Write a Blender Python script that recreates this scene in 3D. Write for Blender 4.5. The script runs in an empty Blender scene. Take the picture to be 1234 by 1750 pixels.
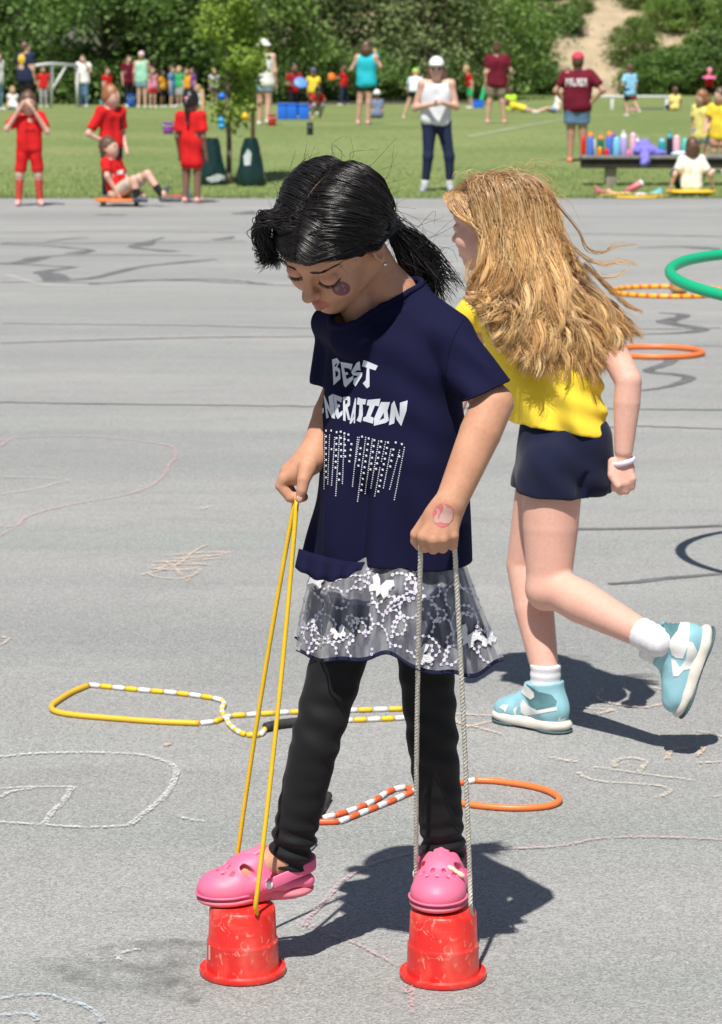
import bpy, bmesh, math, random
import numpy as np
from mathutils import Vector, Matrix
from mathutils.bvhtree import BVHTree

# ---------------------------------------------------------------- camera, sky, sun, exposure
SC = bpy.context.scene
C = SC.collection
F_PX, CX, CY, HOR, CAM_H = 4300.0, 617.0, 875.0, 129.0, 1.46     # photo pixels (1234 x 1750), metres
TH = math.atan((CY - HOR) / F_PX)
cam_d = bpy.data.cameras.new('camera')
cam_d.sensor_fit = 'VERTICAL'; cam_d.sensor_height = 36.0
cam_d.lens = 36.0 * F_PX / 1750.0
cam_d.clip_end = 1000.0; cam_d.clip_start = 0.1
cam_d.dof.use_dof = True; cam_d.dof.focus_distance = 4.2; cam_d.dof.aperture_fstop = 12.5
cam = bpy.data.objects.new('camera', cam_d); C.objects.link(cam)
cam.location = (0, 0, CAM_H); cam.rotation_euler = (math.pi / 2 - TH, 0, 0)
SC.camera = cam

SUN_EL, SUN_AZ = math.radians(62.5), math.radians(13.0)   # sun behind the camera, a little to the left
to_sun = Vector((-math.sin(SUN_AZ) * math.cos(SUN_EL), -math.cos(SUN_AZ) * math.cos(SUN_EL), math.sin(SUN_EL)))
sl = bpy.data.lights.new('sun', 'SUN'); sl.energy = 5.0; sl.angle = math.radians(0.53); sl.color = (1.0, 0.955, 0.89)
so = bpy.data.objects.new('sun', sl); C.objects.link(so)
so.rotation_euler = to_sun.to_track_quat('Z', 'Y').to_euler(); so.location = (-5, -20, 40)
W = bpy.data.worlds.new('World'); SC.world = W; W.use_nodes = True
wn = W.node_tree; wn.nodes.clear()
sky = wn.nodes.new('ShaderNodeTexSky'); sky.sky_type = 'NISHITA'; sky.sun_disc = False
sky.sun_elevation = SUN_EL; sky.sun_rotation = math.atan2(to_sun.x, to_sun.y)
bg = wn.nodes.new('ShaderNodeBackground'); bg.inputs[1].default_value = 0.056
wo = wn.nodes.new('ShaderNodeOutputWorld')
wn.links.new(sky.outputs[0], bg.inputs[0]); wn.links.new(bg.outputs[0], wo.inputs[0])
SC.view_settings.view_transform = 'Standard'; SC.view_settings.look = 'None'
SC.view_settings.exposure = 0.23; SC.view_settings.gamma = 1.0
SC.view_settings.use_curve_mapping = False
SC.render.engine = 'CYCLES'
SC.cycles.max_bounces = 6; SC.cycles.transparent_max_bounces = 12
SC.cycles.use_denoising = True

# ---------------------------------------------------------------- pixel -> world
CAMV = np.array([0, 0, CAM_H])
FW = np.array([0, math.cos(TH), -math.sin(TH)]); UP = np.array([0, math.sin(TH), math.cos(TH)]); RT = np.array([1.0, 0, 0])
def ray(px, py):
    return FW + RT * ((px - CX) / F_PX) + UP * ((CY - py) / F_PX)
def P(px, py, Y):                         # point at depth Y (metres in front of the camera)
    r = ray(px, py); return CAMV + r * (Y / r[1])
def G(px, py, z=0.0):                     # point on the flat ground
    r = ray(px, py); return CAMV + r * ((z - CAM_H) / r[2])
EDGE_Y = 30.6
def terr(y):
    t = min(max((y - EDGE_Y) / 19.0, 0), 1); z = 0.47 * t * t * (3 - 2 * t)
    return z
def GF(px, py):                           # point on the field
    r = ray(px, py); lo = 20.0; y = lo
    while y < 300:
        p = CAMV + r * (y / r[1])
        if p[2] <= terr(y): return p
        y += 0.05
    return CAMV + r * (130 / r[1])
def proj(p):
    d = np.asarray(p, float) - CAMV; z = d @ FW
    return CX + F_PX * (d @ RT) / z, CY - F_PX * (d @ UP) / z

# ---------------------------------------------------------------- materials
def lin(r, g, b):
    f = lambda c: (c / 12.92 if c <= 0.04045 else ((c + 0.055) / 1.055) ** 2.4)
    return (f(r / 255), f(g / 255), f(b / 255))
MATS = {}
def M(name, col, rough=0.6, var=0.0, vscale=8.0, bump=0.0, bscale=60.0, spec=0.5, sss=0.0, metal=0.0, col2=None, sheen=0.0, coat=0.0):
    if name in MATS: return MATS[name]
    m = bpy.data.materials.new(name); m.use_nodes = True; t = m.node_tree; b = t.nodes['Principled BSDF']
    b.inputs['Base Color'].default_value = (*col, 1); b.inputs['Roughness'].default_value = rough
    b.inputs['Specular IOR Level'].default_value = spec; b.inputs['Metallic'].default_value = metal
    if coat: b.inputs['Coat Weight'].default_value = coat
    if sheen: b.inputs['Sheen Weight'].default_value = sheen
    if sss:
        b.inputs['Subsurface Weight'].default_value = sss
        b.inputs['Subsurface Radius'].default_value = (0.012, 0.005, 0.003); b.inputs['Subsurface Scale'].default_value = 0.6
    tc = None
    if var or bump:
        tc = t.nodes.new('ShaderNodeTexCoord')
    if var:
        n = t.nodes.new('ShaderNodeTexNoise'); n.inputs['Scale'].default_value = vscale; n.inputs['Detail'].default_value = 5
        t.links.new(tc.outputs['Object'], n.inputs['Vector'])
        r = t.nodes.new('ShaderNodeMapRange'); r.inputs[1].default_value = 0.3; r.inputs[2].default_value = 0.7
        mx = t.nodes.new('ShaderNodeMix'); mx.data_type = 'RGBA'
        c2 = col2 if col2 else tuple(c * (1 - var) for c in col)
        c1 = col if col2 else tuple(min(1, c * (1 + var)) for c in col)
        mx.inputs[6].default_value = (*c1, 1); mx.inputs[7].default_value = (*c2, 1)
        t.links.new(n.outputs[0], r.inputs[0]); t.links.new(r.outputs[0], mx.inputs[0]); t.links.new(mx.outputs[2], b.inputs['Base Color'])
    if bump:
        n2 = t.nodes.new('ShaderNodeTexNoise'); n2.inputs['Scale'].default_value = bscale; n2.inputs['Detail'].default_value = 3
        t.links.new(tc.outputs['Object'], n2.inputs['Vector'])
        bp = t.nodes.new('ShaderNodeBump'); bp.inputs['Strength'].default_value = bump; bp.inputs['Distance'].default_value = 0.01
        t.links.new(n2.outputs[0], bp.inputs['Height']); t.links.new(bp.outputs[0], b.inputs['Normal'])
    MATS[name] = m
    return m

# ---------------------------------------------------------------- objects
ORG = {}
def mk(name, V, F, mat, parent=None, org=None, smooth=True, label=None, cat=None, group=None, kind=None):
    V = np.asarray(V, np.float32).reshape(-1, 3)
    if parent is not None: o0 = ORG.get(parent.name, np.zeros(3))
    else: o0 = np.zeros(3) if org is None else np.asarray(org, float)
    me = bpy.data.meshes.new(name)
    V2 = (V - o0).astype(np.float32)
    if isinstance(F, np.ndarray):
        n, k = F.shape
        me.vertices.add(len(V2)); me.vertices.foreach_set('co', V2.ravel())
        me.loops.add(n * k); me.loops.foreach_set('vertex_index', F.astype(np.int32).ravel())
        me.polygons.add(n); me.polygons.foreach_set('loop_start', np.arange(0, n * k, k, dtype=np.int32))
        me.update(calc_edges=True); me.validate()
    else:
        me.from_pydata([tuple(v) for v in V2], [], [tuple(int(i) for i in f) for f in F]); me.update()
    if smooth and len(me.polygons): me.polygons.foreach_set('use_smooth', np.ones(len(me.polygons), bool))
    if isinstance(mat, (list, tuple)):
        for m_ in mat: me.materials.append(m_)
    else: me.materials.append(mat)
    ob = bpy.data.objects.new(name, me); C.objects.link(ob)
    if parent is not None: ob.parent = parent; ORG[ob.name] = o0
    else: ob.location = o0; ORG[ob.name] = o0
    tag(ob, label, cat, group, kind)
    return ob
def tag(o, label=None, cat=None, group=None, kind=None):
    if label: o['label'] = label
    if cat: o['category'] = cat
    if group: o['group'] = group
    if kind: o['kind'] = kind
    return o
def empty(name, loc, label=None, cat=None, group=None):
    o = bpy.data.objects.new(name, None); C.objects.link(o); o.location = loc; o.empty_display_size = 0.1
    ORG[o.name] = np.asarray(loc, float)
    return tag(o, label, cat, group)
def copy_tree(o, parent=None, off=(0, 0, 0)):
    c = o.copy(); C.objects.link(c); c.parent = parent
    if parent is None: c.location = Vector(o.location) + Vector(off)
    for ch in o.children: copy_tree(ch, c)
    return c
def join(*VF):                            # list of (V,F) -> one (V,F)
    Vs, Fs, k = [], [], 0
    for V, F in VF:
        Vs.append(np.asarray(V, float).reshape(-1, 3)); Fs += [tuple(int(i) + k for i in f) for f in F]; k += len(Vs[-1])
    return np.vstack(Vs), Fs

# ---------------------------------------------------------------- shape makers returning (V,F)
def frames(Q):
    Q = np.asarray(Q, float); T = np.gradient(Q, axis=0); T /= np.linalg.norm(T, axis=1, keepdims=True) + 1e-12
    n = np.array([0, 0, 1.0]) if abs(T[0][2]) < 0.9 else np.array([1.0, 0, 0])
    N = []
    for t in T:
        n = n - t * (n @ t); n /= np.linalg.norm(n) + 1e-12; N.append(n.copy())
    N = np.array(N); return T, N, np.cross(T, N)
def tube(Q, r, seg=8, cap=True, closed=False, flat=1.0):
    Q = np.asarray(Q, float); r = np.broadcast_to(np.asarray(r, float), (len(Q),))
    if closed:
        Qe = np.vstack([Q[-1:], Q, Q[:1]]); T, N, B = frames(Qe); N, B = N[1:-1], B[1:-1]
    else: T, N, B = frames(Q)
    a = np.arange(seg) / seg * 2 * math.pi
    V = (Q[:, None, :] + (np.cos(a)[None, :, None] * N[:, None, :] + flat * np.sin(a)[None, :, None] * B[:, None, :]) * r[:, None, None]).reshape(-1, 3)
    F = []; n = len(Q)
    for i in range(n if closed else n - 1):
        j = (i + 1) % n
        for s in range(seg):
            s2 = (s + 1) % seg; F.append((i * seg + s, i * seg + s2, j * seg + s2, j * seg + s))
    if cap and not closed:
        F.append(tuple(range(seg))[::-1]); F.append(tuple((n - 1) * seg + s for s in range(seg)))
    return V, F
def lathe(prof, c=(0, 0, 0), seg=32, cap=False):
    a = np.arange(seg) / seg * 2 * math.pi
    V = np.array([[c[0] + r * math.cos(t), c[1] + r * math.sin(t), c[2] + z] for r, z in prof for t in a]); F = []
    for i in range(len(prof) - 1):
        for s in range(seg):
            s2 = (s + 1) % seg; F.append((i * seg + s, i * seg + s2, (i + 1) * seg + s2, (i + 1) * seg + s))
    if cap: F.append(tuple(range(seg))[::-1]); F.append(tuple((len(prof) - 1) * seg + s for s in range(seg)))
    return V, F
def box(x0, x1, y0, y1, z0, z1, bev=0.0):
    bm = bmesh.new(); bmesh.ops.create_cube(bm, size=1)
    for v in bm.verts: v.co = Vector(((x0 + x1) / 2 + v.co.x * (x1 - x0), (y0 + y1) / 2 + v.co.y * (y1 - y0), (z0 + z1) / 2 + v.co.z * (z1 - z0)))
    if bev: bmesh.ops.bevel(bm, geom=list(bm.edges), offset=bev, segments=2, affect='EDGES', profile=0.5)
    V = np.array([v.co[:] for v in bm.verts]); bm.verts.index_update(); F = [tuple(v.index for v in f.verts) for f in bm.faces]; bm.free()
    return V, F
def xf(VF, loc=(0, 0, 0), rz=0.0, rx=0.0, ry=0.0, s=1.0):
    R = Matrix.Rotation(rz, 3, 'Z') @ Matrix.Rotation(ry, 3, 'Y') @ Matrix.Rotation(rx, 3, 'X')
    return np.asarray(VF[0]) * s @ np.array(R).T + np.asarray(loc), VF[1]
def spline(pts, n):                       # Catmull-Rom through pts
    p = np.asarray(pts, float); p = np.vstack([2 * p[0] - p[1], p, 2 * p[-1] - p[-2]]); m = len(p) - 3
    t = np.linspace(0, m - 1e-9, n); i = t.astype(int); u = (t - i)[:, None]
    a, b, c, d = p[i], p[i + 1], p[i + 2], p[i + 3]
    return 0.5 * (2 * b + (c - a) * u + (2 * a - 5 * b + 4 * c - d) * u ** 2 + (3 * b - a - 3 * c + d) * u ** 3)
def sn(Pt, sc, seed=0, n=6):              # smooth pseudo-noise in [-1,1]
    rs = np.random.RandomState(seed); w = rs.normal(size=(n, 3)) * sc; ph = rs.rand(n) * 6.28
    return np.sin(Pt @ w.T + ph).sum(-1) / (n * 0.6)

# ---------------------------------------------------------------- implicit surfaces (round cones, ellipsoids) -> mesh
class Sdf:
    def __init__(s, k=0.01): s.p = []; s.k = k; s.cuts = []; s.disp = None
    def cone(s, a, b, ra, rb=None, k=None, m='add'):
        s.p.append(('c', np.asarray(a, float), np.asarray(b, float), ra, ra if rb is None else rb, s.k if k is None else k, m)); return s
    def chain(s, pts, rs, k=None, m='add'):
        for i in range(len(pts) - 1): s.cone(pts[i], pts[i + 1], rs[i], rs[i + 1], k if i == 0 else min(0.0012, s.k if k is None else k), m)
        return s
    def ell(s, c, r, R=None, k=None, m='add'):
        s.p.append(('e', np.asarray(c, float), np.asarray(r, float) * np.ones(3), np.eye(3) if R is None else np.asarray(R, float), None, s.k if k is None else k, m)); return s
    def cut(s, c, n, R):                  # remove the half-ball beyond the plane
        n = np.asarray(n, float); s.cuts.append((np.asarray(c, float), n / np.linalg.norm(n), R)); return s
    @staticmethod
    def d1(q, X):
        if q[0] == 'c':
            a, b, ra, rb = q[1:5]; ba = b - a; L = ba @ ba + 1e-12; pa = X - a
            t = np.clip(pa @ ba / L, 0, 1); return np.sqrt(((pa - t[:, None] * ba) ** 2).sum(1)) - (ra + (rb - ra) * t)
        c, r, R = q[1:4]; p = (X - c) @ R
        k0 = np.sqrt(((p / r) ** 2).sum(1)); k1 = np.sqrt(((p / r ** 2) ** 2).sum(1)) + 1e-9
        return k0 * (k0 - 1) / k1
    def ev(s, X, idx=None):
        d = np.full(len(X), 1.0)
        for i in (range(len(s.p)) if idx is None else idx):
            q = s.p[i]; e = s.d1(q, X); k = max(q[5], 1e-5)
            if q[6] == 'add':
                h = np.maximum(k - np.abs(d - e), 0) / k; d = np.minimum(d, e) - h * h * k * 0.25
            else:
                e = -e; h = np.maximum(k - np.abs(d - e), 0) / k; d = np.maximum(d, e) + h * h * k * 0.25
        if s.disp is not None: d = d + s.disp(X)
        for c, n, R in s.cuts:
            pl = (X - c) @ n; reg = np.maximum(-pl, np.sqrt(((X - c) ** 2).sum(1)) - R); d = np.maximum(d, -reg)
        return d
    def mesh(s, res, blk=10, opencuts=False):
        lo = np.full(3, 1e9); hi = -lo
        for q in s.p:
            if q[6] != 'add': continue
            if q[0] == 'c':
                r = max(q[3], q[4]); lo = np.minimum(lo, np.minimum(q[1], q[2]) - r); hi = np.maximum(hi, np.maximum(q[1], q[2]) + r)
            else:
                e = np.sqrt(((q[3] * q[2]) ** 2).sum(1)); lo = np.minimum(lo, q[1] - e); hi = np.maximum(hi, q[1] + e)
        lo = lo - 4 * res; nb = np.ceil((hi + 4 * res - lo) / (res * blk)).astype(int); N = nb * blk + 1
        D = np.ones(N, np.float32)
        bi = np.stack(np.meshgrid(*[np.arange(n) for n in nb], indexing='ij'), -1).reshape(-1, 3)
        cen = lo + (bi + 0.5) * blk * res; hd = blk * res * 0.87
        dist = np.stack([s.d1(q, cen) for q in s.p], 1); dc = s.ev(cen)
        km = max(q[5] for q in s.p); adds = np.array([q[6] == 'add' for q in s.p])
        near = (np.where(adds[None], dist, 1e9).min(1) < hd + km + 0.03) & (dc > -hd * 1.6 - km)
        g = np.stack(np.meshgrid(*[np.arange(blk + 1)] * 3, indexing='ij'), -1).reshape(-1, 3)
        for b, c0, dd, nr, d0 in zip(bi, cen, dist, near, dc):
            i0 = b * blk; sl_ = tuple(slice(i, i + blk + 1) for i in i0)
            if not nr:
                if d0 < 0: D[sl_] = np.minimum(D[sl_], -1)
                continue
            idx = np.nonzero(dd < max(hd, 0) * 2 + km + 0.02)[0]
            if not len(idx): continue
            D[sl_] = s.ev(lo + (i0 + g) * res, idx).reshape((blk + 1,) * 3)
        return surf_nets(D, lo, res, s.cuts if opencuts else None)
def surf_nets(D, lo, res, cuts=None):
    ins = D < 0; n = np.array(D.shape) - 1
    cnt = np.zeros(n, np.uint8)
    cor = [(i, j, k) for i in (0, 1) for j in (0, 1) for k in (0, 1)]
    for i, j, k in cor: cnt += ins[i:n[0] + i, j:n[1] + j, k:n[2] + k]
    cells = np.argwhere((cnt > 0) & (cnt < 8)); ix = np.full(n, -1, np.int32)
    ix[tuple(cells.T)] = np.arange(len(cells))
    val = np.stack([D[tuple((cells + c).T)] for c in cor], 1); acc = np.zeros((len(cells), 3)); m = np.zeros(len(cells))
    ca = np.array(cor, float)
    for a in range(8):
        for b in range(a + 1, 8):
            if np.abs(ca[a] - ca[b]).sum() != 1: continue
            va, vb = val[:, a], val[:, b]; x = (va < 0) != (vb < 0); t = np.where(x, va / np.where(x, va - vb, 1), 0)
            acc += np.where(x[:, None], ca[a] + t[:, None] * (ca[b] - ca[a]), 0); m += x
    V = lo + (cells + acc / m[:, None]) * res
    F = []
    for ax in range(3):
        o1, o2 = [a for a in range(3) if a != ax]
        A = ins.take(range(n[ax]), axis=ax); B = ins.take(range(1, n[ax] + 1), axis=ax)
        e = np.argwhere(A != B); e = e[(e[:, o1] > 0) & (e[:, o2] > 0) & (e[:, o1] < n[o1]) & (e[:, o2] < n[o2])]
        fl = A[tuple(e.T)]; u = np.zeros(3, int); u[o1] = 1; w = np.zeros(3, int); w[o2] = 1
        q = np.stack([ix[tuple((e - u - w).T)], ix[tuple((e - w).T)], ix[tuple(e.T)], ix[tuple((e - u).T)]], 1)
        flip = fl if ax != 1 else ~fl
        q[~flip] = q[~flip][:, ::-1]; F.append(q)
    F = np.vstack(F); F = F[(F >= 0).all(1)]
    if cuts:
        keep = np.ones(len(F), bool); fc = V[F].mean(1); nn = np.cross(V[F[:, 2]] - V[F[:, 0]], V[F[:, 3]] - V[F[:, 1]]); nn /= np.linalg.norm(nn, axis=1, keepdims=True) + 1e-12
        for c, n_, R in cuts:
            keep &= ~((np.abs((fc - c) @ n_) < res * 1.1) & (np.linalg.norm(fc - c, axis=1) < R) & (nn @ n_ > 0.55))
        F = F[keep]; used = np.unique(F); mp = np.full(len(V), -1); mp[used] = np.arange(len(used)); V = V[used]; F = mp[F]
    return V, F
def rims(V, F):
    E = np.sort(np.vstack([F[:, [0, 1]], F[:, [1, 2]], F[:, [2, 3]], F[:, [3, 0]]]), 1); u, c = np.unique(E, axis=0, return_counts=True); B = u[c == 1]
    nb = {}
    for a, b in B: nb.setdefault(int(a), []).append(int(b)); nb.setdefault(int(b), []).append(int(a))
    left = set(nb); loops = []
    while left:
        st = left.pop(); path = [st]; cur = st
        while True:
            nx = [x for x in nb[cur] if x in left]
            if not nx: break
            cur = nx[0]; left.discard(cur); path.append(cur)
        if len(path) > 12: loops.append(path)
    return loops
def fair_rims(V, F, it=12):
    V = V.copy(); L = rims(V, F)
    for p in L:
        q = V[p]
        for _ in range(it): q = (np.roll(q, 1, 0) + 2 * q + np.roll(q, -1, 0)) / 4
        V[p] = q
    return V, L
def smoothm(V, F, it=1, lam=0.5):
    V = V.copy(); E = np.vstack([F[:, [0, 1]], F[:, [1, 2]], F[:, [2, 3]], F[:, [3, 0]]])
    for _ in range(it):
        A = np.zeros_like(V); c = np.zeros(len(V))
        for a, b in ((0, 1), (1, 0)):
            for x in range(3): A[:, x] += np.bincount(E[:, a], V[E[:, b], x], len(V))
            c += np.bincount(E[:, a], minlength=len(V))
        V += lam * (A / np.maximum(c, 1)[:, None] - V)
    return V, F

# ---------------------------------------------------------------- strands of hair, one mesh per lock group
def strands(name, Q, r, mat, parent, shade=None, seg=3, org=None):
    Q = np.asarray(Q, float); S, N, _ = Q.shape
    T = np.gradient(Q, axis=1); T /= np.linalg.norm(T, axis=2, keepdims=True) + 1e-12
    ref = np.array([0.31, 0.52, 0.8]); n = np.cross(T, ref); n /= np.linalg.norm(n, axis=2, keepdims=True) + 1e-12; b = np.cross(T, n)
    r = np.asarray(r, float)
    if r.ndim == 1: r = np.broadcast_to(r[None, :], (S, N))
    a = np.arange(seg) / seg * 2 * math.pi
    V = (Q[:, :, None, :] + (np.cos(a)[None, None, :, None] * n[:, :, None, :] + np.sin(a)[None, None, :, None] * b[:, :, None, :]) * r[:, :, None, None])
    i = np.arange(N - 1)[:, None] * seg; s0 = np.arange(seg)[None]; s1 = (s0 + 1) % seg
    f = np.stack([i + s0, i + s1, i + seg + s1, i + seg + s0], -1).reshape(-1, 4)
    F = (f[None] + (np.arange(S) * N * seg)[:, None, None]).reshape(-1, 4)
    ob = mk(name, V.reshape(-1, 3), F, mat, parent)
    if shade is None: shade = np.random.RandomState(1).rand(S)
    sh = np.repeat(shade, N * seg).astype(np.float32); tt = np.tile(np.repeat(np.linspace(0, 1, N), seg), S).astype(np.float32)
    col = np.stack([sh, tt, sh * 0, np.ones_like(sh)], 1).astype(np.float32)
    at = ob.data.color_attributes.new('hair', 'FLOAT_COLOR', 'POINT'); at.data.foreach_set('color', col.ravel())
    return ob
def hair_mat(name, cols, rough=0.35, spec=0.5, tipmix=0.0, tip=(1, 1, 1), root=None):
    m = bpy.data.materials.new(name); m.use_nodes = True; t = m.node_tree; b = t.nodes['Principled BSDF']
    a = t.nodes.new('ShaderNodeAttribute'); a.attribute_name = 'hair'
    sp = t.nodes.new('ShaderNodeSeparateColor'); t.links.new(a.outputs['Color'], sp.inputs[0])
    r = t.nodes.new('ShaderNodeValToRGB'); t.links.new(sp.outputs[0], r.inputs[0])
    for i, c in enumerate(cols):
        e = r.color_ramp.elements[i] if i < 2 else r.color_ramp.elements.new(1.0)
        e.position = i / (len(cols) - 1); e.color = (*c, 1)
    out = r.outputs[0]
    if tipmix:
        mx = t.nodes.new('ShaderNodeMix'); mx.data_type = 'RGBA'; mx.inputs[7].default_value = (*tip, 1)
        mp = t.nodes.new('ShaderNodeMath'); mp.operation = 'MULTIPLY'; mp.inputs[1].default_value = tipmix
        t.links.new(sp.outputs[1], mp.inputs[0]); t.links.new(mp.outputs[0], mx.inputs[0]); t.links.new(out, mx.inputs[6]); out = mx.outputs[2]
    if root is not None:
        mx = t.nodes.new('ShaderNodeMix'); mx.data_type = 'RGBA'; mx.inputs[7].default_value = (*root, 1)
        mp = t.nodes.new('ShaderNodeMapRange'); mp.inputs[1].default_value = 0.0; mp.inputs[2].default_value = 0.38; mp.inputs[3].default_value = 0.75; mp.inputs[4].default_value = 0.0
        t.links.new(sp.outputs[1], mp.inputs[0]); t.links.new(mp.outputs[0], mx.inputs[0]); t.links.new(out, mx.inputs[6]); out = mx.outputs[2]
    t.links.new(out, b.inputs['Base Color']); b.inputs['Roughness'].default_value = rough; b.inputs['Specular IOR Level'].default_value = spec
    return m

# ---------------------------------------------------------------- thin prints laid onto a surface
def bvh_of(objs):
    V, F, k = [], [], 0
    dg = bpy.context.evaluated_depsgraph_get()
    for o in objs:
        o0 = ORG.get(o.name, np.zeros(3)); me = o.data
        V += [tuple(np.array(v.co) + o0) for v in me.vertices]; F += [tuple(i + k for i in p.vertices) for p in me.polygons]; k = len(V)
    return BVHTree.FromPolygons(V, F)
def lay(name, polys, bvh, off, mat, parent, step=5.0, eye=None, conv=P, depth=3.0, **kw):
    """polygons in photo pixels, draped on the surface behind them"""
    bm = bmesh.new()
    for pl in polys:
        vs = [bm.verts.new((x, y, 0)) for x, y in pl]
        try: bm.faces.new(vs)
        except Exception: pass
    bm.normal_update(); bmesh.ops.triangulate(bm, faces=list(bm.faces))
    for _ in range(5):
        es = [e for e in bm.edges if e.calc_length() > step]
        if not es: break
        bmesh.ops.subdivide_edges(bm, edges=es, cuts=1); bmesh.ops.triangulate(bm, faces=[f for f in bm.faces if len(f.verts) > 3])
    bad = []
    for v in bm.verts:
        r = ray(v.co.x, v.co.y); r = r / np.linalg.norm(r)
        h = bvh.ray_cast(Vector(CAMV), Vector(r))
        if h[0] is None: bad.append(v); continue
        n = h[1] if h[1].dot(Vector(r)) < 0 else -h[1]
        v.co = h[0] + n * off
    bmesh.ops.delete(bm, geom=bad, context='VERTS')
    bm.verts.index_update(); V = [v.co[:] for v in bm.verts]; F = [tuple(v.index for v in f.verts) for f in bm.faces]; bm.free()
    if not V: return None
    return mk(name, V, F, mat, parent, smooth=True, **kw)
# ================================================================ SETTING
random.seed(3); np.random.seed(3)
def nodes(m): return m.node_tree.nodes, m.node_tree.links
def asphalt_mat():
    m = bpy.data.materials.new('asphalt'); m.use_nodes = True; N, L = nodes(m); b = N['Principled BSDF']
    tc = N.new('ShaderNodeTexCoord')
    def noise(sc, det, mul=(1, 1, 1), rough=0.5):
        mp = N.new('ShaderNodeMapping'); mp.inputs['Scale'].default_value = mul; L.new(tc.outputs['Object'], mp.inputs[0])
        n = N.new('ShaderNodeTexNoise'); n.inputs['Scale'].default_value = sc; n.inputs['Detail'].default_value = det; n.inputs['Roughness'].default_value = rough
        L.new(mp.outputs[0], n.inputs['Vector']); return n.outputs[0]
    def mr(x, a, b_, c, d):
        r = N.new('ShaderNodeMapRange'); L.new(x, r.inputs[0]); r.inputs[1].default_value = a; r.inputs[2].default_value = b_; r.inputs[3].default_value = c; r.inputs[4].default_value = d; return r.outputs[0]
    def mix(f, a, b_, mode='MIX'):
        x = N.new('ShaderNodeMix'); x.data_type = 'RGBA'; x.blend_type = mode
        if isinstance(f, (int, float)): x.inputs[0].default_value = f
        else: L.new(f, x.inputs[0])
        for v, k in ((a, 6), (b_, 7)):
            if isinstance(v, tuple): x.inputs[k].default_value = (*v, 1)
            else: L.new(v, x.inputs[k])
        return x.outputs[2]
    big = noise(0.55, 5, (0.35, 1.6, 1)); med = noise(3.5, 6, (0.6, 1.5, 1), 0.6); grn = noise(0.9, 4, (0.25, 2.2, 1))
    col = mix(mr(big, 0.3, 0.7, 0, 1), (0.295, 0.30, 0.292), (0.38, 0.376, 0.365))
    col = mix(mr(grn, 0.5, 0.72, 0, 0.55), col, (0.275, 0.315, 0.285))
    col = mix(mr(med, 0.52, 0.78, 0, 0.5), col, (0.245, 0.247, 0.243))
    blot = noise(0.16, 4, (0.7, 1.6, 1), 0.6); col = mix(mr(blot, 0.5, 0.66, 0, 0.45), col, (0.245, 0.25, 0.248))
    strk = noise(0.8, 5, (0.06, 3.0, 1), 0.6); col = mix(mr(strk, 0.52, 0.72, 0, 0.5), col, (0.25, 0.258, 0.252))
    wear = noise(1.1, 6, (0.5, 1.0, 1), 0.65)
    col = mix(mr(wear, 0.55, 0.75, 0, 0.35), col, (0.44, 0.435, 0.425))
    v = N.new('ShaderNodeTexVoronoi'); v.inputs['Scale'].default_value = 260; L.new(tc.outputs['Object'], v.inputs['Vector'])
    sep = N.new('ShaderNodeSeparateColor'); L.new(v.outputs['Color'], sep.inputs[0])
    stone = mr(sep.outputs[0], 0.0, 1.0, 0.66, 1.34)
    cc = N.new('ShaderNodeCombineColor'); [L.new(stone, cc.inputs[i]) for i in range(3)]
    col = mix(0.85, col, cc.outputs[0], 'MULTIPLY')
    col = mix(mr(sep.outputs[1], 0.93, 0.98, 0, 0.55), col, (0.55, 0.54, 0.52))
    fine = noise(420, 2); pit = mr(fine, 0.30, 0.46, 0.28, 0.0)
    col = mix(pit, col, (0.06, 0.06, 0.062))
    L.new(col, b.inputs['Base Color']); b.inputs['Roughness'].default_value = 0.72; b.inputs['Specular IOR Level'].default_value = 0.4
    bp = N.new('ShaderNodeBump'); bp.inputs['Strength'].default_value = 0.55; bp.inputs['Distance'].default_value = 0.004
    ad = N.new('ShaderNodeMath'); ad.operation = 'ADD'; L.new(v.outputs['Distance'], ad.inputs[0]); L.new(fine, ad.inputs[1]); L.new(ad.outputs[0], bp.inputs['Height'])
    L.new(bp.outputs[0], b.inputs['Normal']); return m
ASPH = asphalt_mat()
xs = np.linspace(-60, 60, 25); ys = np.linspace(-30, EDGE_Y, 25)
def sheet(name, xs, ys, zf, mat, kind='structure', **kw):
    X, Y = np.meshgrid(xs, ys); V = np.stack([X, Y, zf(X, Y)], -1).reshape(-1, 3); n = len(xs); F = []
    i = np.arange(len(ys) - 1)[:, None] * n + np.arange(n - 1)[None]
    F = np.stack([i, i + 1, i + n + 1, i + n], -1).reshape(-1, 4)
    return mk(name, V, F, mat, kind=kind, **kw)
sheet('playground_asphalt', xs, ys, lambda X, Y: X * 0, ASPH)

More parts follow.
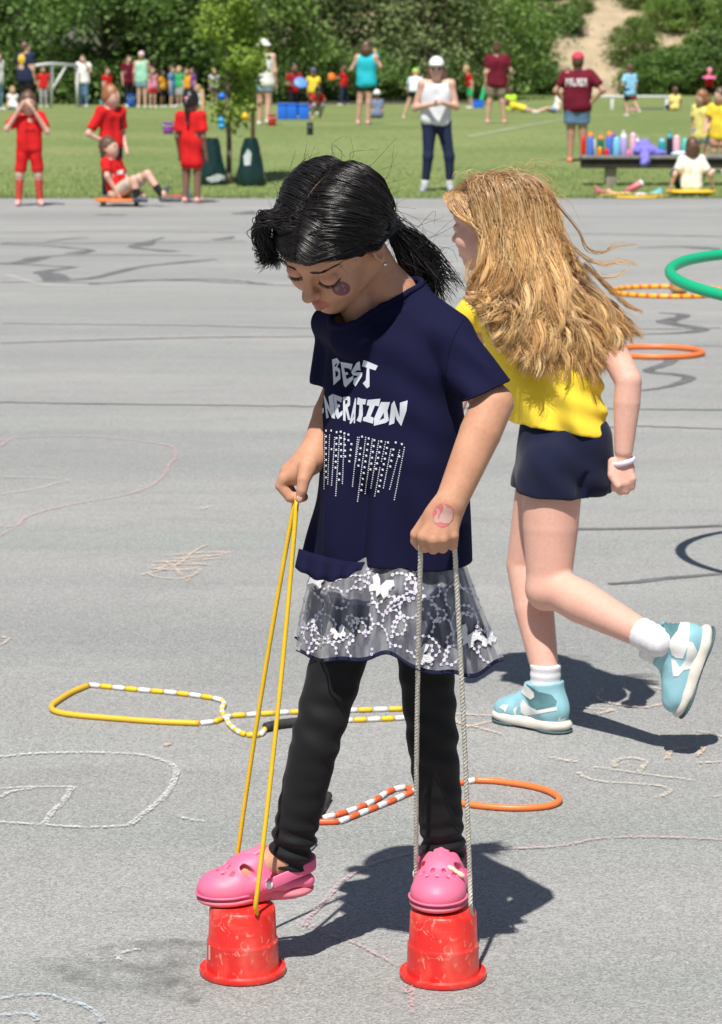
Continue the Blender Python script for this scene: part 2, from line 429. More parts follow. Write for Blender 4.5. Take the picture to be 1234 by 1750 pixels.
def grass_mat(name, c1, c2, c3, stripe=True):
    m = bpy.data.materials.new(name); m.use_nodes = True; N, L = nodes(m); b = N['Principled BSDF']; tc = N.new('ShaderNodeTexCoord')
    def noise(sc, det, mul):
        mp = N.new('ShaderNodeMapping'); mp.inputs['Scale'].default_value = mul; L.new(tc.outputs['Object'], mp.inputs[0])
        n = N.new('ShaderNodeTexNoise'); n.inputs['Scale'].default_value = sc; n.inputs['Detail'].default_value = det; L.new(mp.outputs[0], n.inputs['Vector']); return n.outputs[0]
    def ramp(x, a, b_, c, d, k):
        r = N.new('ShaderNodeMapRange'); L.new(x, r.inputs[0]); r.inputs[1].default_value = a; r.inputs[2].default_value = b_
        r.inputs[4].default_value = k
        mx = N.new('ShaderNodeMix'); mx.data_type = 'RGBA'; L.new(r.outputs[0], mx.inputs[0])
        for v, i in ((c, 6), (d, 7)):
            if isinstance(v, tuple): mx.inputs[i].default_value = (*v, 1)
            else: L.new(v, mx.inputs[i])
        return mx.outputs[2]
    col = ramp(noise(0.5, 5, (0.5, 0.6, 1)), 0.35, 0.65, c1, c2, 1)
    col = ramp(noise(14, 4, (1, 0.35, 1)), 0.42, 0.70, col, c3, 0.8)
    col = ramp(noise(0.9, 3, (0.3, 0.5, 1)), 0.55, 0.75, col, (0.27, 0.25, 0.11), 0.5)
    L.new(col, b.inputs['Base Color']); b.inputs['Roughness'].default_value = 0.75; b.inputs['Specular IOR Level'].default_value = 0.25
    bp = N.new('ShaderNodeBump'); bp.inputs['Strength'].default_value = 0.8; bp.inputs['Distance'].default_value = 0.04
    L.new(noise(40, 3, (1, 0.5, 1)), bp.inputs['Height']); L.new(bp.outputs[0], b.inputs['Normal']); return m
GRASS = grass_mat('field_grass', (0.18, 0.24, 0.075), (0.265, 0.31, 0.12), (0.115, 0.17, 0.05))
tz = np.vectorize(terr)
sheet('grass_field', np.linspace(-160, 160, 41), np.concatenate([np.linspace(EDGE_Y, 52, 44), np.linspace(54, 420, 30)]), lambda X, Y: tz(Y) + 0.012, GRASS)
# ragged tufts of grass where the lawn meets the asphalt
def blades(n, xr, yr, h, w, zf):
    rs = np.random.RandomState(5); x = rs.uniform(*xr, n); y = yr[0] + (yr[1] - yr[0]) * rs.rand(n) ** 2.0; z = zf(y)
    a = rs.rand(n) * 6.28; hh = h * rs.uniform(0.4, 1.1, n); ww = w * rs.uniform(0.6, 1.2, n); l = rs.normal(size=(n, 2)) * 0.5 * hh[:, None]
    c = np.stack([x, y, z], 1); d = np.stack([np.cos(a), np.sin(a), a * 0], 1) * ww[:, None]
    V = np.stack([c - d, c + d, c + np.stack([l[:, 0], l[:, 1], hh], 1)], 1).reshape(-1, 3)
    return V, np.arange(3 * n).reshape(-1, 3)
tuft_m = M('grass_tufts', (0.23, 0.31, 0.10), 0.7, var=0.3, vscale=1.2)
V, F = blades(52000, (-6.2, 6.2), (EDGE_Y - 0.10, EDGE_Y + 6.5), 0.042, 0.008, lambda y: tz(y) + 0.005)
mk('edge_grass', V, F, tuft_m, kind='stuff', label='ragged grass growing along the asphalt edge', cat='grass')
# faded pitch line on the field
line_m = M('pitch_line_paint', (0.30, 0.36, 0.20), 0.8, var=0.3, vscale=3)
def flat_ribbon(pts, w, z=0.004, zf=None, taper=False):
    Q = np.asarray(pts, float); T = np.gradient(Q, axis=0); T[:, 2] = 0; T /= np.linalg.norm(T, axis=1, keepdims=True) + 1e-9
    S = np.stack([-T[:, 1], T[:, 0], T[:, 0] * 0], 1); w = np.broadcast_to(np.asarray(w, float), (len(Q),))
    A = Q + S * w[:, None] / 2; B = Q - S * w[:, None] / 2; V = np.empty((2 * len(Q), 3)); V[0::2] = A; V[1::2] = B
    V[:, 2] = (z if zf is None else zf(V[:, 1]) + z)
    i = np.arange(len(Q) - 1) * 2
    return V, np.stack([i, i + 1, i + 3, i + 2], 1)
V, F = flat_ribbon(spline([GF(800, 236), GF(880, 220), GF(960, 206), GF(1000, 202)], 20), 0.16, 0.02, tz)
mk('pitch_line', V, F, line_m, kind='structure')

# ---- crack filler, seams: strips of tar lying on the asphalt
TAR = M('crack_tar', (0.14, 0.14, 0.143), 0.72, var=0.3, vscale=6, bump=0.3, bscale=90)
TAR2 = M('seam_dirt', (0.12, 0.122, 0.12), 0.85, var=0.45, vscale=3)
CRK = [0]
def crack(px, w, mat=TAR, n=None, jit=0.0, z=0.004):
    Q = spline([G(x, y) for x, y in px], n or max(12, len(px) * 7)); w = np.asarray(w, float)
    ww = np.interp(np.linspace(0, 1, len(Q)), np.linspace(0, 1, len(w)), w) if w.ndim else np.full(len(Q), w)
    rs = np.random.RandomState(int(px[0][0] * 7 + px[0][1]) % 9999); ww = ww * 0.72 * (1 + 0.35 * (rs.rand(len(Q)) - 0.5))
    Q[:, :2] += rs.normal(size=(len(Q), 2)) * jit
    CRK[0] += 1; V, F = flat_ribbon(Q, ww, 0.0018 + 0.00004 * CRK[0]); return mk('crack_filler', V, F, mat, kind='structure')
crack([(0, 688), (200, 691), (450, 694), (700, 697), (980, 699), (1234, 701)], 0.035, TAR2, 60, 0.006)
crack([(0, 587), (120, 583), (300, 578), (450, 576), (640, 575)], 0.04, TAR2, 40, 0.008)
crack([(0, 553), (170, 555), (340, 557), (450, 560), (560, 562)], 0.03, TAR2, 40, 0.008)
crack([(985, 905), (1080, 904), (1160, 902), (1234, 899)], 0.05, TAR, 40, 0.001)
crack([(1040, 999), (1090, 995), (1130, 990), (1234, 981)], [0.03, 0.05, 0.05, 0.04], TAR, 40, 0.001)
crack([(1040, 731), (1100, 729), (1234, 734)], 0.025, TAR2, 30, 0.005)
crack([(0, 483), (80, 482), (170, 484), (240, 479), (330, 480), (420, 485), (520, 489)], 0.06, TAR, 50, 0.01)
crack([(170, 484), (160, 486), (265, 479), (370, 478), (450, 485)], 0.05, TAR2, 40, 0.01)
crack([(100, 480), (88, 470), (72, 466), (90, 462), (130, 457)], [0.28, 0.25, 0.2, 0.17, 0.04], TAR, 30)
crack([(100, 480), (160, 475), (210, 463), (250, 455), (310, 449), (370, 443)], [0.15, 0.13, 0.12, 0.1, 0.16, 0.05], TAR, 40)
crack([(130, 457), (90, 455), (40, 452), (0, 451)], [0.12, 0.08, 0.1, 0.12], TAR, 20)
crack([(0, 451), (40, 448), (62, 442), (90, 438), (150, 436), (270, 436), (330, 437)], [0.12, 0.2, 0.25, 0.1, 0.08, 0.08, 0.06], TAR, 40)
crack([(125, 434), (140, 431), (155, 428), (120, 424), (80, 420)], [0.25, 0.25, 0.08, 0.1, 0.06], TAR, 30)
crack([(80, 420), (0, 417)], 0.08, TAR2, 12)
crack([(300, 430), (285, 429), (240, 425), (230, 422), (245, 418), (260, 412), (280, 406)], [0.2, 0.2, 0.12, 0.15, 0.28, 0.08, 0.04], TAR, 40)
crack([(0, 415), (150, 416), (300, 414), (420, 413)], 0.05, TAR2, 40, 0.01)
crack([(365, 410), (385, 408), (400, 404)], [0.1, 0.2, 0.05], TAR, 14)
crack([(80, 413), (120, 408), (150, 406)], [0.04, 0.1, 0.04], TAR, 14)
crack([(400, 366), (418, 365), (432, 361)], [0.1, 0.4, 0.05], TAR, 14)
crack([(187, 368), (195, 367)], [0.5, 0.4], TAR, 8)
crack([(1125, 535), (1160, 537), (1168, 541), (1150, 546), (1138, 550), (1155, 555), (1200, 562), (1180, 568), (1120, 571), (1060, 573)], [0.03, 0.1, 0.13, 0.13, 0.17, 0.13, 0.12, 0.11, 0.05, 0.02], TAR, 60)
crack([(1150, 612), (1140, 622), (1110, 632), (1115, 637), (1150, 640), (1178, 646), (1160, 656), (1120, 665), (1060, 671)], [0.1, 0.09, 0.08, 0.08, 0.09, 0.09, 0.08, 0.05, 0.02], TAR, 60)
crack([(1060, 562), (1140, 563), (1234, 561)], 0.03, TAR2, 30, 0.006)
crack([(1090, 424), (1160, 422), (1200, 424), (1234, 427)], [0.05, 0.1, 0.3, 0.1], TAR, 24)
crack([(700, 372), (760, 378), (820, 377)], 0.06, TAR2, 20); crack([(0, 398), (200, 396), (430, 398)], 0.05, TAR2, 30, 0.01)
crack([(600, 402), (760, 404), (1020, 400), (1234, 405)], 0.05, TAR2, 40, 0.01)
crack([(1080, 592), (1234, 592)], 0.02, TAR2, 20, 0.004)
# damp-looking dark oil stain near the left bucket
STAIN = bpy.data.materials.new('oil_stain'); STAIN.use_nodes = True
def alpha_mat(m, col, sc, lo, hi, amax, rough=0.8, det=6):
    N, L = nodes(m); b = N['Principled BSDF']; b.inputs['Base Color'].default_value = (*col, 1); b.inputs['Roughness'].default_value = rough; b.inputs['Specular IOR Level'].default_value = 0.2
    tc = N.new('ShaderNodeTexCoord'); n = N.new('ShaderNodeTexNoise'); n.inputs['Scale'].default_value = sc; n.inputs['Detail'].default_value = det; n.inputs['Roughness'].default_value = 0.65
    L.new(tc.outputs['Object'], n.inputs['Vector']); r = N.new('ShaderNodeMapRange'); L.new(n.outputs[0], r.inputs[0]); r.inputs[1].default_value = lo; r.inputs[2].default_value = hi; r.inputs[4].default_value = amax
    L.new(r.outputs[0], b.inputs['Alpha']); return m
alpha_mat(STAIN, (0.09, 0.092, 0.09), 14, 0.42, 0.75, 0.42)
def blob(px, name, mat, z):
    V = [G(x, y) + np.array([0, 0, z]) for x, y in px]; c = np.mean(V, 0); return mk(name, [c] + V, [(0, 1 + i, 1 + (i + 1) % len(V)) for i in range(len(V))], mat, kind='structure')
blob([(50, 1640), (110, 1636), (200, 1612), (300, 1606), (360, 1612), (365, 1690), (330, 1722), (240, 1700), (160, 1690), (110, 1680), (80, 1665)], 'oil_stain', STAIN, 0.0034)

# ---- chalk drawings
def chalk_mat(name, col, am=0.8, lo=0.40):
    m = bpy.data.materials.new(name); m.use_nodes = True; return alpha_mat(m, col, 150, lo + 0.02, lo + 0.20, am, 0.95, 5)
CH_W = chalk_mat('white_chalk', (0.68, 0.68, 0.66)); CH_P = chalk_mat('pink_chalk', (0.60, 0.42, 0.44), 0.75); CH_O = chalk_mat('peach_chalk', (0.72, 0.56, 0.44), 0.85)
CH_Y = chalk_mat('cream_chalk', (0.68, 0.62, 0.5), 0.7); CH_B = chalk_mat('blue_chalk', (0.52, 0.62, 0.68), 0.7)
CHK = [0]
def chalk(px, w, mat, n=None, sharp=False, z=0.0042):
    CHK[0] += 1; z = z + 0.00001 * CHK[0]
    Q = np.array([G(x, y) for x, y in px])
    if sharp:
        Q = np.vstack([np.linspace(Q[i], Q[i + 1], 8) for i in range(len(Q) - 1)])
    else: Q = spline(Q, n or len(px) * 8)
    rs = np.random.RandomState(int(px[0][0] + px[0][1] * 3) % 9999); Q[:, :2] += rs.normal(size=(len(Q), 2)) * w * 0.02
    V, F = flat_ribbon(Q, w * 0.8 * (1 + 0.25 * np.sin(np.arange(len(Q)) * 0.9 + rs.rand() * 6) * rs.rand()), z); return mk('chalk_line', V, F, mat, kind='structure')
chalk([(-5, 756), (15, 751), (60, 747), (120, 746), (200, 750), (280, 761), (298, 768), (300, 783), (288, 796), (285, 808), (258, 831), (210, 848), (150, 858), (100, 868), (62, 878), (40, 888), (30, 900), (0, 902)], 0.02, CH_P)
chalk([(0, 764), (18, 752)], 0.02, CH_P); chalk([(0, 917), (25, 903)], 0.016, CH_P)
chalk([(0, 816), (60, 817), (105, 820), (115, 823), (90, 828), (78, 833), (40, 840), (0, 846)], 0.017, CH_Y)
random.seed(8)
chalk([(242, 984), (300, 968), (330, 945), (354, 932)], 0.014, CH_O)
for a, b_ in (((280, 951), (396, 945)), ((396, 945), (300, 957)), ((300, 957), (388, 951)), ((390, 954), (262, 962)), ((262, 962), (358, 967)), ((258, 969), (350, 966)), ((255, 973), (340, 972)), ((285, 962), (310, 985)), ((293, 966), (262, 975))):
    chalk([a, ((a[0] + b_[0]) / 2, (a[1] + b_[1]) / 2 + random.uniform(-3, 3)), b_], 0.016, CH_O)
chalk([(250, 980), (270, 988), (310, 990), (335, 982), (340, 974), (310, 976), (255, 972)], 0.013, CH_O); chalk([(315, 992), (322, 988), (318, 996)], 0.022, CH_O)
chalk([(340, 872), (366, 866)], 0.02, CH_W); chalk([(0, 1090), (14, 1093), (8, 1100), (0, 1104)], 0.014, CH_O)
chalk([(-5, 1296), (60, 1290), (150, 1288), (230, 1291), (270, 1299), (297, 1312), (300, 1330), (285, 1358), (255, 1385), (222, 1412)], 0.017, CH_W)
chalk([(222, 1413), (150, 1416), (60, 1411), (0, 1407)], 0.014, CH_W); chalk([(0, 1350), (60, 1347), (124, 1347)], 0.012, CH_W)
chalk([(124, 1347), (110, 1370), (90, 1390), (76, 1410)], 0.016, CH_W); chalk([(300, 1395), (320, 1402), (350, 1406)], 0.013, CH_W, None)
chalk([(0, 1365), (20, 1355), (60, 1349)], 0.012, CH_W)
chalk([(0, 1710), (40, 1704), (80, 1703), (110, 1712), (140, 1720), (165, 1735), (175, 1750)], 0.013, CH_B); chalk([(0, 1738), (35, 1736), (58, 1738), (62, 1748)], 0.012, CH_B)
chalk([(203, 1645), (202, 1634), (220, 1628), (240, 1625)], 0.01, CH_W)
chalk([(525, 1590), (522, 1578), (550, 1548), (590, 1505), (640, 1478), (700, 1462), (760, 1458), (800, 1456), (860, 1453), (950, 1449), (1020, 1436), (1080, 1433), (1160, 1434), (1240, 1438)], 0.013, CH_P)
chalk([(525, 1578), (560, 1600), (600, 1612), (640, 1632), (680, 1655)], 0.01, CH_P); chalk([(690, 1700), (700, 1690), (704, 1735)], 0.014, CH_P)
chalk([(770, 1222), (800, 1223), (850, 1226)], 0.012, CH_O); chalk([(772, 1222), (785, 1238), (820, 1246), (858, 1257)], 0.012, CH_O); chalk([(795, 1246), (845, 1233)], 0.012, CH_O)
chalk([(1030, 1178), (1022, 1195), (1040, 1203), (1080, 1210), (1110, 1210), (1140, 1202), (1153, 1193), (1140, 1183), (1105, 1175), (1080, 1173)], 0.014, CH_O)
chalk([(965, 1208), (1000, 1212), (1050, 1215)], 0.011, CH_O); chalk([(1050, 1215), (1012, 1225)], 0.013, CH_O); chalk([(965, 1232), (993, 1231)], 0.013, CH_O)
chalk([(988, 1322), (1000, 1331), (1030, 1338), (1090, 1342), (1130, 1346), (1145, 1354), (1138, 1360), (1120, 1366)], 0.014, CH_Y); chalk([(1015, 1313), (1080, 1322), (1130, 1329), (1188, 1336)], 0.012, CH_Y)
chalk([(1052, 1314), (1048, 1306), (1062, 1299), (1085, 1298), (1102, 1304), (1098, 1314), (1092, 1322)], 0.016, CH_Y)
chalk([(1193, 1252), (1215, 1256), (1240, 1264)], 0.013, CH_O); chalk([(1140, 1300), (1150, 1285), (1200, 1280), (1190, 1295)], 0.016, CH_O); chalk([(1190, 1306), (1240, 1304)], 0.012, CH_O)
chalk([(940, 1296), (955, 1300), (985, 1304)], 0.02, CH_Y); chalk([(1215, 1364), (1240, 1362)], 0.012, CH_Y)
chalk([(10, 470), (80, 488), (160, 490)], 0.05, CH_W, 20); chalk([(80, 487), (170, 488)], 0.05, CH_W, 20)
alpha_b = chalk_mat('chalk_dust', (0.6, 0.6, 0.58), 0.28, 0.46)
for c, sx, sy in (((265, 1528), 30, 12), ((205, 1515), 26, 10), ((520, 1088), 30, 8), ((180, 1640), 60, 12), ((780, 1720), 60, 18), ((150, 900), 60, 8), ((905, 1330), 40, 9)):
    blob([(c[0] + sx * math.cos(a) * (0.7 + 0.3 * math.sin(3 * a)), c[1] + sy * math.sin(a) * (0.8 + 0.3 * math.cos(2 * a))) for a in np.linspace(0, 6.28, 15)[:-1]], 'chalk_smear', alpha_b, 0.0038)

# ---------------------------------------------------------------- trees
def leaf_mat(name, c1, c2, trans=0.35):
    m = bpy.data.materials.new(name); m.use_nodes = True; N, L = nodes(m); N.remove(N['Principled BSDF']); out = N['Material Output']
    tc = N.new('ShaderNodeTexCoord'); n = N.new('ShaderNodeTexNoise'); n.inputs['Scale'].default_value = 0.9; n.inputs['Detail'].default_value = 6; n.inputs['Roughness'].default_value = 0.8
    L.new(tc.outputs['Object'], n.inputs['Vector']); r = N.new('ShaderNodeMapRange'); L.new(n.outputs[0], r.inputs[0]); r.inputs[1].default_value = 0.35; r.inputs[2].default_value = 0.65
    mx = N.new('ShaderNodeMix'); mx.data_type = 'RGBA'; mx.inputs[6].default_value = (*c1, 1); mx.inputs[7].default_value = (*c2, 1); L.new(r.outputs[0], mx.inputs[0])
    oi = N.new('ShaderNodeObjectInfo'); h = N.new('ShaderNodeHueSaturation'); mr = N.new('ShaderNodeMapRange'); L.new(oi.outputs['Random'], mr.inputs[0]); mr.inputs[3].default_value = 0.75; mr.inputs[4].default_value = 1.2
    L.new(mr.outputs[0], h.inputs['Value']); L.new(mx.outputs[2], h.inputs['Color'])
    d = N.new('ShaderNodeBsdfPrincipled'); d.inputs['Roughness'].default_value = 0.55; d.inputs['Specular IOR Level'].default_value = 0.3; t = N.new('ShaderNodeBsdfTranslucent'); s = N.new('ShaderNodeMixShader'); s.inputs[0].default_value = trans
    L.new(h.outputs[0], d.inputs['Base Color']); L.new(h.outputs[0], t.inputs['Color']); L.new(d.outputs[0], s.inputs[1]); L.new(t.outputs[0], s.inputs[2]); L.new(s.outputs[0], out.inputs['Surface'])
    return m
LEAF_A = leaf_mat('leaf_dark', (0.105, 0.20, 0.05), (0.20, 0.31, 0.085)); LEAF_B = leaf_mat('leaf_mid', (0.15, 0.27, 0.055), (0.27, 0.39, 0.10))
LEAF_P = leaf_mat('leaf_pine', (0.15, 0.21, 0.08), (0.26, 0.32, 0.13), 0.25); LEAF_Y = leaf_mat('leaf_young', (0.32, 0.48, 0.08), (0.46, 0.60, 0.13), 0.5)
BARK = M('bark', (0.10, 0.075, 0.055), 0.9, var=0.4, vscale=6, bump=0.6, bscale=14)
def leaves(cen, size, rs, up=0.5, asp=0.55):
    n = len(cen); nrm = rs.normal(size=(n, 3)); nrm[:, 2] = np.abs(nrm[:, 2]) + up; nrm[:, 1] -= 0.35 * up; nrm /= np.linalg.norm(nrm, axis=1, keepdims=True)
    t = np.cross(nrm, rs.normal(size=(n, 3))); t /= np.linalg.norm(t, axis=1, keepdims=True); b = np.cross(nrm, t); s = size * rs.uniform(0.6, 1.3, n)[:, None]
    V = np.stack([cen - t * s, cen + b * s * asp, cen + t * s, cen - b * s * asp], 1).reshape(-1, 3); return V, np.arange(4 * n).reshape(-1, 4)
def crown_pts(rs, n_cl, R, H, z0, n_leaf, csz, shape='round', droop=0.0):
    out = []; per = n_leaf // n_cl; cl = []
    for _ in range(n_cl):
        u = rs.rand() ** 0.8; z = z0 + u * (H - z0); 
        prof = (math.sin(math.pi * min(1, 0.18 + 0.82 * u)) ** 0.6) if shape == 'round' else (1.02 - u) ** 0.8
        a = rs.rand() * 6.28; r = R * prof * math.sqrt(rs.uniform(0.25, 1)); cl.append((r * math.cos(a), r * math.sin(a), z))
    for c in cl:
        k = int(per * rs.uniform(0.5, 1.5)); d = rs.normal(size=(k, 3)) * 0.5; d[:, 2] *= 0.45
        s = csz * rs.uniform(0.6, 1.35); q = np.array(c) + d * s
        q[:, 2] -= droop * (d[:, 0] ** 2 + d[:, 1] ** 2) * s; out.append(q)
    return np.vstack(out), cl
def make_tree(name, R, H, z0, n_cl, n_leaf, lsz, csz, lmat, seed, shape='round', tr=0.16, droop=0.25):
    rs = np.random.RandomState(seed); root = empty(name, (0, 0, 0)); pts, cl = crown_pts(rs, n_cl, R, H, z0, n_leaf, csz, shape, droop)
    pts[:, 2] = np.maximum(pts[:, 2], 0.05)
    parts = [tube(spline([(0, 0, -0.2), (0.05, 0.02, H * 0.3), (-0.08, 0.05, H * 0.6), (0, 0, H * 0.9)], 9), np.linspace(tr, tr * 0.25, 9), 8)]
    for c in cl[::2]:
        zb = max(0.4, c[2] * 0.6); parts.append(tube(spline([(0, 0, zb), (c[0] * 0.5, c[1] * 0.5, zb + (c[2] - zb) * 0.7), c], 5), np.linspace(tr * 0.35, 0.015, 5), 5))
    V, F = join(*parts); mk('trunk', V, F, BARK, root)
    V, F = leaves(pts, lsz, rs); mk('crown', V, F, lmat, root, smooth=False); return root
protos = [make_tree('broadleaf_tree', 3.3, 8.5, 0.5, 95, 15000, 0.105, 1.35, LEAF_A, 11), make_tree('broadleaf_tree', 3.0, 8.0, 0.3, 90, 15000, 0.10, 1.2, LEAF_B, 12),
          make_tree('conifer_tree', 3.2, 11.0, 0.6, 110, 15000, 0.085, 1.5, LEAF_P, 13, 'cone', 0.2, 0.5), make_tree('broadleaf_shrub', 1.7, 2.9, 0.0, 50, 8000, 0.085, 0.75, LEAF_B, 14, 'round', 0.05),
          make_tree('broadleaf_shrub', 1.5, 2.5, 0.0, 50, 8000, 0.08, 0.7, LEAF_A, 15, 'round', 0.05)]
used = [False] * 5
def plant(kind, px, Y, s=1.0, label='', group=None, z=None):
    X = (px - CX) / F_PX * Y; r = protos[kind]
    if used[kind]: r = copy_tree(protos[kind])
    used[kind] = True; r.location = (X, Y, terr(Y) if z is None else z); r.rotation_euler = (0, 0, random.uniform(0, 6.28)); r.scale = (s,) * 3
    r['label'] = label; r['category'] = 'shrub' if 'shrub' in r.name else 'tree'; r['group'] = group or 'trees along the far edge of the field'
    return r
wood = [(0, -40, 93, 1.0, 'dark broadleaf tree at the far left edge behind the small goal'), (2, 15, 99, 1.0, 'olive conifer behind the man in the navy shirt'), (0, 110, 101, 1.1, 'deep green broadleaf tree in the shade behind the goal frame'),
        (0, 185, 90, 0.95, 'leafy green tree behind the woman in white shirt and jeans'), (0, 262, 88, 1.0, 'leafy green tree behind the group of children in bright shirts'), (1, 330, 97, 1.05, 'dense green tree behind the row of children left of the young tree'),
        (1, 420, 93, 1.0, 'light green tree just behind the young staked tree'), (2, 505, 98, 1.0, 'olive conifer with layered boughs above the blue bins'), (2, 590, 105, 1.1, 'shaded conifer behind the woman in the turquoise top'),
        (0, 660, 104, 1.1, 'dark broadleaf tree between the turquoise top and the white cap'), (2, 722, 99, 0.95, 'olive conifer left of the woman in the white cap'), (1, 790, 104, 0.95, 'bright green tree right of the woman in the white cap'),
        (0, 838, 112, 0.9, 'broad green tree behind the woman in maroon and khaki shorts')]
for k, px, Y, s, lb in wood: plant(k, px, Y, s, lb)
bankg = 'shrubs and trees growing on the sandy bank'
def bank_z(X, Y):
    t = np.clip((Y - 128) / 17.0, 0, 1.3); return terr(200) + 8.5 * t + 0.4 * sn(np.stack([X, Y, X * 0], -1), 0.35, 4)
SAND = M('bank_sand', (0.40, 0.315, 0.21), 0.95, var=0.22, vscale=0.7, bump=0.6, bscale=3)
sheet('sand_bank', np.linspace(-4, 60, 50), np.linspace(127, 175, 34), lambda X, Y: np.where(Y < 127.5, 0.3, bank_z(X, Y)), SAND)
bank = [(4, 915, 126, 0.8, 'low dark shrub left of the bare sand chute'), (3, 878, 127, 1.15, 'tall shrub at the left foot of the sandy bank'), (4, 950, 127, 0.4, 'small shrub at the foot of the bare sand chute'),
        (3, 890, 133, 0.85, 'shrub halfway up the bank left of the chute'), (1, 940, 150, 0.6, 'tree on the bank above the sand chute'), (3, 1075, 131, 0.8, 'shrub right of the bare sand chute behind the red cap'), (4, 1092, 128, 0.8, 'dark shrub behind the boy in light blue'),
        (3, 1085, 137, 0.7, 'shrub on the bank right of the chute'), (4, 1130, 127, 0.95, 'rounded shrub behind the white bench end'), (3, 1178, 128, 1.0, 'green shrub behind the seated child in yellow'),
        (4, 1215, 127, 1.25, 'shrub behind the child with the pink disc'), (3, 1255, 129, 1.5, 'tall shrub at the right edge of the picture'), (3, 1140, 137, 0.85, 'small shrub high on the bank at the right'),
        (1, 1105, 147, 0.7, 'tree leaning over the top of the bank at the right'), (3, 1210, 137, 1.0, 'shrub high on the bank near the right edge'), (4, 940, 138, 0.6, 'small shrub up the bank beside the chute'), (3, 1060, 145, 0.7, 'shrub at the head of the sand chute'), (3, 1012, 138.5, 0.55, 'shrub overhanging the head of the sand chute'), (3, 1128, 134.5, 0.75, 'shrub high on the bank above the white bench'), (4, 1178, 135.5, 0.9, 'dark shrub near the top of the bank at the right'), (3, 1232, 134, 0.9, 'shrub at the top of the bank by the right edge'), (4, 958, 134, 0.65, 'dark shrub high on the bank left of the chute'), (3, 988, 136.5, 0.45, 'small light shrub hanging into the top of the chute')]
for k, px, Y, s, lb in bank:
    plant(k, px, Y, s, lb, bankg, z=float(bank_z(np.array([(px - CX) / F_PX * Y]), np.array([float(Y)]))[0]) - 0.15 if Y > 128 else terr(Y))
# the wood behind, one mass
rs = np.random.RandomState(77); cl = []
for x in np.arange(-34, 8, 0.85):
    for z in np.arange(0.3, 10, 0.8): cl.append((x + rs.normal() * 0.5, 112 + rs.normal() * 2.2 + (x > 4) * 14, z + rs.normal() * 0.4))
for x in np.arange(2, 44, 0.9):
    for z in np.arange(9.5, 15, 0.9): cl.append((x + rs.normal() * 0.5, 156 + rs.normal() * 2, z + rs.normal() * 0.4))
cl = np.array(cl); pts = np.repeat(cl, 42, 0) + rs.normal(size=(len(cl) * 42, 3)) * np.array([0.5, 0.5, 0.3]); V, F = leaves(pts, 0.15, rs)
mk('distant_wood', V, F, LEAF_A, smooth=False, kind='stuff', label='dense shaded wood filling the background behind the field', cat='wood')
DUFF = M('forest_floor', (0.05, 0.042, 0.028), 0.95, var=0.4, vscale=0.8)
sheet('forest_floor', np.linspace(-60, 4.5, 20), np.linspace(87, 128, 10), lambda X, Y: terr(200) + 0.03 + np.maximum(Y - 100, 0) * 0.09 + 0.05 * sn(np.stack([X, Y, X * 0], -1), 0.5, 2), DUFF)
# undergrowth hiding the foot of the trees at the left
for i, (px, Y) in enumerate(((-20, 90), (70, 92), (150, 91), (235, 93), (300, 91), (395, 91), (470, 92), (545, 95), (640, 97), (700, 98), (775, 99), (840, 106))):
    lb = ('low dark bush under the trees ' + ['at the left edge', 'behind the small goal', 'behind the white shirt and jeans', 'behind the blue bucket', 'behind the children in yellow', 'behind the young tree', 'behind the white bucket hat', 'behind the child with the orange disc', 'behind the turquoise top', 'left of the bending girl', 'left of the white cap', 'behind the maroon shirt'][i])
    plant(4, px, Y, random.uniform(0.55, 0.9), lb, 'bushes under the far trees')

# ---- the young staked tree
YT = GF(391, 316); yt = empty('young_tree', YT, 'slim young tree with light green leaves and a watering bag', 'tree')
sc_y = F_PX / YT[1]; rs = np.random.RandomState(21)
mk('trunk', *tube(spline([YT + (0, 0, -0.05), YT + (0.01, 0, 0.6), YT + (-0.01, 0, 1.5), YT + (0.03, 0, 3.2), YT + (0, 0, 4.6)], 14), np.linspace(0.04, 0.012, 14), 8), M('young_bark', (0.2, 0.16, 0.12), 0.85, var=0.3, vscale=10), yt)
pts = []; br = []
for i in range(112):
    z = rs.uniform(0.85, 4.8); prof = 0.33 * min(1, (z - 0.6) / 0.6) * (1 if z < 3.6 else (5.1 - z) / 1.5); a = rs.rand() * 6.28; r = prof * math.sqrt(rs.uniform(0.15, 1)) * 1.15
    c = YT + np.array([r * math.cos(a) + 0.06, r * math.sin(a), z]); b0 = YT + np.array([0, 0, z - 0.25])
    br.append(tube(spline([b0, (b0 + c) / 2 + (0, 0, 0.03), c], 4), [0.009, 0.007, 0.005, 0.003], 4)); pts.append(c + rs.normal(size=(70, 3)) * np.array([0.085, 0.085, 0.075]))
mk('branches', *join(*br), M('twig', (0.16, 0.13, 0.09), 0.85), yt)
V, F = leaves(np.vstack(pts), 0.040, rs, 0.4, 0.75); mk('crown', V, F, LEAF_Y, yt, smooth=False)
WOODST = M('stake_wood', (0.42, 0.27, 0.14), 0.8, var=0.3, vscale=9)
def stake(px, y0, y1, lb, Y):
    a, b_ = P(px[0], y0, Y), P(px[1], y1, Y); V, F = tube(np.linspace(a, b_, 4), 0.028, 8); mk('wooden_stake', V, F, WOODST, org=a, label=lb, cat='stake', group='stakes of the young tree')
stake((432, 433), 312, 108, 'tall wooden stake standing right of the young tree', YT[1] + 0.05)
stake((352, 345), 312, 152, 'wooden stake standing left of the young tree', YT[1] + 0.05)
BAGM = M('bag_green', (0.008, 0.030, 0.027), 0.25, var=0.25, vscale=6, bump=0.5, bscale=9)
BAGP = M('bag_print', (0.5, 0.55, 0.55), 0.5)
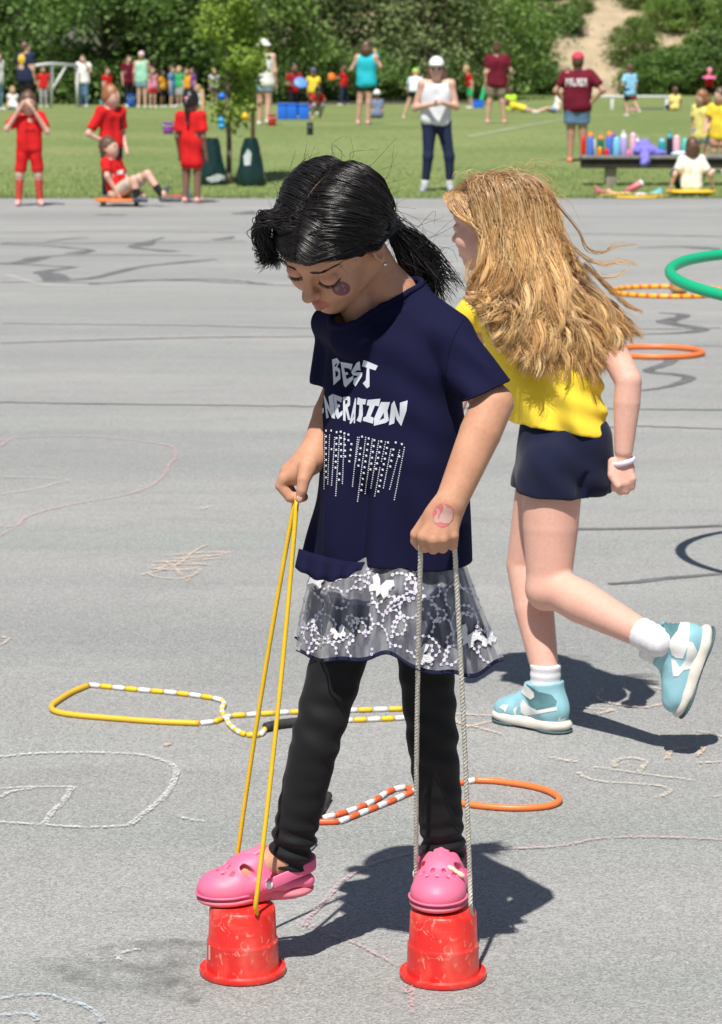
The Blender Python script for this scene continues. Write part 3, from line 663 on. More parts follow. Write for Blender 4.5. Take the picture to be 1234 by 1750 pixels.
def wbag(px, py, wpx, hpx, lb, seed):
    b = GF(px, py); s = F_PX / b[1]; w = wpx / s / 2; h = hpx / s; rs_ = np.random.RandomState(seed); n = 24
    prof = [(0.98, 0.0), (1.06, 0.05), (1.08, 0.16), (1.02, 0.32), (0.86, 0.5), (0.74, 0.66), (0.66, 0.78), (0.56, 0.88), (0.5, 0.95), (0.42, 1.0)]
    V = []
    for q, z in prof:
        for t in range(n):
            a = t / n * 2 * math.pi; k = 1 + 0.09 * math.sin(4 * a + z * 7 + seed) + 0.06 * math.sin(7 * a - 6 * z + seed); V.append(b + np.array([w * q * k * math.cos(a), w * 0.8 * q * k * math.sin(a), h * z + 0.015 * math.sin(4 * a) * (z > 0.9)]))
    F = [(i * n + t, i * n + (t + 1) % n, (i + 1) * n + (t + 1) % n, (i + 1) * n + t) for i in range(len(prof) - 1) for t in range(n)]
    o = mk('watering_bag', V, F, BAGM, org=b, label=lb, cat='bag', group='watering bags of the young tree')
    return o, b
o1, _ = wbag(361, 318, 50, 80, 'dark green watering bag slumped left of the young tree', 1)
o2, _ = wbag(429, 320, 46, 82, 'dark green watering bag standing right of the young tree', 2)
bv = bvh_of([o1]); lay('printed_patch', [[(352, 305), (372, 297), (384, 300), (386, 308), (360, 312)]], bv, 0.004, BAGP, o1, 6)
bv = bvh_of([o2]); lay('printed_patch', [[(416, 268), (424, 254), (430, 262), (428, 282), (418, 283)]], bv, 0.004, BAGP, o2, 6)
# ================================================================ PEOPLE AND THINGS IN THE BACKGROUND
SK1 = M('skin_light', (0.62, 0.38, 0.29), 0.5, var=0.06, vscale=6, sss=0.0); SK2 = M('skin_tan', (0.46, 0.26, 0.18), 0.5, var=0.06, vscale=6); SK3 = M('skin_brown', (0.22, 0.12, 0.08), 0.5, var=0.06, vscale=6)
HB = M('hair_brown', (0.11, 0.06, 0.035), 0.45, var=0.35, vscale=30); HK = M('hair_black', (0.014, 0.012, 0.012), 0.4); HG = M('hair_ginger', (0.28, 0.12, 0.05), 0.45, var=0.25, vscale=30); HF = M('hair_fair', (0.42, 0.28, 0.14), 0.45, var=0.25, vscale=30)
def cloth(name, c, **k): return M(name, c, 0.85, var=k.pop('var', 0.12), vscale=5, bump=0.35, bscale=22, spec=0.15, **k)
RED = cloth('red_cotton', (0.62, 0.018, 0.02)); DRED = cloth('dark_red_cotton', (0.34, 0.02, 0.025)); MAROON = cloth('maroon_cotton', (0.15, 0.012, 0.028)); YEL = cloth('yellow_cotton', (0.85, 0.62, 0.06)); PYEL = cloth('pale_yellow_cotton', (0.85, 0.72, 0.25))
ORY = cloth('gold_cotton', (0.85, 0.40, 0.02)); WHT = cloth('white_cotton', (0.80, 0.80, 0.80)); PBLU = cloth('pale_blue_cotton', (0.62, 0.78, 0.85)); SKYB = cloth('sky_blue_cotton', (0.28, 0.56, 0.80)); TURQ = cloth('turquoise_jersey', (0.03, 0.50, 0.62)); MINT = cloth('mint_cotton', (0.36, 0.68, 0.52))
NAVY = cloth('navy_cotton', (0.022, 0.032, 0.075)); BLK = cloth('black_cotton', (0.02, 0.02, 0.023)); KHA = cloth('khaki_cotton', (0.27, 0.22, 0.17)); BEI = cloth('beige_cotton', (0.52, 0.45, 0.36)); DEN = cloth('denim', (0.14, 0.24, 0.40), ); LDEN = cloth('light_denim', (0.28, 0.42, 0.60)); GREEN = cloth('green_cotton', (0.05, 0.42, 0.16)); PURP = cloth('purple_cotton', (0.20, 0.07, 0.36)); BLUS = cloth('blue_cotton', (0.10, 0.27, 0.55)); LIL = cloth('lilac_cotton', (0.62, 0.55, 0.74)); LIME = cloth('lime_cotton', (0.50, 0.85, 0.05)); PINK = cloth('pink_cotton', (0.82, 0.28, 0.42)); GREY = cloth('grey_cotton', (0.42, 0.42, 0.44)); CREAM = cloth('cream_cotton', (0.80, 0.80, 0.70)); STEEL = cloth('slate_cotton', (0.20, 0.24, 0.38)); FLOR = cloth('floral_cotton', (0.70, 0.35, 0.28), var=0.5)
SHW = M('shoe_white', (0.7, 0.7, 0.7), 0.6); SHP = M('shoe_pink', (0.75, 0.42, 0.40), 0.6, var=0.2, vscale=20); SHO = M('shoe_coral', (0.85, 0.25, 0.16), 0.6); SHD = M('shoe_dark', (0.07, 0.09, 0.14), 0.6); SHT = M('shoe_teal', (0.55, 0.57, 0.62), 0.6, var=0.5, vscale=12, col2=(0.08, 0.12, 0.22)); DARK = M('dark_glass', (0.02, 0.02, 0.02), 0.15); CAPR = M('cap_red', (0.62, 0.05, 0.10), 0.8); CAPW = M('cap_white', (0.8, 0.8, 0.8), 0.8); CAPP = M('cap_pink', (0.75, 0.55, 0.62), 0.8); LIMEP = M('cap_lime', (0.3, 0.8, 0.05), 0.7); GOLDP = M('gold_print', (0.7, 0.45, 0.03), 0.7)

def person(pos, ht, face=0, child=False, skin=SK1, hair=HB, hstyle='short', top=RED, sleeve=0.55, bottom=None, blen=0.5, shoes=SHW, socks=None, lean=0, drop=0.0, side=0,
           J=None, res=None, label='', group='people on the far side of the playground', hem=0.5, cap=None, fat=1.0, head_turn=0, tuck=False, glasses=False, tight=False):
    """pos: where the feet stand. Local frame: faces -Y, +x is the person's left; unit = body height."""
    s = Sdf(0.02 * ht); J = J or {}
    if child: hc, hr, sh, shx, nz, wst = 0.895, (0.066, 0.078, 0.088), 0.765, 0.098, 0.80, 0.50
    else: hc, hr, sh, shx, nz, wst = 0.925, (0.050, 0.062, 0.070), 0.815, 0.108, 0.85, 0.53
    a = math.radians(face); Rz = np.array([[math.cos(a), -math.sin(a), 0], [math.sin(a), math.cos(a), 0], [0, 0, 1]])
    la, sa = math.radians(lean), math.radians(side)
    Rl = np.array([[1, 0, 0], [0, math.cos(la), math.sin(la) * -1], [0, math.sin(la), math.cos(la)]]) @ np.eye(3)
    Rl = np.array([[1, 0, 0], [0, math.cos(la), -math.sin(la)], [0, math.sin(la), math.cos(la)]]); Rs = np.array([[math.cos(sa), 0, math.sin(sa)], [0, 1, 0], [-math.sin(sa), 0, math.cos(sa)]])
    piv = np.array([0, 0, wst]); pos = np.asarray(pos, float)
    def W(p): return pos + Rz @ (np.asarray(p, float) * ht)
    def U(p): return Rs @ (Rl @ (np.asarray(p, float) - piv)) + piv - np.array([0, 0, drop])
    D = np.array([0, 0, drop])
    j = dict(eL=U((shx + 0.03, 0.015, sh - 0.18)), wL=U((shx + 0.035, -0.02, sh - 0.335)), eR=U((-shx - 0.03, 0.015, sh - 0.18)), wR=U((-shx - 0.035, -0.02, sh - 0.335)),
             kL=np.array((0.055, -0.008, 0.275)) - D * 0.5, aL=np.array((0.06, 0.012, 0.045)), kR=np.array((-0.055, -0.008, 0.275)) - D * 0.5, aR=np.array((-0.06, 0.012, 0.045)), tL=None, tR=None)
    for k_, v in J.items(): j[k_] = np.asarray(v, float)
    hipL, hipR = np.array((0.05, 0, wst)) - D, np.array((-0.05, 0, wst)) - D
    shL, shR = U((shx, 0, sh)), U((-shx, 0, sh)); res = res or min(0.032, max(0.013, pos[1] * 0.00056)); f = fat
    hd = U((0, -0.01, hc)); nk = U((0, 0.008, nz)); ch = U((0, 0, sh - 0.05))
    q = lambda v: v * ht
    ht_a = math.radians(head_turn); Rh = Rz @ np.array([[math.cos(ht_a), -math.sin(ht_a), 0], [math.sin(ht_a), math.cos(ht_a), 0], [0, 0, 1]]) @ Rs @ Rl
    hl = lambda p: W(hd) + Rh @ (np.asarray(p, float) * ht)
    s.ell(W(hd), q(np.array(hr)), Rh).ell(hl((0, -0.018, -0.03)), q(np.array((hr[0] * 0.82, hr[1] * 0.75, hr[2] * 0.72))), Rh)
    s.cone(hl((0, -hr[1] - 0.002, -0.012)), hl((0, -hr[1] + 0.006, 0.012)), q(0.009), q(0.006), k=q(0.01))
    for e_ in (1, -1): s.ell(hl((e_ * hr[0] * 1.0, 0.008, -0.012)), q(np.array((0.008, 0.012, 0.018))), Rh, k=q(0.006))
    s.cone(W(nk - np.array((0, 0, 0.05))), W(hd - np.array((0, 0, 0.02))), q(0.030), q(0.028))
    def torso(S, g, low=0.0):
        for e_ in (1, -1):
            S.cone(W(U((e_ * 0.043 * f, 0, wst - low))), W(U((e_ * 0.05 * f, 0, sh - 0.055))), q(0.062 * f) + g, q(0.058 * f) + g)
        S.cone(W(shL), W(shR), q(0.036) + g, q(0.036) + g); S.cone(W(U((0, 0, sh - 0.03))), W(U((0, 0, sh + 0.025))), q(0.05) + g * 0.5, q(0.03) + g * 0.3)
    def legs(S, g, fr, fl=1.0):
        for h_, k_, n_ in ((hipL, j['kL'], j['aL']), (hipR, j['kR'], j['aR'])):
            S.cone(W(h_), W(h_ * 0.85 + np.array((0, 0, 0.15 * h_[2]))), q(0.060 * f) + g * 0.5, q(0.060 * f) + g * 0.5)
            t = min(1, fr / 0.5); S.cone(W(h_), W(h_ + (k_ - h_) * t), q(0.060 * f) + g, q(0.060 * f + (0.036 - 0.060 * f) * t * fl) + g)
            if fr > 0.5:
                t = (fr - 0.5) / 0.5; S.cone(W(k_), W(k_ + (n_ - k_) * t), q(0.038) + g, q(0.038 - 0.013 * t * fl) + g)
    torso(s, 0); legs(s, 0, 1.0)
    for A, E, Wr in ((shL, j['eL'], j['wL']), (shR, j['eR'], j['wR'])):
        s.cone(W(A), W(E), q(0.030), q(0.024)).cone(W(E), W(Wr), q(0.024), q(0.016)); d = Wr - E; d = d / np.linalg.norm(d)
        s.cone(W(Wr), W(Wr + d * 0.045), q(0.016), q(0.017), k=q(0.01))
        lat = np.cross(d, (0, 1, 0.2)); lat /= np.linalg.norm(lat)
        for t_, e_ in ((0.055, -0.9), (0.06, -0.3), (0.06, 0.3), (0.052, 0.9)): s.cone(W(Wr + d * 0.035 + lat * e_ * 0.012), W(Wr + d * (t_ + 0.022) + lat * e_ * 0.015), q(0.0065), q(0.005), k=q(0.004))
        s.cone(W(Wr + d * 0.015 + lat * 0.012), W(Wr + d * 0.04 + lat * 0.028), q(0.007), q(0.0055), k=q(0.006))
    ft = []
    for n_, k_, t_ in ((j['aL'], j['kL'], j['tL']), (j['aR'], j['kR'], j['tR'])):
        toe = np.array((0.012 * np.sign(n_[0] + 1e-9), -0.085, -0.025)) if t_ is None else np.asarray(t_, float); ft.append((n_, toe))
        s.cone(W(n_ + (0, 0.008, -0.018)), W(n_ + toe * 0.9 + (0, 0, 0.003)), q(0.020), q(0.016))
    V, F = s.mesh(res); root = mk('person', V, F, skin, org=pos, label=label, cat='person', group=group)
    if top is not None:
        S = Sdf(0.02 * ht); g = q(0.010); torso(S, g, 0 if tuck else wst - hem)
        if not tuck: 
            for e_ in (1, -1): S.cone(W(U((e_ * 0.04, 0, hem))), W(U((e_ * 0.043, 0, wst + 0.06))), q(0.068 * f) + g, q(0.062 * f) + g)
        if sleeve > 0:
            for A, E in ((shL, j['eL']), (shR, j['eR'])): S.cone(W(A), W(A + (E - A) * sleeve), q(0.036) + g, q(0.035) + g); S.cut(W(A + (E - A) * sleeve), Rz @ (E - A), q(0.07))
        S.cut(W(U((0, -0.01, sh + (0.032 if sleeve else 0.012)))), Rz @ U((0, -0.35, 1.0)) - Rz @ U((0, 0, 0)), q(0.075 if sleeve else 0.085))
        if not sleeve:
            for A, e_ in ((shL, 1), (shR, -1)): S.ell(W(A + np.array((e_ * 0.012, 0, -0.01))), q(np.array((0.035, 0.06, 0.06))), Rz, k=q(0.01), m='sub')
        S.disp = lambda X: 0.006 * ht * sn(X, 16 / ht, 3) * 0.9 + 0.0065 * ht * sn(X * np.array([1, 1, 0.4]), 38 / ht, 5)
        S.cut(W(U((0, 0, hem - 0.055))), (0, 0, -1) if lean < 40 else Rz @ (U((0, 0, 0)) - U((0, 0, 1))), q(0.17))
        V, F = S.mesh(res); mk('shirt', V, F, top, root)
    if bottom is not None:
        S = Sdf(0.02 * ht); g = q((0.002 if tight else 0.006) if blen > 0.6 else 0.007)
        for e_ in (1, -1): S.cone(W(U((e_ * 0.043 * f, 0, wst))), W(U((e_ * 0.043 * f, 0, wst + 0.03))), q(0.062 * f) + q(0.002), q(0.06 * f) + q(0.001))
        legs(S, g, blen, 0.5 if blen <= 0.5 else 1.0); S.disp = lambda X: (0.0004 if tight else 0.002 if blen > 0.6 else 0.004) * ht * sn(X, 22 / ht, 8)
        for h_, k_, n_ in ((hipL, j['kL'], j['aL']), (hipR, j['kR'], j['aR'])):
            c_ = h_ + (k_ - h_) * blen * 2 if blen <= 0.5 else k_ + (n_ - k_) * (blen - 0.5) * 2; d_ = (k_ - h_) if blen <= 0.5 else (n_ - k_); S.cut(W(c_), Rz @ d_, q(0.085 if blen < 0.5 else 0.06))
        V, F = S.mesh(res); mk('shorts' if blen <= 0.55 else 'trousers', V, F, bottom, root)
    if socks is not None:
        for n_, k_ in ((j['aL'], j['kL']), (j['aR'], j['kR'])):
            S = Sdf(0.01 * ht); S.cone(W(n_), W(n_ + (k_ - n_) * socks[1]), q(0.027), q(0.030 + 0.008 * socks[1])); mk('sock', *S.mesh(res), socks[0], root)
    if shoes is not None:
        for n_, toe in ft:
            S = Sdf(0.012 * ht); S.cone(W(n_ + (0, 0.012, -0.016)), W(n_ + toe * 0.55 + (0, 0, 0.004)), q(0.028), q(0.026)).cone(W(n_ + toe * 0.5), W(n_ + toe * 1.05 + (0, 0, 0.002)), q(0.025), q(0.020))
            S.cut(W(n_ + (0, 0, 0.012)), Rz @ (np.array((0, -0.2, 1.0)) if toe[2] < 0 else (n_ - np.array((0, 0, 0)))), q(0.05)); sh_o = mk('shoe', *S.mesh(res * 0.8), shoes, root)
    # hair
    S = Sdf(0.012 * ht); up = np.array(hr) * np.array((1.10, 1.10, 1.10))
    S.ell(hl((0, 0.012, 0.012)), q(up), Rh)
    if hstyle in ('short', 'pony', 'bun', 'cap', 'bald'):
        S.ell(hl((0, -0.065, -0.052)), q(np.array((0.11, 0.07, 0.075))), Rh, m='sub', k=q(0.01)); S.ell(hl((0, -0.01, -0.115)), q(np.array((0.12, 0.13, 0.07))), Rh, m='sub', k=q(0.01))
    if hstyle == 'long':
        S.ell(hl((0, 0.03, -0.06)), q(np.array((0.07, 0.05, 0.09))), Rh).cone(hl((0.045, 0.025, -0.02)), hl((0.062, 0.02, -0.15)), q(0.035), q(0.026)).cone(hl((-0.045, 0.025, -0.02)), hl((-0.062, 0.02, -0.15)), q(0.035), q(0.026)); S.ell(hl((0, -0.075, -0.05)), q(np.array((0.052, 0.065, 0.075))), Rh, m='sub', k=q(0.01))
    if hstyle == 'bob':
        S.ell(hl((0, 0.03, -0.035)), q(np.array((0.078, 0.06, 0.085))), Rh); S.ell(hl((0, -0.085, -0.05)), q(np.array((0.055, 0.07, 0.075))), Rh, m='sub', k=q(0.01))
    if hstyle == 'pony': S.cone(hl((0, hr[1] + 0.005, 0.02)), hl((0.0, hr[1] + 0.03, -0.02)), q(0.018), q(0.022)).cone(hl((0, hr[1] + 0.03, -0.02)), hl((0.0, hr[1] + 0.02, -0.17)), q(0.022), q(0.010))
    if hstyle == 'bun': S.ell(hl((0, 0.055, 0.07)), q(0.028))
    S.disp = lambda X: 0.004 * ht * sn(X, 60 / ht, 9)
    if hstyle != 'none': mk('hair', *S.mesh(res * 0.85), hair, root)
    if cap is not None:
        S = Sdf(0.008 * ht); S.ell(hl((0, 0.006, 0.03)), q(np.array((hr[0] * 1.2, hr[1] * 1.18, hr[2] * 0.95))), Rh); S.cut(hl((0, 0, 0.022)), Rh @ np.array((0, 0, -1.0)), q(0.2))
        if cap[1] == 'bucket': S.p.append(('e', hl((0, 0.0, 0.022)), q(np.array((0.095, 0.105, 0.016))), Rh, None, q(0.01), 'add'))
        elif cap[1] == 'visor': S.p.append(('e', hl((0, -hr[1] * 1.05, 0.03)), q(np.array((0.046, 0.048, 0.008))), Rh, None, q(0.006), 'add'))
        elif cap[1] == 'back': S.p.append(('e', hl((0, hr[1] * 1.0, 0.03)), q(np.array((0.046, 0.048, 0.008))), Rh, None, q(0.006), 'add'))
        if cap[1] == 'bucket': S.cuts = [(hl((0, 0, 0.008)), Rh @ np.array((0, 0, -1.0)), q(0.2))]
        mk('cap', *S.mesh(res * 0.8), cap[0], root)
    if glasses:
        S = Sdf(0.003 * ht)
        for e_ in (1, -1): S.ell(hl((e_ * 0.022, -hr[1] * 0.93, 0.0)), q(np.array((0.019, 0.007, 0.012))), Rh)
        S.cone(hl((-0.02, -hr[1] * 0.95, 0.003)), hl((0.02, -hr[1] * 0.95, 0.003)), q(0.005)); mk('sunglasses', *S.mesh(res * 0.6), DARK, root)
    elif pos[1] < 48:
        for e_ in (1, -1): mk('eye', *Sdf(0.001).ell(hl((e_ * 0.027, -hr[1] * 0.965 - 0.001, 0.002)), q(np.array((0.011, 0.007, 0.0055))), Rh).mesh(res * 0.4), DARK, root)
    root['_h'] = ht
    return root, W, hl, j
def strip_ids():
    for o in bpy.data.objects:
        if '_h' in o: del o['_h']
def band(name, root, a, b, r, mat): return mk(name, *tube(np.linspace(a, b, 3), r, 10), mat, root)

# --- the children in red at the edge of the asphalt
kids = 'children in red at the edge of the asphalt'
c0 = G(52, 352)
p, W_, hl_, j_ = person(c0, 1.30, 8, True, SK1, HB, 'long', RED, 0.75, RED, 0.44, SHP, (cloth('red_sock', (0.62, 0.08, 0.06)), 0.85), J=dict(eL=(0.16, -0.08, 0.64), wL=(0.045, -0.10, 0.83), eR=(-0.19, -0.05, 0.665), wR=(-0.07, -0.09, 0.845), aL=(0.085, 0.01, 0.045), aR=(-0.10, 0.01, 0.045), kL=(0.075, -0.01, 0.27), kR=(-0.085, -0.01, 0.27)), fat=0.86, label='child in red shirt, red shorts and red socks holding hands to the face', group=kids)
lay('shorts_stripe', [[(75, 270), (78, 270), (84, 303), (80, 304)]], bvh_of([c for c in p.children if c.name.startswith('shorts')]), 0.004, WHT, p, 4)
lay('lettering', [[(43 + i * 3.0, 221), (45.2 + i * 3.0, 221), (45.2 + i * 3.0, 225), (43 + i * 3.0, 225)] for i in range(6)], bvh_of([c for c in p.children if c.name.startswith('shirt')]), 0.004, cloth('dark_red_print', (0.2, 0.02, 0.02)), p, 3, kind='stuff')
c0 = G(192, 344)
p, W_, hl_, j_ = person(c0, 1.36, 38, True, SK1, HG, 'short', RED, 0.8, BLK, 0.98, SHD, J=dict(eR=(-0.22, 0.02, 0.58), wR=(-0.075, -0.06, 0.50), wL=(0.10, -0.08, 0.45)), fat=0.86, label='ginger-haired boy in red shirt and black trousers with hand on hip', group=kids, head_turn=20)
lay('trouser_stripe', [[(181, 240), (184, 240), (186, 275), (183, 275)]], bvh_of([c for c in p.children if c.name.startswith('trousers')]), 0.004, WHT, p, 4); lay('trouser_stripe', [[(186.5, 240), (189.5, 240), (191.5, 275), (188.5, 275)]], bvh_of([c for c in p.children if c.name.startswith('trousers')]), 0.004, WHT, p, 4)
lay('number_patch', [[(204, 200), (209, 200), (209, 222), (204, 222)]], bvh_of([c for c in p.children if c.name.startswith('shirt')]), 0.004, cloth('dark_print', (0.12, 0.02, 0.02)), p, 4)
c0 = G(203, 352)
p, W_, hl_, j_ = person(c0 + (0, 0, 0.05), 1.32, 62, True, SK1, HB, 'short', RED, 0.7, BEI, 0.40, SHD, lean=-14, drop=0.43,
       J=dict(kL=(0.06, -0.26, 0.235), aL=(0.05, -0.42, 0.05), kR=(-0.06, -0.20, 0.19), aR=(-0.08, -0.24, 0.04), tL=(0.02, -0.035, 0.075), tR=(0, -0.085, -0.02), eL=(0.14, 0.02, 0.20), wL=(0.09, -0.17, 0.075), eR=(-0.14, 0.02, 0.22), wR=(-0.1, -0.05, 0.08)), socks=(BLK, 0.42), fat=0.9, label='boy in red shirt and beige shorts sitting on an orange scooter board', group=kids)
lay('lettering', [[(200 + i * 2.6, 292 - i * 0.6), (202 + i * 2.6, 292 - i * .6), (202 + i * 2.6, 299 - i * .6), (200 + i * 2.6, 299 - i * .6)] for i in range(4)], bvh_of([c for c in p.children if c.name.startswith('shirt')]), 0.005, WHT, p, 3, kind='stuff')
c0 = G(328, 347)
p, W_, hl_, j_ = person(c0, 1.30, 158, True, SK3, HK, 'pony', RED, 0.75, None, 0.4, SHP, None, hem=0.36, fat=0.84, label='girl in long red shirt dress with black ponytail seen from behind', group=kids, J=dict(wL=(0.14, -0.06, 0.42)))
mk('hair_bow', *Sdf(0.004).ell(hl_((0.0, 0.095, 0.03)), 1.3 * np.array((0.02, 0.012, 0.014))).mesh(0.006), PINK, p)

# scooter boards
def scooter(px, py, wpx, mat, lb):
    c = G(px, py); s_ = F_PX / c[1]; w = wpx / s_; r = empty('scooter_board', c, lb, 'scooter board', 'scooter boards')
    n = 28; ang = np.arange(n) / n * 2 * math.pi; sup = lambda t, e: np.sign(t) * np.abs(t) ** e
    outl = np.stack([w / 2 * sup(np.cos(ang), 0.5) * (1 - 0.06 * np.cos(4 * ang)), w / 2 * 0.85 * sup(np.sin(ang), 0.5)], 1)
    V = []; 
    for k_, z in ((0.96, 0.055), (1, 0.062), (1, 0.078), (0.95, 0.086)): V += [c + np.array((x * k_, y * k_, z)) for x, y in outl]
    F = [(i * n + t, i * n + (t + 1) % n, (i + 1) * n + (t + 1) % n, (i + 1) * n + t) for i in range(3) for t in range(n)] + [tuple(range(n))[::-1], tuple(3 * n + t for t in range(n))]
    mk('deck', V, F, mat, r)
    for sx in (-1, 1):
        for sy in (-1, 1):
            mk('caster', *xf(lathe([(0.0, -0.012), (0.026, -0.012), (0.028, 0), (0.026, 0.012), (0.0, 0.012)], seg=14), (c[0] + sx * w * 0.36, c[1] + sy * w * 0.3, c[2] + 0.028), ry=math.pi / 2), BLKP, r)
            hd_ = mk('handle', *tube(spline([c + (sx * w * 0.5, sy * w * 0.12, 0.07), c + (sx * w * 0.56, sy * w * 0.05, 0.075), c + (sx * w * 0.5, -sy * 0.0, 0.07)], 6), 0.011, 6), mat, r) if sy == 1 else None
    return r
BLKP = M('black_plastic', (0.02, 0.02, 0.022), 0.5); ORP = M('orange_plastic', (0.85, 0.20, 0.02), 0.4); YEP = M('yellow_plastic', (0.85, 0.52, 0.02), 0.4)
scooter(205, 352, 78, ORP, 'orange plastic scooter board under the sitting boy in red')
scooter(1181, 337, 74, YEP, 'yellow plastic scooter board under the child in the cream shirt')
# --- adults and children on the lawn
lawn = 'people standing on the lawn'
p, W_, hl_, j_ = person(GF(745, 330), 1.66, -4, False, SK1, HB, 'long', cloth('white_tank', (0.72, 0.74, 0.78)), 0.0, NAVY, 0.97, SHT, (WHT, 0.2), J=dict(eL=(0.15, -0.01, 0.645), wL=(0.045, -0.14, 0.675), eR=(-0.16, 0.0, 0.635), wR=(-0.01, -0.15, 0.665), kL=(0.10, -0.01, 0.275), aL=(0.105, 0.01, 0.045), kR=(-0.06, -0.01, 0.275), aR=(-0.085, 0.01, 0.045)), cap=(CAPW, 'visor'), glasses=True, tight=True, hem=0.56, label='woman in white cap, white tank top and navy leggings clasping her hands', group=lawn, fat=0.97)
p, W_, hl_, j_ = person(GF(985, 279), 1.62, 172, False, SK2, HB, 'short', MAROON, 0.7, DEN, 0.33, SHO, None, J=dict(eR=(0.0 - 0.24, 0.06, 0.665), wR=(-0.12, 0.02, 0.545), eL=(0.2, 0.03, 0.66), wL=(0.12, -0.03, 0.56)), cap=(CAPR, 'visor'), hem=0.52, fat=1.18, label='woman in maroon lettered shirt, red cap and denim shorts seen from behind', group=lawn)
def blocks(x0, y0, n, w, h, gap): return [[(x0 + i * (w + gap), y0 + 0.2 * (i - n / 2) ** 2 * 0.2), (x0 + i * (w + gap) + w, y0 + 0.2 * (i - n / 2) ** 2 * 0.2), (x0 + i * (w + gap) + w, y0 + h), (x0 + i * (w + gap), y0 + h)] for i in range(n)]
# the arched word on the back: strokes of blocky capitals
def caps(word, x0, y0, w, h, gap, t=0.26, slant=0.0):
    st = {'P': [(0, 0, t, 1), (0, 0, 1, t), (1 - t, 0, 1, .55), (0, .45, 1, .6)], 'A': [(0, 0, t, 1), (1 - t, 0, 1, 1), (0, 0, 1, t), (0, .5, 1, .68)], 'L': [(0, 0, t, 1), (0, 1 - t, 1, 1)], 'M': [(0, 0, t, 1), (1 - t, 0, 1, 1), (0, 0, 1, t), (.4, 0, .6, .7)], 'E': [(0, 0, t, 1), (0, 0, 1, t), (0, .42, .8, .58), (0, 1 - t, 1, 1)], 'R': [(0, 0, t, 1), (0, 0, 1, t), (1 - t, 0, 1, 1), (0, .45, 1, .6)], 'T': [(.38, 0, .62, 1), (0, 0, 1, t)], 'N': [(0, 0, t, 1), (1 - t, 0, 1, 1), (.2, .1, .8, .6)]}
    out = []
    for i, ch in enumerate(word):
        ox = x0 + i * (w + gap); oy = y0 + 0.35 * (i - (len(word) - 1) / 2) ** 2 * 0.25
        for a, b_, c_, d_ in st.get(ch, []): out.append([(ox + a * w, oy + b_ * h), (ox + c_ * w, oy + b_ * h), (ox + c_ * w, oy + d_ * h), (ox + a * w, oy + d_ * h)])
    return out
lay('lettering', caps('PALMER', 967, 134, 4.6, 13, 1.6), bvh_of([c for c in p.children if c.name.startswith('shirt')]), 0.005, WHT, p, 3, kind='stuff')
p, W_, hl_, j_ = person(GF(848, 212), 1.65, 178, False, SK1, HB, 'bun', MAROON, 0.65, KHA, 0.36, SHP, None, J=dict(eR=(-0.18, 0.0, 0.66), wR=(-0.15, -0.06, 0.53), kL=(0.085, 0, 0.275), aL=(0.11, 0.0, 0.045), kR=(-0.075, 0, 0.275), aR=(-0.10, 0, 0.045)), fat=1.12, label='woman in maroon shirt and khaki shorts with hair in a bun', group=lawn)
p, W_, hl_, j_ = person(GF(626, 214), 1.66, 168, False, SK1, HB, 'bob', TURQ, 0.0, BLK, 0.24, SHP, None, J=dict(eR=(-0.17, -0.02, 0.70), wR=(-0.10, -0.07, 0.86), eL=(0.18, 0.0, 0.67), wL=(0.14, -0.10, 0.66), aL=(0.10, 0, 0.045), aR=(-0.02, 0, 0.045), kL=(0.08, 0, 0.275), kR=(-0.03, 0, 0.275)), fat=1.05, label='woman in turquoise tank top and black shorts raising a hand to her ear', group=lawn)
p, W_, hl_, j_ = person(GF(452, 215), 1.68, 170, False, SK1, HF, 'short', WHT, 0.0, LDEN, 0.26, SHW, None, cap=(CAPW, 'bucket'), J=dict(kR=(-0.05, 0.0, 0.28), aR=(-0.045, 0.05, 0.07)), fat=1.08, label='woman in white bucket hat, white top and denim shorts seen from behind', group=lawn)
p, W_, hl_, j_ = person(GF(46, 198), 1.80, 150, False, SK1, HB, 'short', NAVY, 0.6, BLK, 0.42, SHD, None, J=dict(eL=(0.15, -0.02, 0.64), wL=(0.05, -0.12, 0.58)), fat=1.18, head_turn=-40, label='man in navy shirt with gold badge on the back and dark shorts', group=lawn)
lay('round_badge', [[(37 + 6 * math.cos(a), 101 + 9 * math.sin(a)) for a in np.linspace(0, 6.28, 13)[:-1]]], bvh_of([c for c in p.children if c.name.startswith('shirt')]), 0.006, GOLDP, p, 4)
p, W_, hl_, j_ = person(GF(710, 203), 1.28, 178, True, SK1, HF, 'short', PBLU, 0.6, BLK, 0.25, SHW, None, lean=40, J=dict(kL=(0.13, 0.0, 0.27), aL=(0.21, 0.03, 0.045), kR=(-0.10, 0.0, 0.27), aR=(-0.19, 0.02, 0.045), eR=(-0.12, -0.2, 0.53), wR=(-0.10, -0.22, 0.38), eL=(0.16, -0.2, 0.53), wL=(0.12, -0.22, 0.4)), cap=(LIMEP, 'back'), label='girl in pale blue shirt and black shorts bending forward with legs apart', group=lawn)
p, W_, hl_, j_ = person(GF(1076, 200), 1.28, 205, True, SK1, HB, 'short', SKYB, 0.8, BLK, 0.42, SHW, None, lean=4, hem=0.44, J=dict(kL=(0.06, -0.03, 0.27), aL=(0.06, 0.01, 0.045), kR=(-0.07, 0.04, 0.28), aR=(-0.12, 0.15, 0.12), eL=(0.17, 0.02, 0.60), wL=(0.16, -0.10, 0.52)), label='boy in sky blue shirt and dark shorts walking in front of the white bench', group=lawn)
lay('shorts_panel', [[(1079, 165), (1085, 165), (1085, 173), (1079, 173)]], bvh_of([c for c in p.children if c.name.startswith('shorts')]), 0.005, RED, p, 4)
far = 'children and helpers playing on the far lawn'
def standing(px, py, ht, face, lb, **k): return person(GF(px, py), ht, face, label=lb, group=far, **k)
standing(-2, 189, 1.65, 60, 'person in pale jeans cut off by the left edge of the picture', top=WHT, bottom=LDEN, blen=0.98)
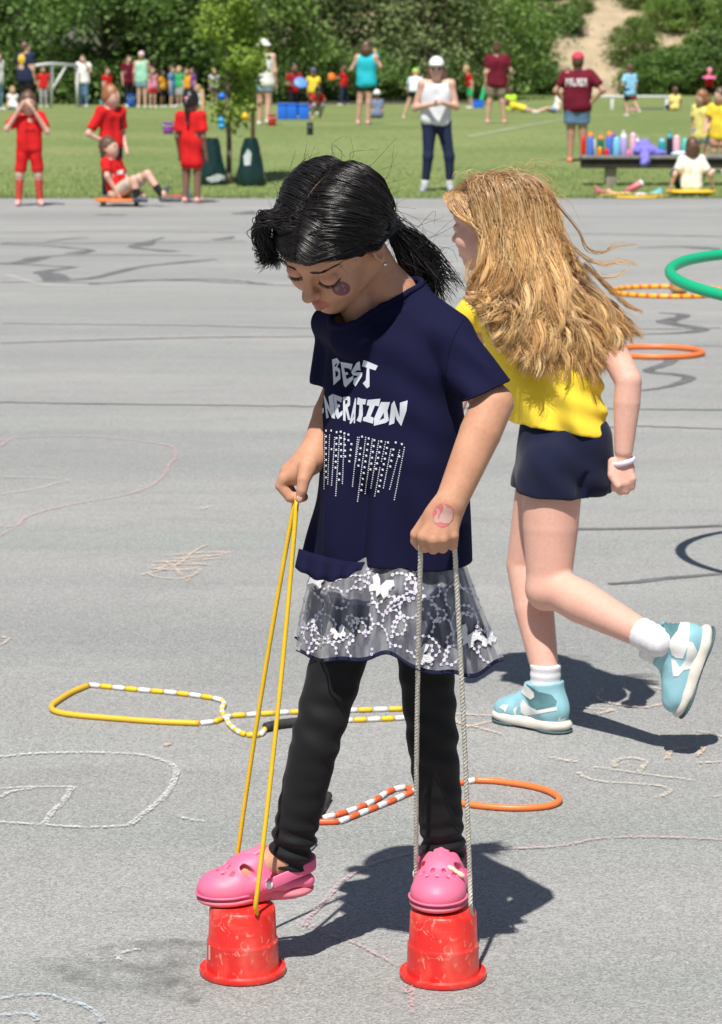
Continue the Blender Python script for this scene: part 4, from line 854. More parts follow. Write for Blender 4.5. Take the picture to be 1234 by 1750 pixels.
person(GF(22, 188), 1.2, 20, True, SK1, HF, 'long', WHT, 0.4, PBLU, 0.4, SHW, drop=0.42, J=dict(kL=(0.08, -0.22, 0.1), aL=(0.02, -0.3, 0.05), kR=(-0.12, -0.2, 0.1), aR=(-0.1, -0.3, 0.05)), label='child in white sitting on the grass at the left edge', group=far)
standing(75, 184, 1.3, 10, 'child in red shirt and grey trousers standing behind the goal post', child=True, skin=SK2, hair=HK, top=RED, bottom=GREY, blen=0.97)
standing(143, 184, 1.62, -8, 'woman in white shirt and blue jeans raising a hand to her face', top=WHT, bottom=DEN, blen=0.98, hair=HB, J=dict(eL=(0.17, -0.04, 0.68), wL=(0.07, -0.08, 0.86)), fat=1.1)
standing(184, 184, 1.25, 40, 'child in red shirt just left of the ginger boy\'s head', child=True, top=RED, bottom=BLK, blen=0.4)
standing(221, 184, 1.6, 30, 'woman in maroon shirt behind the blue bucket', top=MAROON, bottom=BLK, blen=0.95, hair=HB)
standing(243, 186, 1.68, 170, 'woman in mint top, pink cap and denim shorts', top=MINT, sleeve=0.0, bottom=LDEN, blen=0.27, cap=(CAPP, 'visor'), hair=HF, J=dict(eR=(-0.16, -0.05, 0.64), wR=(-0.14, -0.12, 0.5)))
standing(261, 185, 1.28, 30, 'child in pink top and red shorts beside the woman in mint', child=True, top=PINK, sleeve=0.2, bottom=RED, blen=0.32, hstyle='long')
standing(278, 184, 1.18, 60, 'child in gold shirt and dark shorts left of the boy in blue', child=True, skin=SK3, hair=HK, top=ORY, bottom=BLK, blen=0.42)
standing(294, 184, 1.3, 70, 'child in blue shirt and blue shorts among the bright shirts', child=True, top=BLUS, bottom=DEN, blen=0.45)
standing(307, 182, 1.3, -30, 'child in green shirt between the blue and gold shirts', child=True, top=GREEN, bottom=GREY, blen=0.5, hair=HF)
standing(319, 181, 1.25, 20, 'child in gold shirt behind the girl with the black ponytail', child=True, top=ORY, bottom=NAVY, blen=0.45, hair=HB)
standing(330, 181, 1.28, -60, 'child in purple shirt right of the girl with the ponytail', child=True, top=PURP, bottom=BLK, blen=0.45, hair=HK, skin=SK2)
person(GF(344, 186), 1.25, -40, True, SK1, HF, 'pony', PBLU, 0.5, PBLU, 0.4, SHW, drop=0.40, lean=15, J=dict(kL=(0.08, -0.22, 0.12), aL=(0.02, -0.3, 0.05), kR=(-0.1, -0.22, 0.14), aR=(-0.1, -0.3, 0.05)), label='fair-haired child in pale blue crouching beside the left stake', group=far)
standing(366, 180, 1.25, 10, 'child in lilac top and purple shorts left of the young tree', child=True, top=LIL, bottom=PURP, blen=0.3, hair=HF, hstyle='long', sleeve=0.3)
standing(503, 203, 1.3, 20, 'child in dark red shirt holding a blue disc behind the bins', child=True, skin=SK3, hair=HK, top=DRED, bottom=BLK, blen=0.98, J=dict(eL=(0.14, -0.05, 0.62), wL=(0.1, -0.18, 0.6), eR=(-0.15, -0.03, 0.6), wR=(-0.02, -0.18, 0.58)))
standing(536, 196, 1.2, 0, 'child in yellow shirt and dark cap behind the crouching child', child=True, skin=SK2, top=YEL, bottom=BLK, blen=0.5, cap=(SHD, 'visor'))
person(GF(536, 203), 1.22, 25, True, SK3, HK, 'short', RED, 0.85, GREY, 0.97, SHP, drop=0.30, lean=35, J=dict(kL=(0.11, -0.2, 0.26), aL=(0.12, -0.03, 0.045), kR=(-0.08, -0.22, 0.26), aR=(-0.07, -0.04, 0.045), eL=(0.16, -0.18, 0.36), wL=(0.06, -0.28, 0.3), eR=(-0.14, -0.16, 0.38), wR=(-0.06, -0.28, 0.32)), label='child in red shirt crouching behind the blue bins', group=far)
standing(588, 181, 1.32, -120, 'child in red shirt and navy trousers holding an orange disc', child=True, skin=SK2, hair=HB, top=RED, bottom=NAVY, blen=0.97, J=dict(kL=(0.10, 0, 0.27), aL=(0.16, 0.0, 0.045), kR=(-0.09, 0, 0.27), aR=(-0.15, 0.02, 0.045), eL=(0.13, -0.1, 0.68), wL=(0.07, -0.24, 0.70), eR=(-0.13, -0.1, 0.68), wR=(-0.03, -0.24, 0.70)))
person(GF(644, 203), 1.15, 185, True, SK1, HB, 'short', STEEL, 0.7, NAVY, 0.5, SHP, drop=0.42, cap=(CAPW, 'bucket'), J=dict(kL=(0.12, -0.22, 0.1), aL=(0.06, -0.32, 0.05), kR=(-0.12, -0.22, 0.1), aR=(-0.06, -0.32, 0.05)), label='small child in white hat sitting on the grass beside the turquoise top', group=far)
standing(804, 186, 1.32, -70, 'child in red shirt half hidden behind the woman in the white cap', child=True, top=RED, bottom=GREEN, blen=0.5, hair=HF, lean=15)
person(GF(872, 191), 1.2, 175, True, SK1, HB, 'short', LIME, 0.6, BLK, 0.45, SHW, drop=0.42, J=dict(kL=(0.12, -0.22, 0.1), aL=(0.06, -0.32, 0.05), kR=(-0.12, -0.22, 0.1), aR=(-0.06, -0.32, 0.05)), label='child in lime shirt sitting on the grass beside the maroon shirt', group=far)
person(GF(895, 194), 1.25, -95, True, SK1, HB, 'long', YEL, 0.7, BEI, 0.4, SHW, drop=0.40, lean=70, side=0, J=dict(kL=(0.06, 0.10, 0.07), aL=(0.06, 0.28, 0.05), kR=(-0.06, 0.10, 0.07), aR=(-0.06, 0.28, 0.05), tL=(0, 0.08, -0.02), tR=(0, 0.08, -0.02), eL=(0.12, -0.24, 0.08), wL=(0.1, -0.36, 0.04), eR=(-0.12, -0.24, 0.08), wR=(-0.1, -0.36, 0.04)), label='child in yellow shirt lying on the grass', group=far)
person(GF(951, 194), 1.2, -70, True, SK1, HF, 'short', CREAM, 0.6, LDEN, 0.35, SHW, drop=0.42, lean=-15, J=dict(kL=(0.06, -0.25, 0.12), aL=(0.06, -0.46, 0.05), kR=(-0.06, -0.25, 0.1), aR=(-0.06, -0.46, 0.05)), label='child in cream shirt sitting on the grass left of the red cap', group=far)
person(GF(1153, 190), 1.2, 195, True, SK2, HB, 'short', PYEL, 0.75, BLK, 0.45, SHW, drop=0.42, J=dict(kL=(0.12, -0.22, 0.1), aL=(0.06, -0.32, 0.05), kR=(-0.12, -0.22, 0.1), aR=(-0.06, -0.32, 0.05), wR=(-0.15, -0.05, 0.08), eR=(-0.16, 0.0, 0.25)), label='child in yellow shirt sitting on the grass at the bench end', group=far)
standing(1211, 178, 1.25, 20, 'child in red shirt and pink cap holding a pink disc', child=True, top=RED, bottom=BLK, blen=0.45, cap=(PINK, 'visor'), J=dict(eL=(0.16, -0.06, 0.68), wL=(0.12, -0.17, 0.72), eR=(-0.16, -0.06, 0.68), wR=(-0.12, -0.17, 0.72)))
grp = 'children by the bench with the bottles'
p, W_, hl_, j_ = person(GF(1199, 291), 1.16, -30, True, SK1, HG, 'bob', PYEL, 0.6, LDEN, 0.34, SHW, None, lean=6, head_turn=-35, hem=0.42, label='girl in yellow shirt looking down behind the bench end', group=grp, J=dict(eL=(0.15, -0.02, 0.58), wL=(0.10, -0.12, 0.5)))
p, W_, hl_, j_ = person(GF(1228, 298), 1.22, -20, True, SK1, HB, 'long', YEL, 0.6, FLOR, 0.40, SHW, None, head_turn=-20, hem=0.44, label='girl in yellow shirt and floral shorts cut off by the right edge', group=grp, J=dict(eR=(-0.16, -0.02, 0.60), wR=(-0.14, -0.12, 0.52)))
p, W_, hl_, j_ = person(G(1181, 335) + (0, 0, 0.075), 1.18, 186, True, SK1, HB, 'bob', CREAM, 0.75, cloth('dark_teal_cotton', (0.03, 0.08, 0.1)), 0.95, SHD, None, drop=0.455, J=dict(kL=(0.14, -0.18, 0.16), aL=(0.06, -0.30, 0.0), kR=(-0.15, -0.18, 0.17), aR=(-0.08, -0.30, 0.0), eR=(-0.19, 0.05, 0.16), wR=(-0.22, 0.02, 0.03), eL=(0.19, 0.05, 0.16), wL=(0.22, 0.02, 0.03)), label='child in cream shirt sitting on the yellow scooter board, seen from behind', group=grp)
# ================================================================ things in the background
# goal
WM = M('white_paint_metal', (0.72, 0.73, 0.74), 0.45); gb = GF(88, 185); gl = empty('small_goal', gb, 'small white goal frame at the far left of the lawn', 'goal')
def pbar(parent, name, pts, Y, r, mat, seg=8): return mk(name, *tube(np.array([P(x, y, Y) if len(q) == 2 else P(x, y, q[2]) for q in pts for x, y in (q[:2],)]), r, seg), mat, parent)
Yg_ = gb[1]; pbar(gl, 'post', [(88, 186), (88, 109)], Yg_, 0.05, WM); pbar(gl, 'post', [(132, 186), (132, 112)], Yg_ + 1.2, 0.045, WM); pbar(gl, 'crossbar', [(62, 112, Yg_ - 1.0), (88, 109, Yg_), (132, 112, Yg_ + 1.2)], Yg_, 0.05, WM); pbar(gl, 'brace', [(112, 114, Yg_ + 0.6), (91, 150, Yg_)], Yg_, 0.035, WM)
# low white bench
b0 = GF(1040, 188); be = empty('aluminium_bench', b0, 'low white aluminium bench on the lawn behind the boy in sky blue', 'bench'); zt = P(1040, 163, b0[1])[2]; s_ = F_PX / b0[1]; X0, X1 = (1018 - CX) / s_, (1142 - CX) / s_
mk('seat', *box(X0, X1, b0[1] - 0.12, b0[1] + 0.12, zt - 0.06, zt, 0.01), WM, be); mk('foot_rail', *box((1060 - CX) / s_, X1, b0[1] + 0.2, b0[1] + 0.28, b0[2] + 0.0, b0[2] + 0.05, 0.005), WM, be)
for px in (1040, 1132): mk('leg', *box((px - 3 - CX) / s_, (px + 3 - CX) / s_, b0[1] - 0.1, b0[1] + 0.1, b0[2], zt - 0.062, 0.005), WM, be)
# buckets, bins and discs
def pail(px, py, wpx, hpx, mat, lb, name='bucket', cat='bucket', grp_=None, taper=0.85):
    c = GF(px, py); s2 = F_PX / c[1]; r = wpx / s2 / 2; h = hpx / s2
    o = mk(name, *lathe([(0.01, 0.004), (r * taper, 0.0), (r * (1 + taper) / 2, h * 0.5), (r * 0.98, h * 0.93), (r * 1.06, h * 0.94), (r * 1.06, h), (r * 0.95, h), (r * 0.9, h * 0.5), (r * taper * 0.9, 0.02), (0.01, 0.02)], c, 24), mat, org=c, label=lb, cat=cat, group=grp_)
    mk('bail', *tube(spline([c + (-r, 0, h * 0.95), c + (-r * 0.75, -r * 0.7, h * 0.75), c + (0, -r * 1.05, h * 0.68), c + (r * 0.75, -r * 0.7, h * 0.75), c + (r, 0, h * 0.95)], 14), 0.006, 5), WM, o); return o
BLUP = M('blue_plastic', (0.02, 0.16, 0.75), 0.4); PURPL = M('purple_plastic', (0.42, 0.10, 0.60), 0.4); REDP = M('red_plastic', (0.75, 0.04, 0.03), 0.4); TEALP = M('teal_plastic', (0.04, 0.42, 0.45), 0.4); PINKP = M('pink_plastic', (0.85, 0.20, 0.45), 0.4); GREENP = M('green_plastic', (0.03, 0.55, 0.22), 0.4)
pail(224, 184, 18, 22, BLUP, 'blue bucket at the feet of the woman in maroon', grp_='buckets on the lawn'); pail(288, 230, 20, 21, PURPL, 'purple bucket standing alone on the near lawn', grp_='buckets on the lawn'); pail(465, 216, 15, 20, REDP, 'red bucket beside the woman in the white bucket hat', grp_='buckets on the lawn'); pail(174, 184, 9, 13, TEALP, 'small teal cup on the lawn near the blue bucket', 'cup', 'cup')
def bin_(px0, px1, py, hpx, lb):
    c = GF((px0 + px1) / 2, py); s2 = F_PX / c[1]; w = (px1 - px0) / s2; h = hpx / s2; o = mk('storage_bin', *box(c[0] - w / 2, c[0] + w / 2, c[1] - 0.14, c[1] + 0.14, c[2], c[2] + h * 0.93, 0.02), BLUP, org=c, label=lb, cat='bin', group='blue bins on the lawn')
    mk('rim', *box(c[0] - w / 2 - 0.012, c[0] + w / 2 + 0.012, c[1] - 0.155, c[1] + 0.155, c[2] + h * 0.9, c[2] + h, 0.008), BLUP, o)
bin_(475, 490, 205, 28, 'leftmost of the three blue bins in front of the dark red shirt'); bin_(491, 508, 205, 28, 'middle of the three blue bins in front of the dark red shirt'); bin_(510, 528, 205, 27, 'rightmost of the three blue bins, by the crouching child'); bin_(806, 826, 185, 14, 'low blue bin behind the elbow of the woman in the white cap')
def disc(c, r, mat, lb, rx=0.3, rz=0.0, name='flying_disc'):
    o = mk(name, *xf(lathe([(0.001, 0.02), (r * 0.7, 0.018), (r * 0.92, 0.008), (r, -0.01), (r * 0.94, -0.012), (r * 0.85, 0.0), (0.001, 0.008)], seg=24), c, rz, rx), mat, org=c, label=lb, cat='disc', group='plastic discs'); return o
disc(P(514, 141, GF(503, 203)[1] - 0.3), 0.16, M('lightblue_plastic', (0.12, 0.30, 0.85), 0.4), 'blue disc held by the child in the dark red shirt', 0.9, 0.3)
disc(P(567, 131, GF(588, 181)[1] - 0.05), 0.13, ORP, 'orange disc held by the child in navy trousers', 1.4, 0.2); disc(P(1212, 132, GF(1211, 178)[1] - 0.25), 0.26, PINKP, 'pink disc held by the child in the pink cap', 0.12); disc(GF(1080, 188) + (0, 0, 0.02), 0.22, PINKP, 'pink disc lying on the grass under the white bench', 0.0)
disc(GF(205, 185) + (0, 0, 0.03), 0.13, YEP, 'yellow disc lying on the lawn left of the blue bucket', 0.2); disc(G(302, 338) + (0, 0, 0.015), 0.17, REDP, 'red disc lying on the asphalt beside the blue bottle', 0.0)
def ball(px, py, Y, r, mat, lb):
    c = P(px, py, Y); o = mk('hanging_ball', *lathe([(0.001, -r)] + [(r * math.sin(a), -r * math.cos(a)) for a in np.linspace(0.2, 2.95, 10)] + [(0.001, r)], c, 16), mat, org=c, label=lb, cat='ball', group='plastic balls hanging in the young tree')
    mk('loop', *tube(np.linspace(c + (0, 0, r), c + (0.005, 0, r + 0.12), 3), 0.004, 5), BLKP, o)
LBP = M('cyan_plastic', (0.03, 0.35, 0.7), 0.4); ball(379, 165, YT[1] - 0.3, 0.05, BLUP, 'dark blue ball hanging high in the young tree'); ball(378, 206, YT[1] - 0.3, 0.045, LBP, 'light blue ball, upper of the two low in the young tree'); ball(379, 216, YT[1] - 0.3, 0.045, LBP, 'light blue ball, lower of the two low in the young tree'); ball(419, 199, YT[1] - 0.3, 0.055, YEP, 'yellow ball hanging at the right of the young tree')
c = GF(530, 232); o = mk('speaker', *box(c[0] - 0.055, c[0] + 0.055, c[1] - 0.05, c[1] + 0.05, c[2], c[2] + 0.24, 0.018), BLKP, org=c, label='small black speaker standing on the lawn', cat='speaker'); mk('grille', *xf(lathe([(0.001, 0.0), (0.04, 0.0), (0.042, 0.006), (0.001, 0.006)], seg=18), c + (0, -0.051, 0.14), rx=math.pi / 2), M('grille_grey', (0.06, 0.06, 0.06), 0.6), o)
c = GF(825, 180); mk('pool_noodle', *tube(np.linspace(P(820, 182, c[1]), P(829, 148, c[1]), 5), 0.075, 12), GREENP, org=c, label='green foam noodle held by the woman in khaki shorts', cat='noodle')
# bench with bottles
BW = M('bench_plank', (0.21, 0.205, 0.20), 0.8, var=0.25, vscale=7, bump=0.3, bscale=30); BD = M('bench_beam', (0.045, 0.036, 0.03), 0.8, var=0.35, vscale=8, bump=0.4, bscale=30); CON = M('bench_concrete', (0.33, 0.30, 0.25), 0.9, var=0.2, vscale=9, bump=0.4, bscale=40)
tb = GF(1040, 318); Yb = tb[1]; sb = F_PX / Yb; ztop = P(1040, 265, Yb)[2]; bx0, bx1 = (989 - CX) / sb, (1330 - CX) / sb; bench = empty('wooden_bench', tb, 'long weathered wooden bench on concrete legs crowded with drink bottles', 'bench')
for i in range(3):
    mk('plank', *box(bx0 + 0.01 * (i % 2), bx1, Yb - 0.21 + i * 0.145, Yb - 0.21 + i * 0.145 + 0.138, ztop - 0.045, ztop, 0.006), BW, bench)
mk('beam', *box(bx0 + 0.01, bx1, Yb - 0.17, Yb - 0.12, ztop - 0.165, ztop - 0.047, 0.004), BD, bench); mk('beam', *box(bx0 + 0.01, bx1, Yb + 0.12, Yb + 0.17, ztop - 0.165, ztop - 0.047, 0.004), BD, bench)
for px in (1040, 1300): mk('pedestal', *box((px - 9 - CX) / sb, (px + 9 - CX) / sb, Yb - 0.11, Yb + 0.11, -0.02 + terr(Yb), ztop - 0.048, 0.012), CON, bench)
def bottle(px, wpx, hpx, body, lid, lb, dy=0.0, style='screw', base=265):
    c = np.array(((px - CX) / sb, Yb + dy, ztop + 0.001)); r = wpx / sb / 2; h = hpx / sb
    o = mk('drink_bottle', *lathe([(0.002, 0.0), (r * 0.94, 0.0), (r, 0.008), (r, h * 0.70), (r * 0.92, h * 0.76), (r * 0.72, h * 0.80), (0.002, h * 0.80)], c, 18), body, org=c, label=lb, cat='bottle', group='drink bottles crowded on the bench')
    mk('lid', *lathe([(0.002, h * 0.79), (r * 0.86, h * 0.79), (r * 0.88, h * 0.81), (r * 0.84, h * 0.92), (r * 0.5, h * 0.93), (r * 0.42, h * 0.99), (0.002, h)], c, 16), lid, o)
    if style == 'straw': mk('spout', *tube(spline([c + (0, 0, h * 0.95), c + (0.0, 0, h * 1.08), c + (r * 0.5, 0, h * 1.1)], 6), r * 0.22, 6), lid, o)
    if style == 'loop': mk('carry_loop', *tube(spline([c + (-r * 0.6, 0, h * 0.95), c + (0, 0, h * 1.12), c + (r * 0.6, 0, h * 0.95)], 8), r * 0.18, 6), lid, o)
    return o
def bp(n, c, r=0.3): return M(n, c, r)
b1 = bp('bottle_red', (0.7, 0.02, 0.02)); b2 = bp('bottle_blue', (0.10, 0.22, 0.75)); b3 = bp('bottle_pink', (0.80, 0.48, 0.58)); b4 = bp('bottle_green', (0.01, 0.18, 0.10)); b5 = bp('bottle_sky', (0.22, 0.58, 0.85)); b6 = bp('bottle_lilac', (0.50, 0.42, 0.78)); b7 = bp('bottle_black', (0.015, 0.018, 0.03)); b8 = bp('bottle_teal', (0.02, 0.33, 0.38)); b9 = bp('bottle_mint', (0.10, 0.60, 0.55)); b10 = bp('bottle_white', (0.75, 0.75, 0.78)); b11 = bp('bottle_orange', (0.85, 0.22, 0.02)); b12 = bp('bottle_purple', (0.16, 0.10, 0.35))
bottle(994, 8, 33, b1, b1, 'red bottle, first at the left end of the bench', 0.05); bottle(1004, 12, 39, b2, b11, 'blue and pink bottle with an orange lid at the left end', -0.08); bottle(1012, 6, 26, b10, b10, 'slim white bottle right of the blue and pink one', 0.05)
bottle(1023, 11, 33, b4, b11, 'dark green bottle with an orange lid', 0.05); bottle(1020, 8, 14, b11, YEP, 'small round orange and yellow snack pot in front of the green bottle', -0.1, base=268); bottle(1031, 9, 11, b1, b1, 'small red pot in front of the red lidded bottle', -0.12)
bottle(1038, 12, 40, b2, b11, 'blue bottle with a red-orange lid behind the sky blue one', 0.08); bottle(1048, 13, 31, b5, b5, 'sky blue bottle in the middle of the bench', -0.1); bottle(1046, 10, 38, b12, b12, 'dark purple bottle behind the sky blue one', 0.12)
bottle(1061, 13, 36, b6, b10, 'lilac bottle with a white carry lid', 0.0, 'loop'); bottle(1077, 12, 38, b3, b3, 'tall pink bottle left of the purple jacket', 0.0); bottle(1086, 8, 27, b10, b10, 'white bottle behind the purple jacket', 0.1, 'loop'); bottle(1068, 8, 9, PINKP, PINKP, 'small pink pot at the foot of the tall pink bottle', -0.14)
bottle(1126, 12, 28, b8, b5, 'teal bottle with a pale blue lid right of the jacket', 0.0); bottle(1139, 11, 36, b7, b8, 'black bottle with a teal straw', 0.0, 'straw'); bottle(1150, 13, 34, b3, b3, 'pink bottle beside the black one', -0.05); bottle(1166, 13, 28, b9, b9, 'mint bottle behind the dark-haired child', 0.05)
# jacket heaped on the bench
S = Sdf(0.03); jc = np.array(((1098 - CX) / sb, Yb - 0.05, ztop))
S.ell(jc + (0, 0, 0.06), (0.17, 0.13, 0.08)).ell(jc + (-0.02, 0, 0.13), (0.09, 0.08, 0.07)).cone(jc + (-0.02, -0.14, 0.05), jc + (-0.03, -0.2, -0.08), 0.06, 0.07).ell(jc + (0.17, -0.03, 0.02), (0.10, 0.08, 0.03)); S.disp = lambda X: 0.016 * sn(X, 22, 2) + 0.006 * sn(X, 60, 3); mk('folded_jacket', *S.mesh(0.011), cloth('periwinkle_fleece', (0.22, 0.20, 0.66)), org=jc, label='periwinkle jacket heaped over the edge of the bench', cat='jacket')
S = Sdf(0.02); jc = np.array(((1152 - CX) / sb, Yb - 0.16, ztop)); S.ell(jc + (0, 0, 0.02), (0.10, 0.05, 0.03)).ell(jc + (0.06, 0, 0.03), (0.06, 0.05, 0.03)); S.disp = lambda X: 0.008 * sn(X, 40, 2); mk('folded_cloth', *S.mesh(0.01), PBLU, org=jc, label='pale blue cloth crumpled beside the pink bottle', cat='cloth')
# litter of shoes and toys in front of the bench
def lump(px, py, parts, mat, lb, cat, name, seed=1):
    c = G(px, py); S = Sdf(0.015)
    for o_, r_ in parts: S.ell(c + np.array(o_), np.array(r_))
    S.disp = lambda X: 0.005 * sn(X, 50, seed); S.cut(c + (0, 0, 0.004), (0, 0, -1), 1); return mk(name, *S.mesh(0.009), mat, org=c + (0, 0, 0.004), label=lb, cat=cat)
lump(1025, 334, [((-0.02, 0, 0.05), (0.06, 0.05, 0.05)), ((0.04, 0, 0.04), (0.05, 0.05, 0.04)), ((-0.05, 0, 0.09), (0.03, 0.03, 0.03))], M('dusty_rose', (0.42, 0.16, 0.15), 0.8), 'dusty rose knitted hat lying by the yellow hoop', 'hat', 'knitted_hat')
lump(1060, 334, [((-0.09, 0, 0.02), (0.09, 0.04, 0.03)), ((-0.14, 0, 0.04), (0.04, 0.035, 0.04)), ((0.06, 0.02, 0.02), (0.08, 0.04, 0.025))], M('peach_canvas', (0.75, 0.42, 0.30), 0.8), 'peach coloured shoes lying inside the yellow hoop', 'shoes', 'canvas_shoe')
c = G(1082, 331); o = mk('drink_tumbler', *xf(lathe([(0.002, -0.11), (0.035, -0.11), (0.045, 0.08), (0.047, 0.1), (0.002, 0.1)], seg=18), c + (0, 0, 0.075), rz=0.3, ry=1.15), M('tumbler_pink', (0.75, 0.2, 0.25), 0.4), org=c, label='pink and white tumbler lying tilted in the yellow hoop', cat='tumbler'); mk('lid', *xf(lathe([(0.002, 0.1), (0.049, 0.1), (0.049, 0.13), (0.002, 0.135)], seg=18), c + (0, 0, 0.075), rz=0.3, ry=1.15), CAPW, o)
lump(1094, 336, [((0, 0, 0.02), (0.07, 0.05, 0.03)), ((0.05, 0, 0.02), (0.05, 0.05, 0.025))], M('white_canvas', (0.7, 0.62, 0.6), 0.8), 'white sock heap beside the pink tumbler', 'socks', 'sock_heap', 3)
lump(1125, 333, [((0, 0, 0.025), (0.06, 0.04, 0.03)), ((0.02, 0, 0.06), (0.025, 0.03, 0.03)), ((-0.06, 0, 0.02), (0.04, 0.04, 0.02))], M('sky_rubber', (0.15, 0.52, 0.72), 0.6), 'sky blue rubber toy beside the yellow hoop', 'toy', 'rubber_toy', 4)
c = G(1083, 337); mk('hoop', *tube([c + (0.40 * math.cos(a), 0.40 * math.sin(a), 0.016) for a in np.linspace(0, 2 * math.pi, 49)[:-1]], 0.016, 8, closed=True), YEP, org=c, label='yellow hoop on the asphalt holding shoes and a tumbler', cat='hoop', group='hoops')
# blue bottle by the girl in the red dress
c = G(318, 342); r_ = 0.045; o = mk('drink_bottle', *lathe([(0.002, 0), (r_, 0), (r_, 0.17), (r_ * 0.75, 0.19), (0.002, 0.19)], c, 18), M('bottle_aqua', (0.2, 0.48, 0.85), 0.25), org=c, label='pale blue bottle on the asphalt behind the girl in the red dress', cat='bottle'); mk('lid', *lathe([(0.002, 0.188), (0.03, 0.188), (0.03, 0.215), (0.002, 0.22)], c, 14), LBP, o)
lump(288, 345, [((0, 0, 0.03), (0.12, 0.06, 0.035)), ((0.1, 0, 0.02), (0.06, 0.05, 0.03))], M('slate_nylon', (0.10, 0.11, 0.13), 0.7), 'crumpled dark bag on the asphalt behind the sitting boy', 'bag', 'drawstring_bag', 6)
strip_ids()
# ================================================================ FOREGROUND TOYS
HGREEN = M('hoop_green', (0.01, 0.42, 0.20), 0.35); HORANGE = M('hoop_orange', (0.85, 0.20, 0.05), 0.4); BEADY = M('bead_yellow', (0.85, 0.55, 0.02), 0.4); BEADW = M('bead_white', (0.78, 0.78, 0.76), 0.4, var=0.06, vscale=20); BEADO = M('bead_orange', (0.82, 0.13, 0.04), 0.4); TUBEY = M('tube_yellow', (0.78, 0.47, 0.03), 0.45); FOAM = M('foam_black', (0.03, 0.03, 0.033), 0.8, bump=0.3, bscale=120)
def ring(c, R, r, tilt=(0, 0), seg=72):
    a = np.linspace(0, 2 * math.pi, seg + 1)[:-1]; Q = np.stack([R * np.cos(a), R * np.sin(a), 0 * a], 1)
    M3 = np.array(Matrix.Rotation(tilt[1], 3, 'Y') @ Matrix.Rotation(tilt[0], 3, 'X')); return tube(Q @ M3.T + c, r, 12, closed=True)
# green hoop spinning in the air at the right edge
c = P(1147, 478, 7.2) + (0.46, 0, 0); mk('hoop', *ring(c, 0.46, 0.0165, (0.10, 0.03)), HGREEN, org=c, label='green hoop tilted in mid air at the right edge', cat='hoop', group='hoops')
c = G(1205, 601, 0.015) - (0.27, 0, 0); mk('hoop', *ring(c, 0.255, 0.015), HORANGE, org=c, label='plain orange hoop flat on the asphalt behind the runner\'s arm', cat='hoop', group='hoops')
c = G(1150, 498, 0.015); stm = bpy.data.materials.new('hoop_striped'); stm.use_nodes = True; N_, L_ = nodes(stm); b_ = N_['Principled BSDF']
gr = N_.new('ShaderNodeTexGradient'); gr.gradient_type = 'RADIAL'; tc_ = N_.new('ShaderNodeTexCoord'); L_.new(tc_.outputs['Object'], gr.inputs[0]); mm = N_.new('ShaderNodeMath'); mm.operation = 'MULTIPLY'; mm.inputs[1].default_value = 34; L_.new(gr.outputs[1], mm.inputs[0]); fr = N_.new('ShaderNodeMath'); fr.operation = 'FRACT'; L_.new(mm.outputs[0], fr.inputs[0]); cr = N_.new('ShaderNodeValToRGB'); cr.color_ramp.interpolation = 'CONSTANT'; cr.color_ramp.elements[0].color = (0.85, 0.45, 0.02, 1); cr.color_ramp.elements[1].position = 0.68; cr.color_ramp.elements[1].color = (0.8, 0.10, 0.02, 1); L_.new(fr.outputs[0], cr.inputs[0]); L_.new(cr.outputs[0], b_.inputs['Base Color']); b_.inputs['Roughness'].default_value = 0.4
c = c + np.array((-0.02, 0, 0)); mk('hoop', *ring(c, 0.40, 0.016), stm, org=c, label='yellow hoop with red stripes flat on the asphalt far right', cat='hoop', group='hoops')
c = G(1157, 502); S = Sdf(0.02); S.ell(c + (0, 0, 0.035), (0.05, 0.04, 0.035)).ell(c + (-0.025, 0, 0.075), (0.022, 0.02, 0.025)).ell(c + (0.03, 0, 0.02), (0.04, 0.035, 0.02)); S.disp = lambda X: 0.004 * sn(X, 60, 2); S.cut(c + (0, 0, 0.003), (0, 0, -1), 1); mk('bean_bag', *S.mesh(0.008), M('tan_cloth', (0.42, 0.22, 0.08), 0.85), org=c + (0, 0, 0.003), label='small tan bean bag lying inside the striped hoop', cat='bean bag')

def beads(name, root, px, r, mats, blen, z0=None, start=0, n=None, zpx=None):
    """a cord threaded with alternating plastic tubes: every tube its own part"""
    Q = spline([G(x, y, r) + np.array((0, 0, 0 if zpx is None else zpx[i])) for i, (x, y) in enumerate(px)], 400); d = np.r_[0, np.cumsum(np.linalg.norm(np.diff(Q, axis=0), axis=1))]; L = d[-1]
    m = max(1, round(L / blen)); e = np.linspace(0, L, m + 1)
    for i in range(m):
        t = np.linspace(e[i] + 0.0015, e[i + 1] - 0.0015, 5); q = np.stack([np.interp(t, d, Q[:, k]) for k in range(3)], 1)
        q = np.linspace(q[0], q[-1], 5)
        mk('bead', *tube(q, [r * 0.86, r, r, r, r * 0.86], 10), mats[(i + start) % len(mats)], root)
def tubeline(name, root, px, r, mat, n=60): return mk(name, *tube(spline([G(x, y, r) for x, y in px], n), r, 12), mat, root)
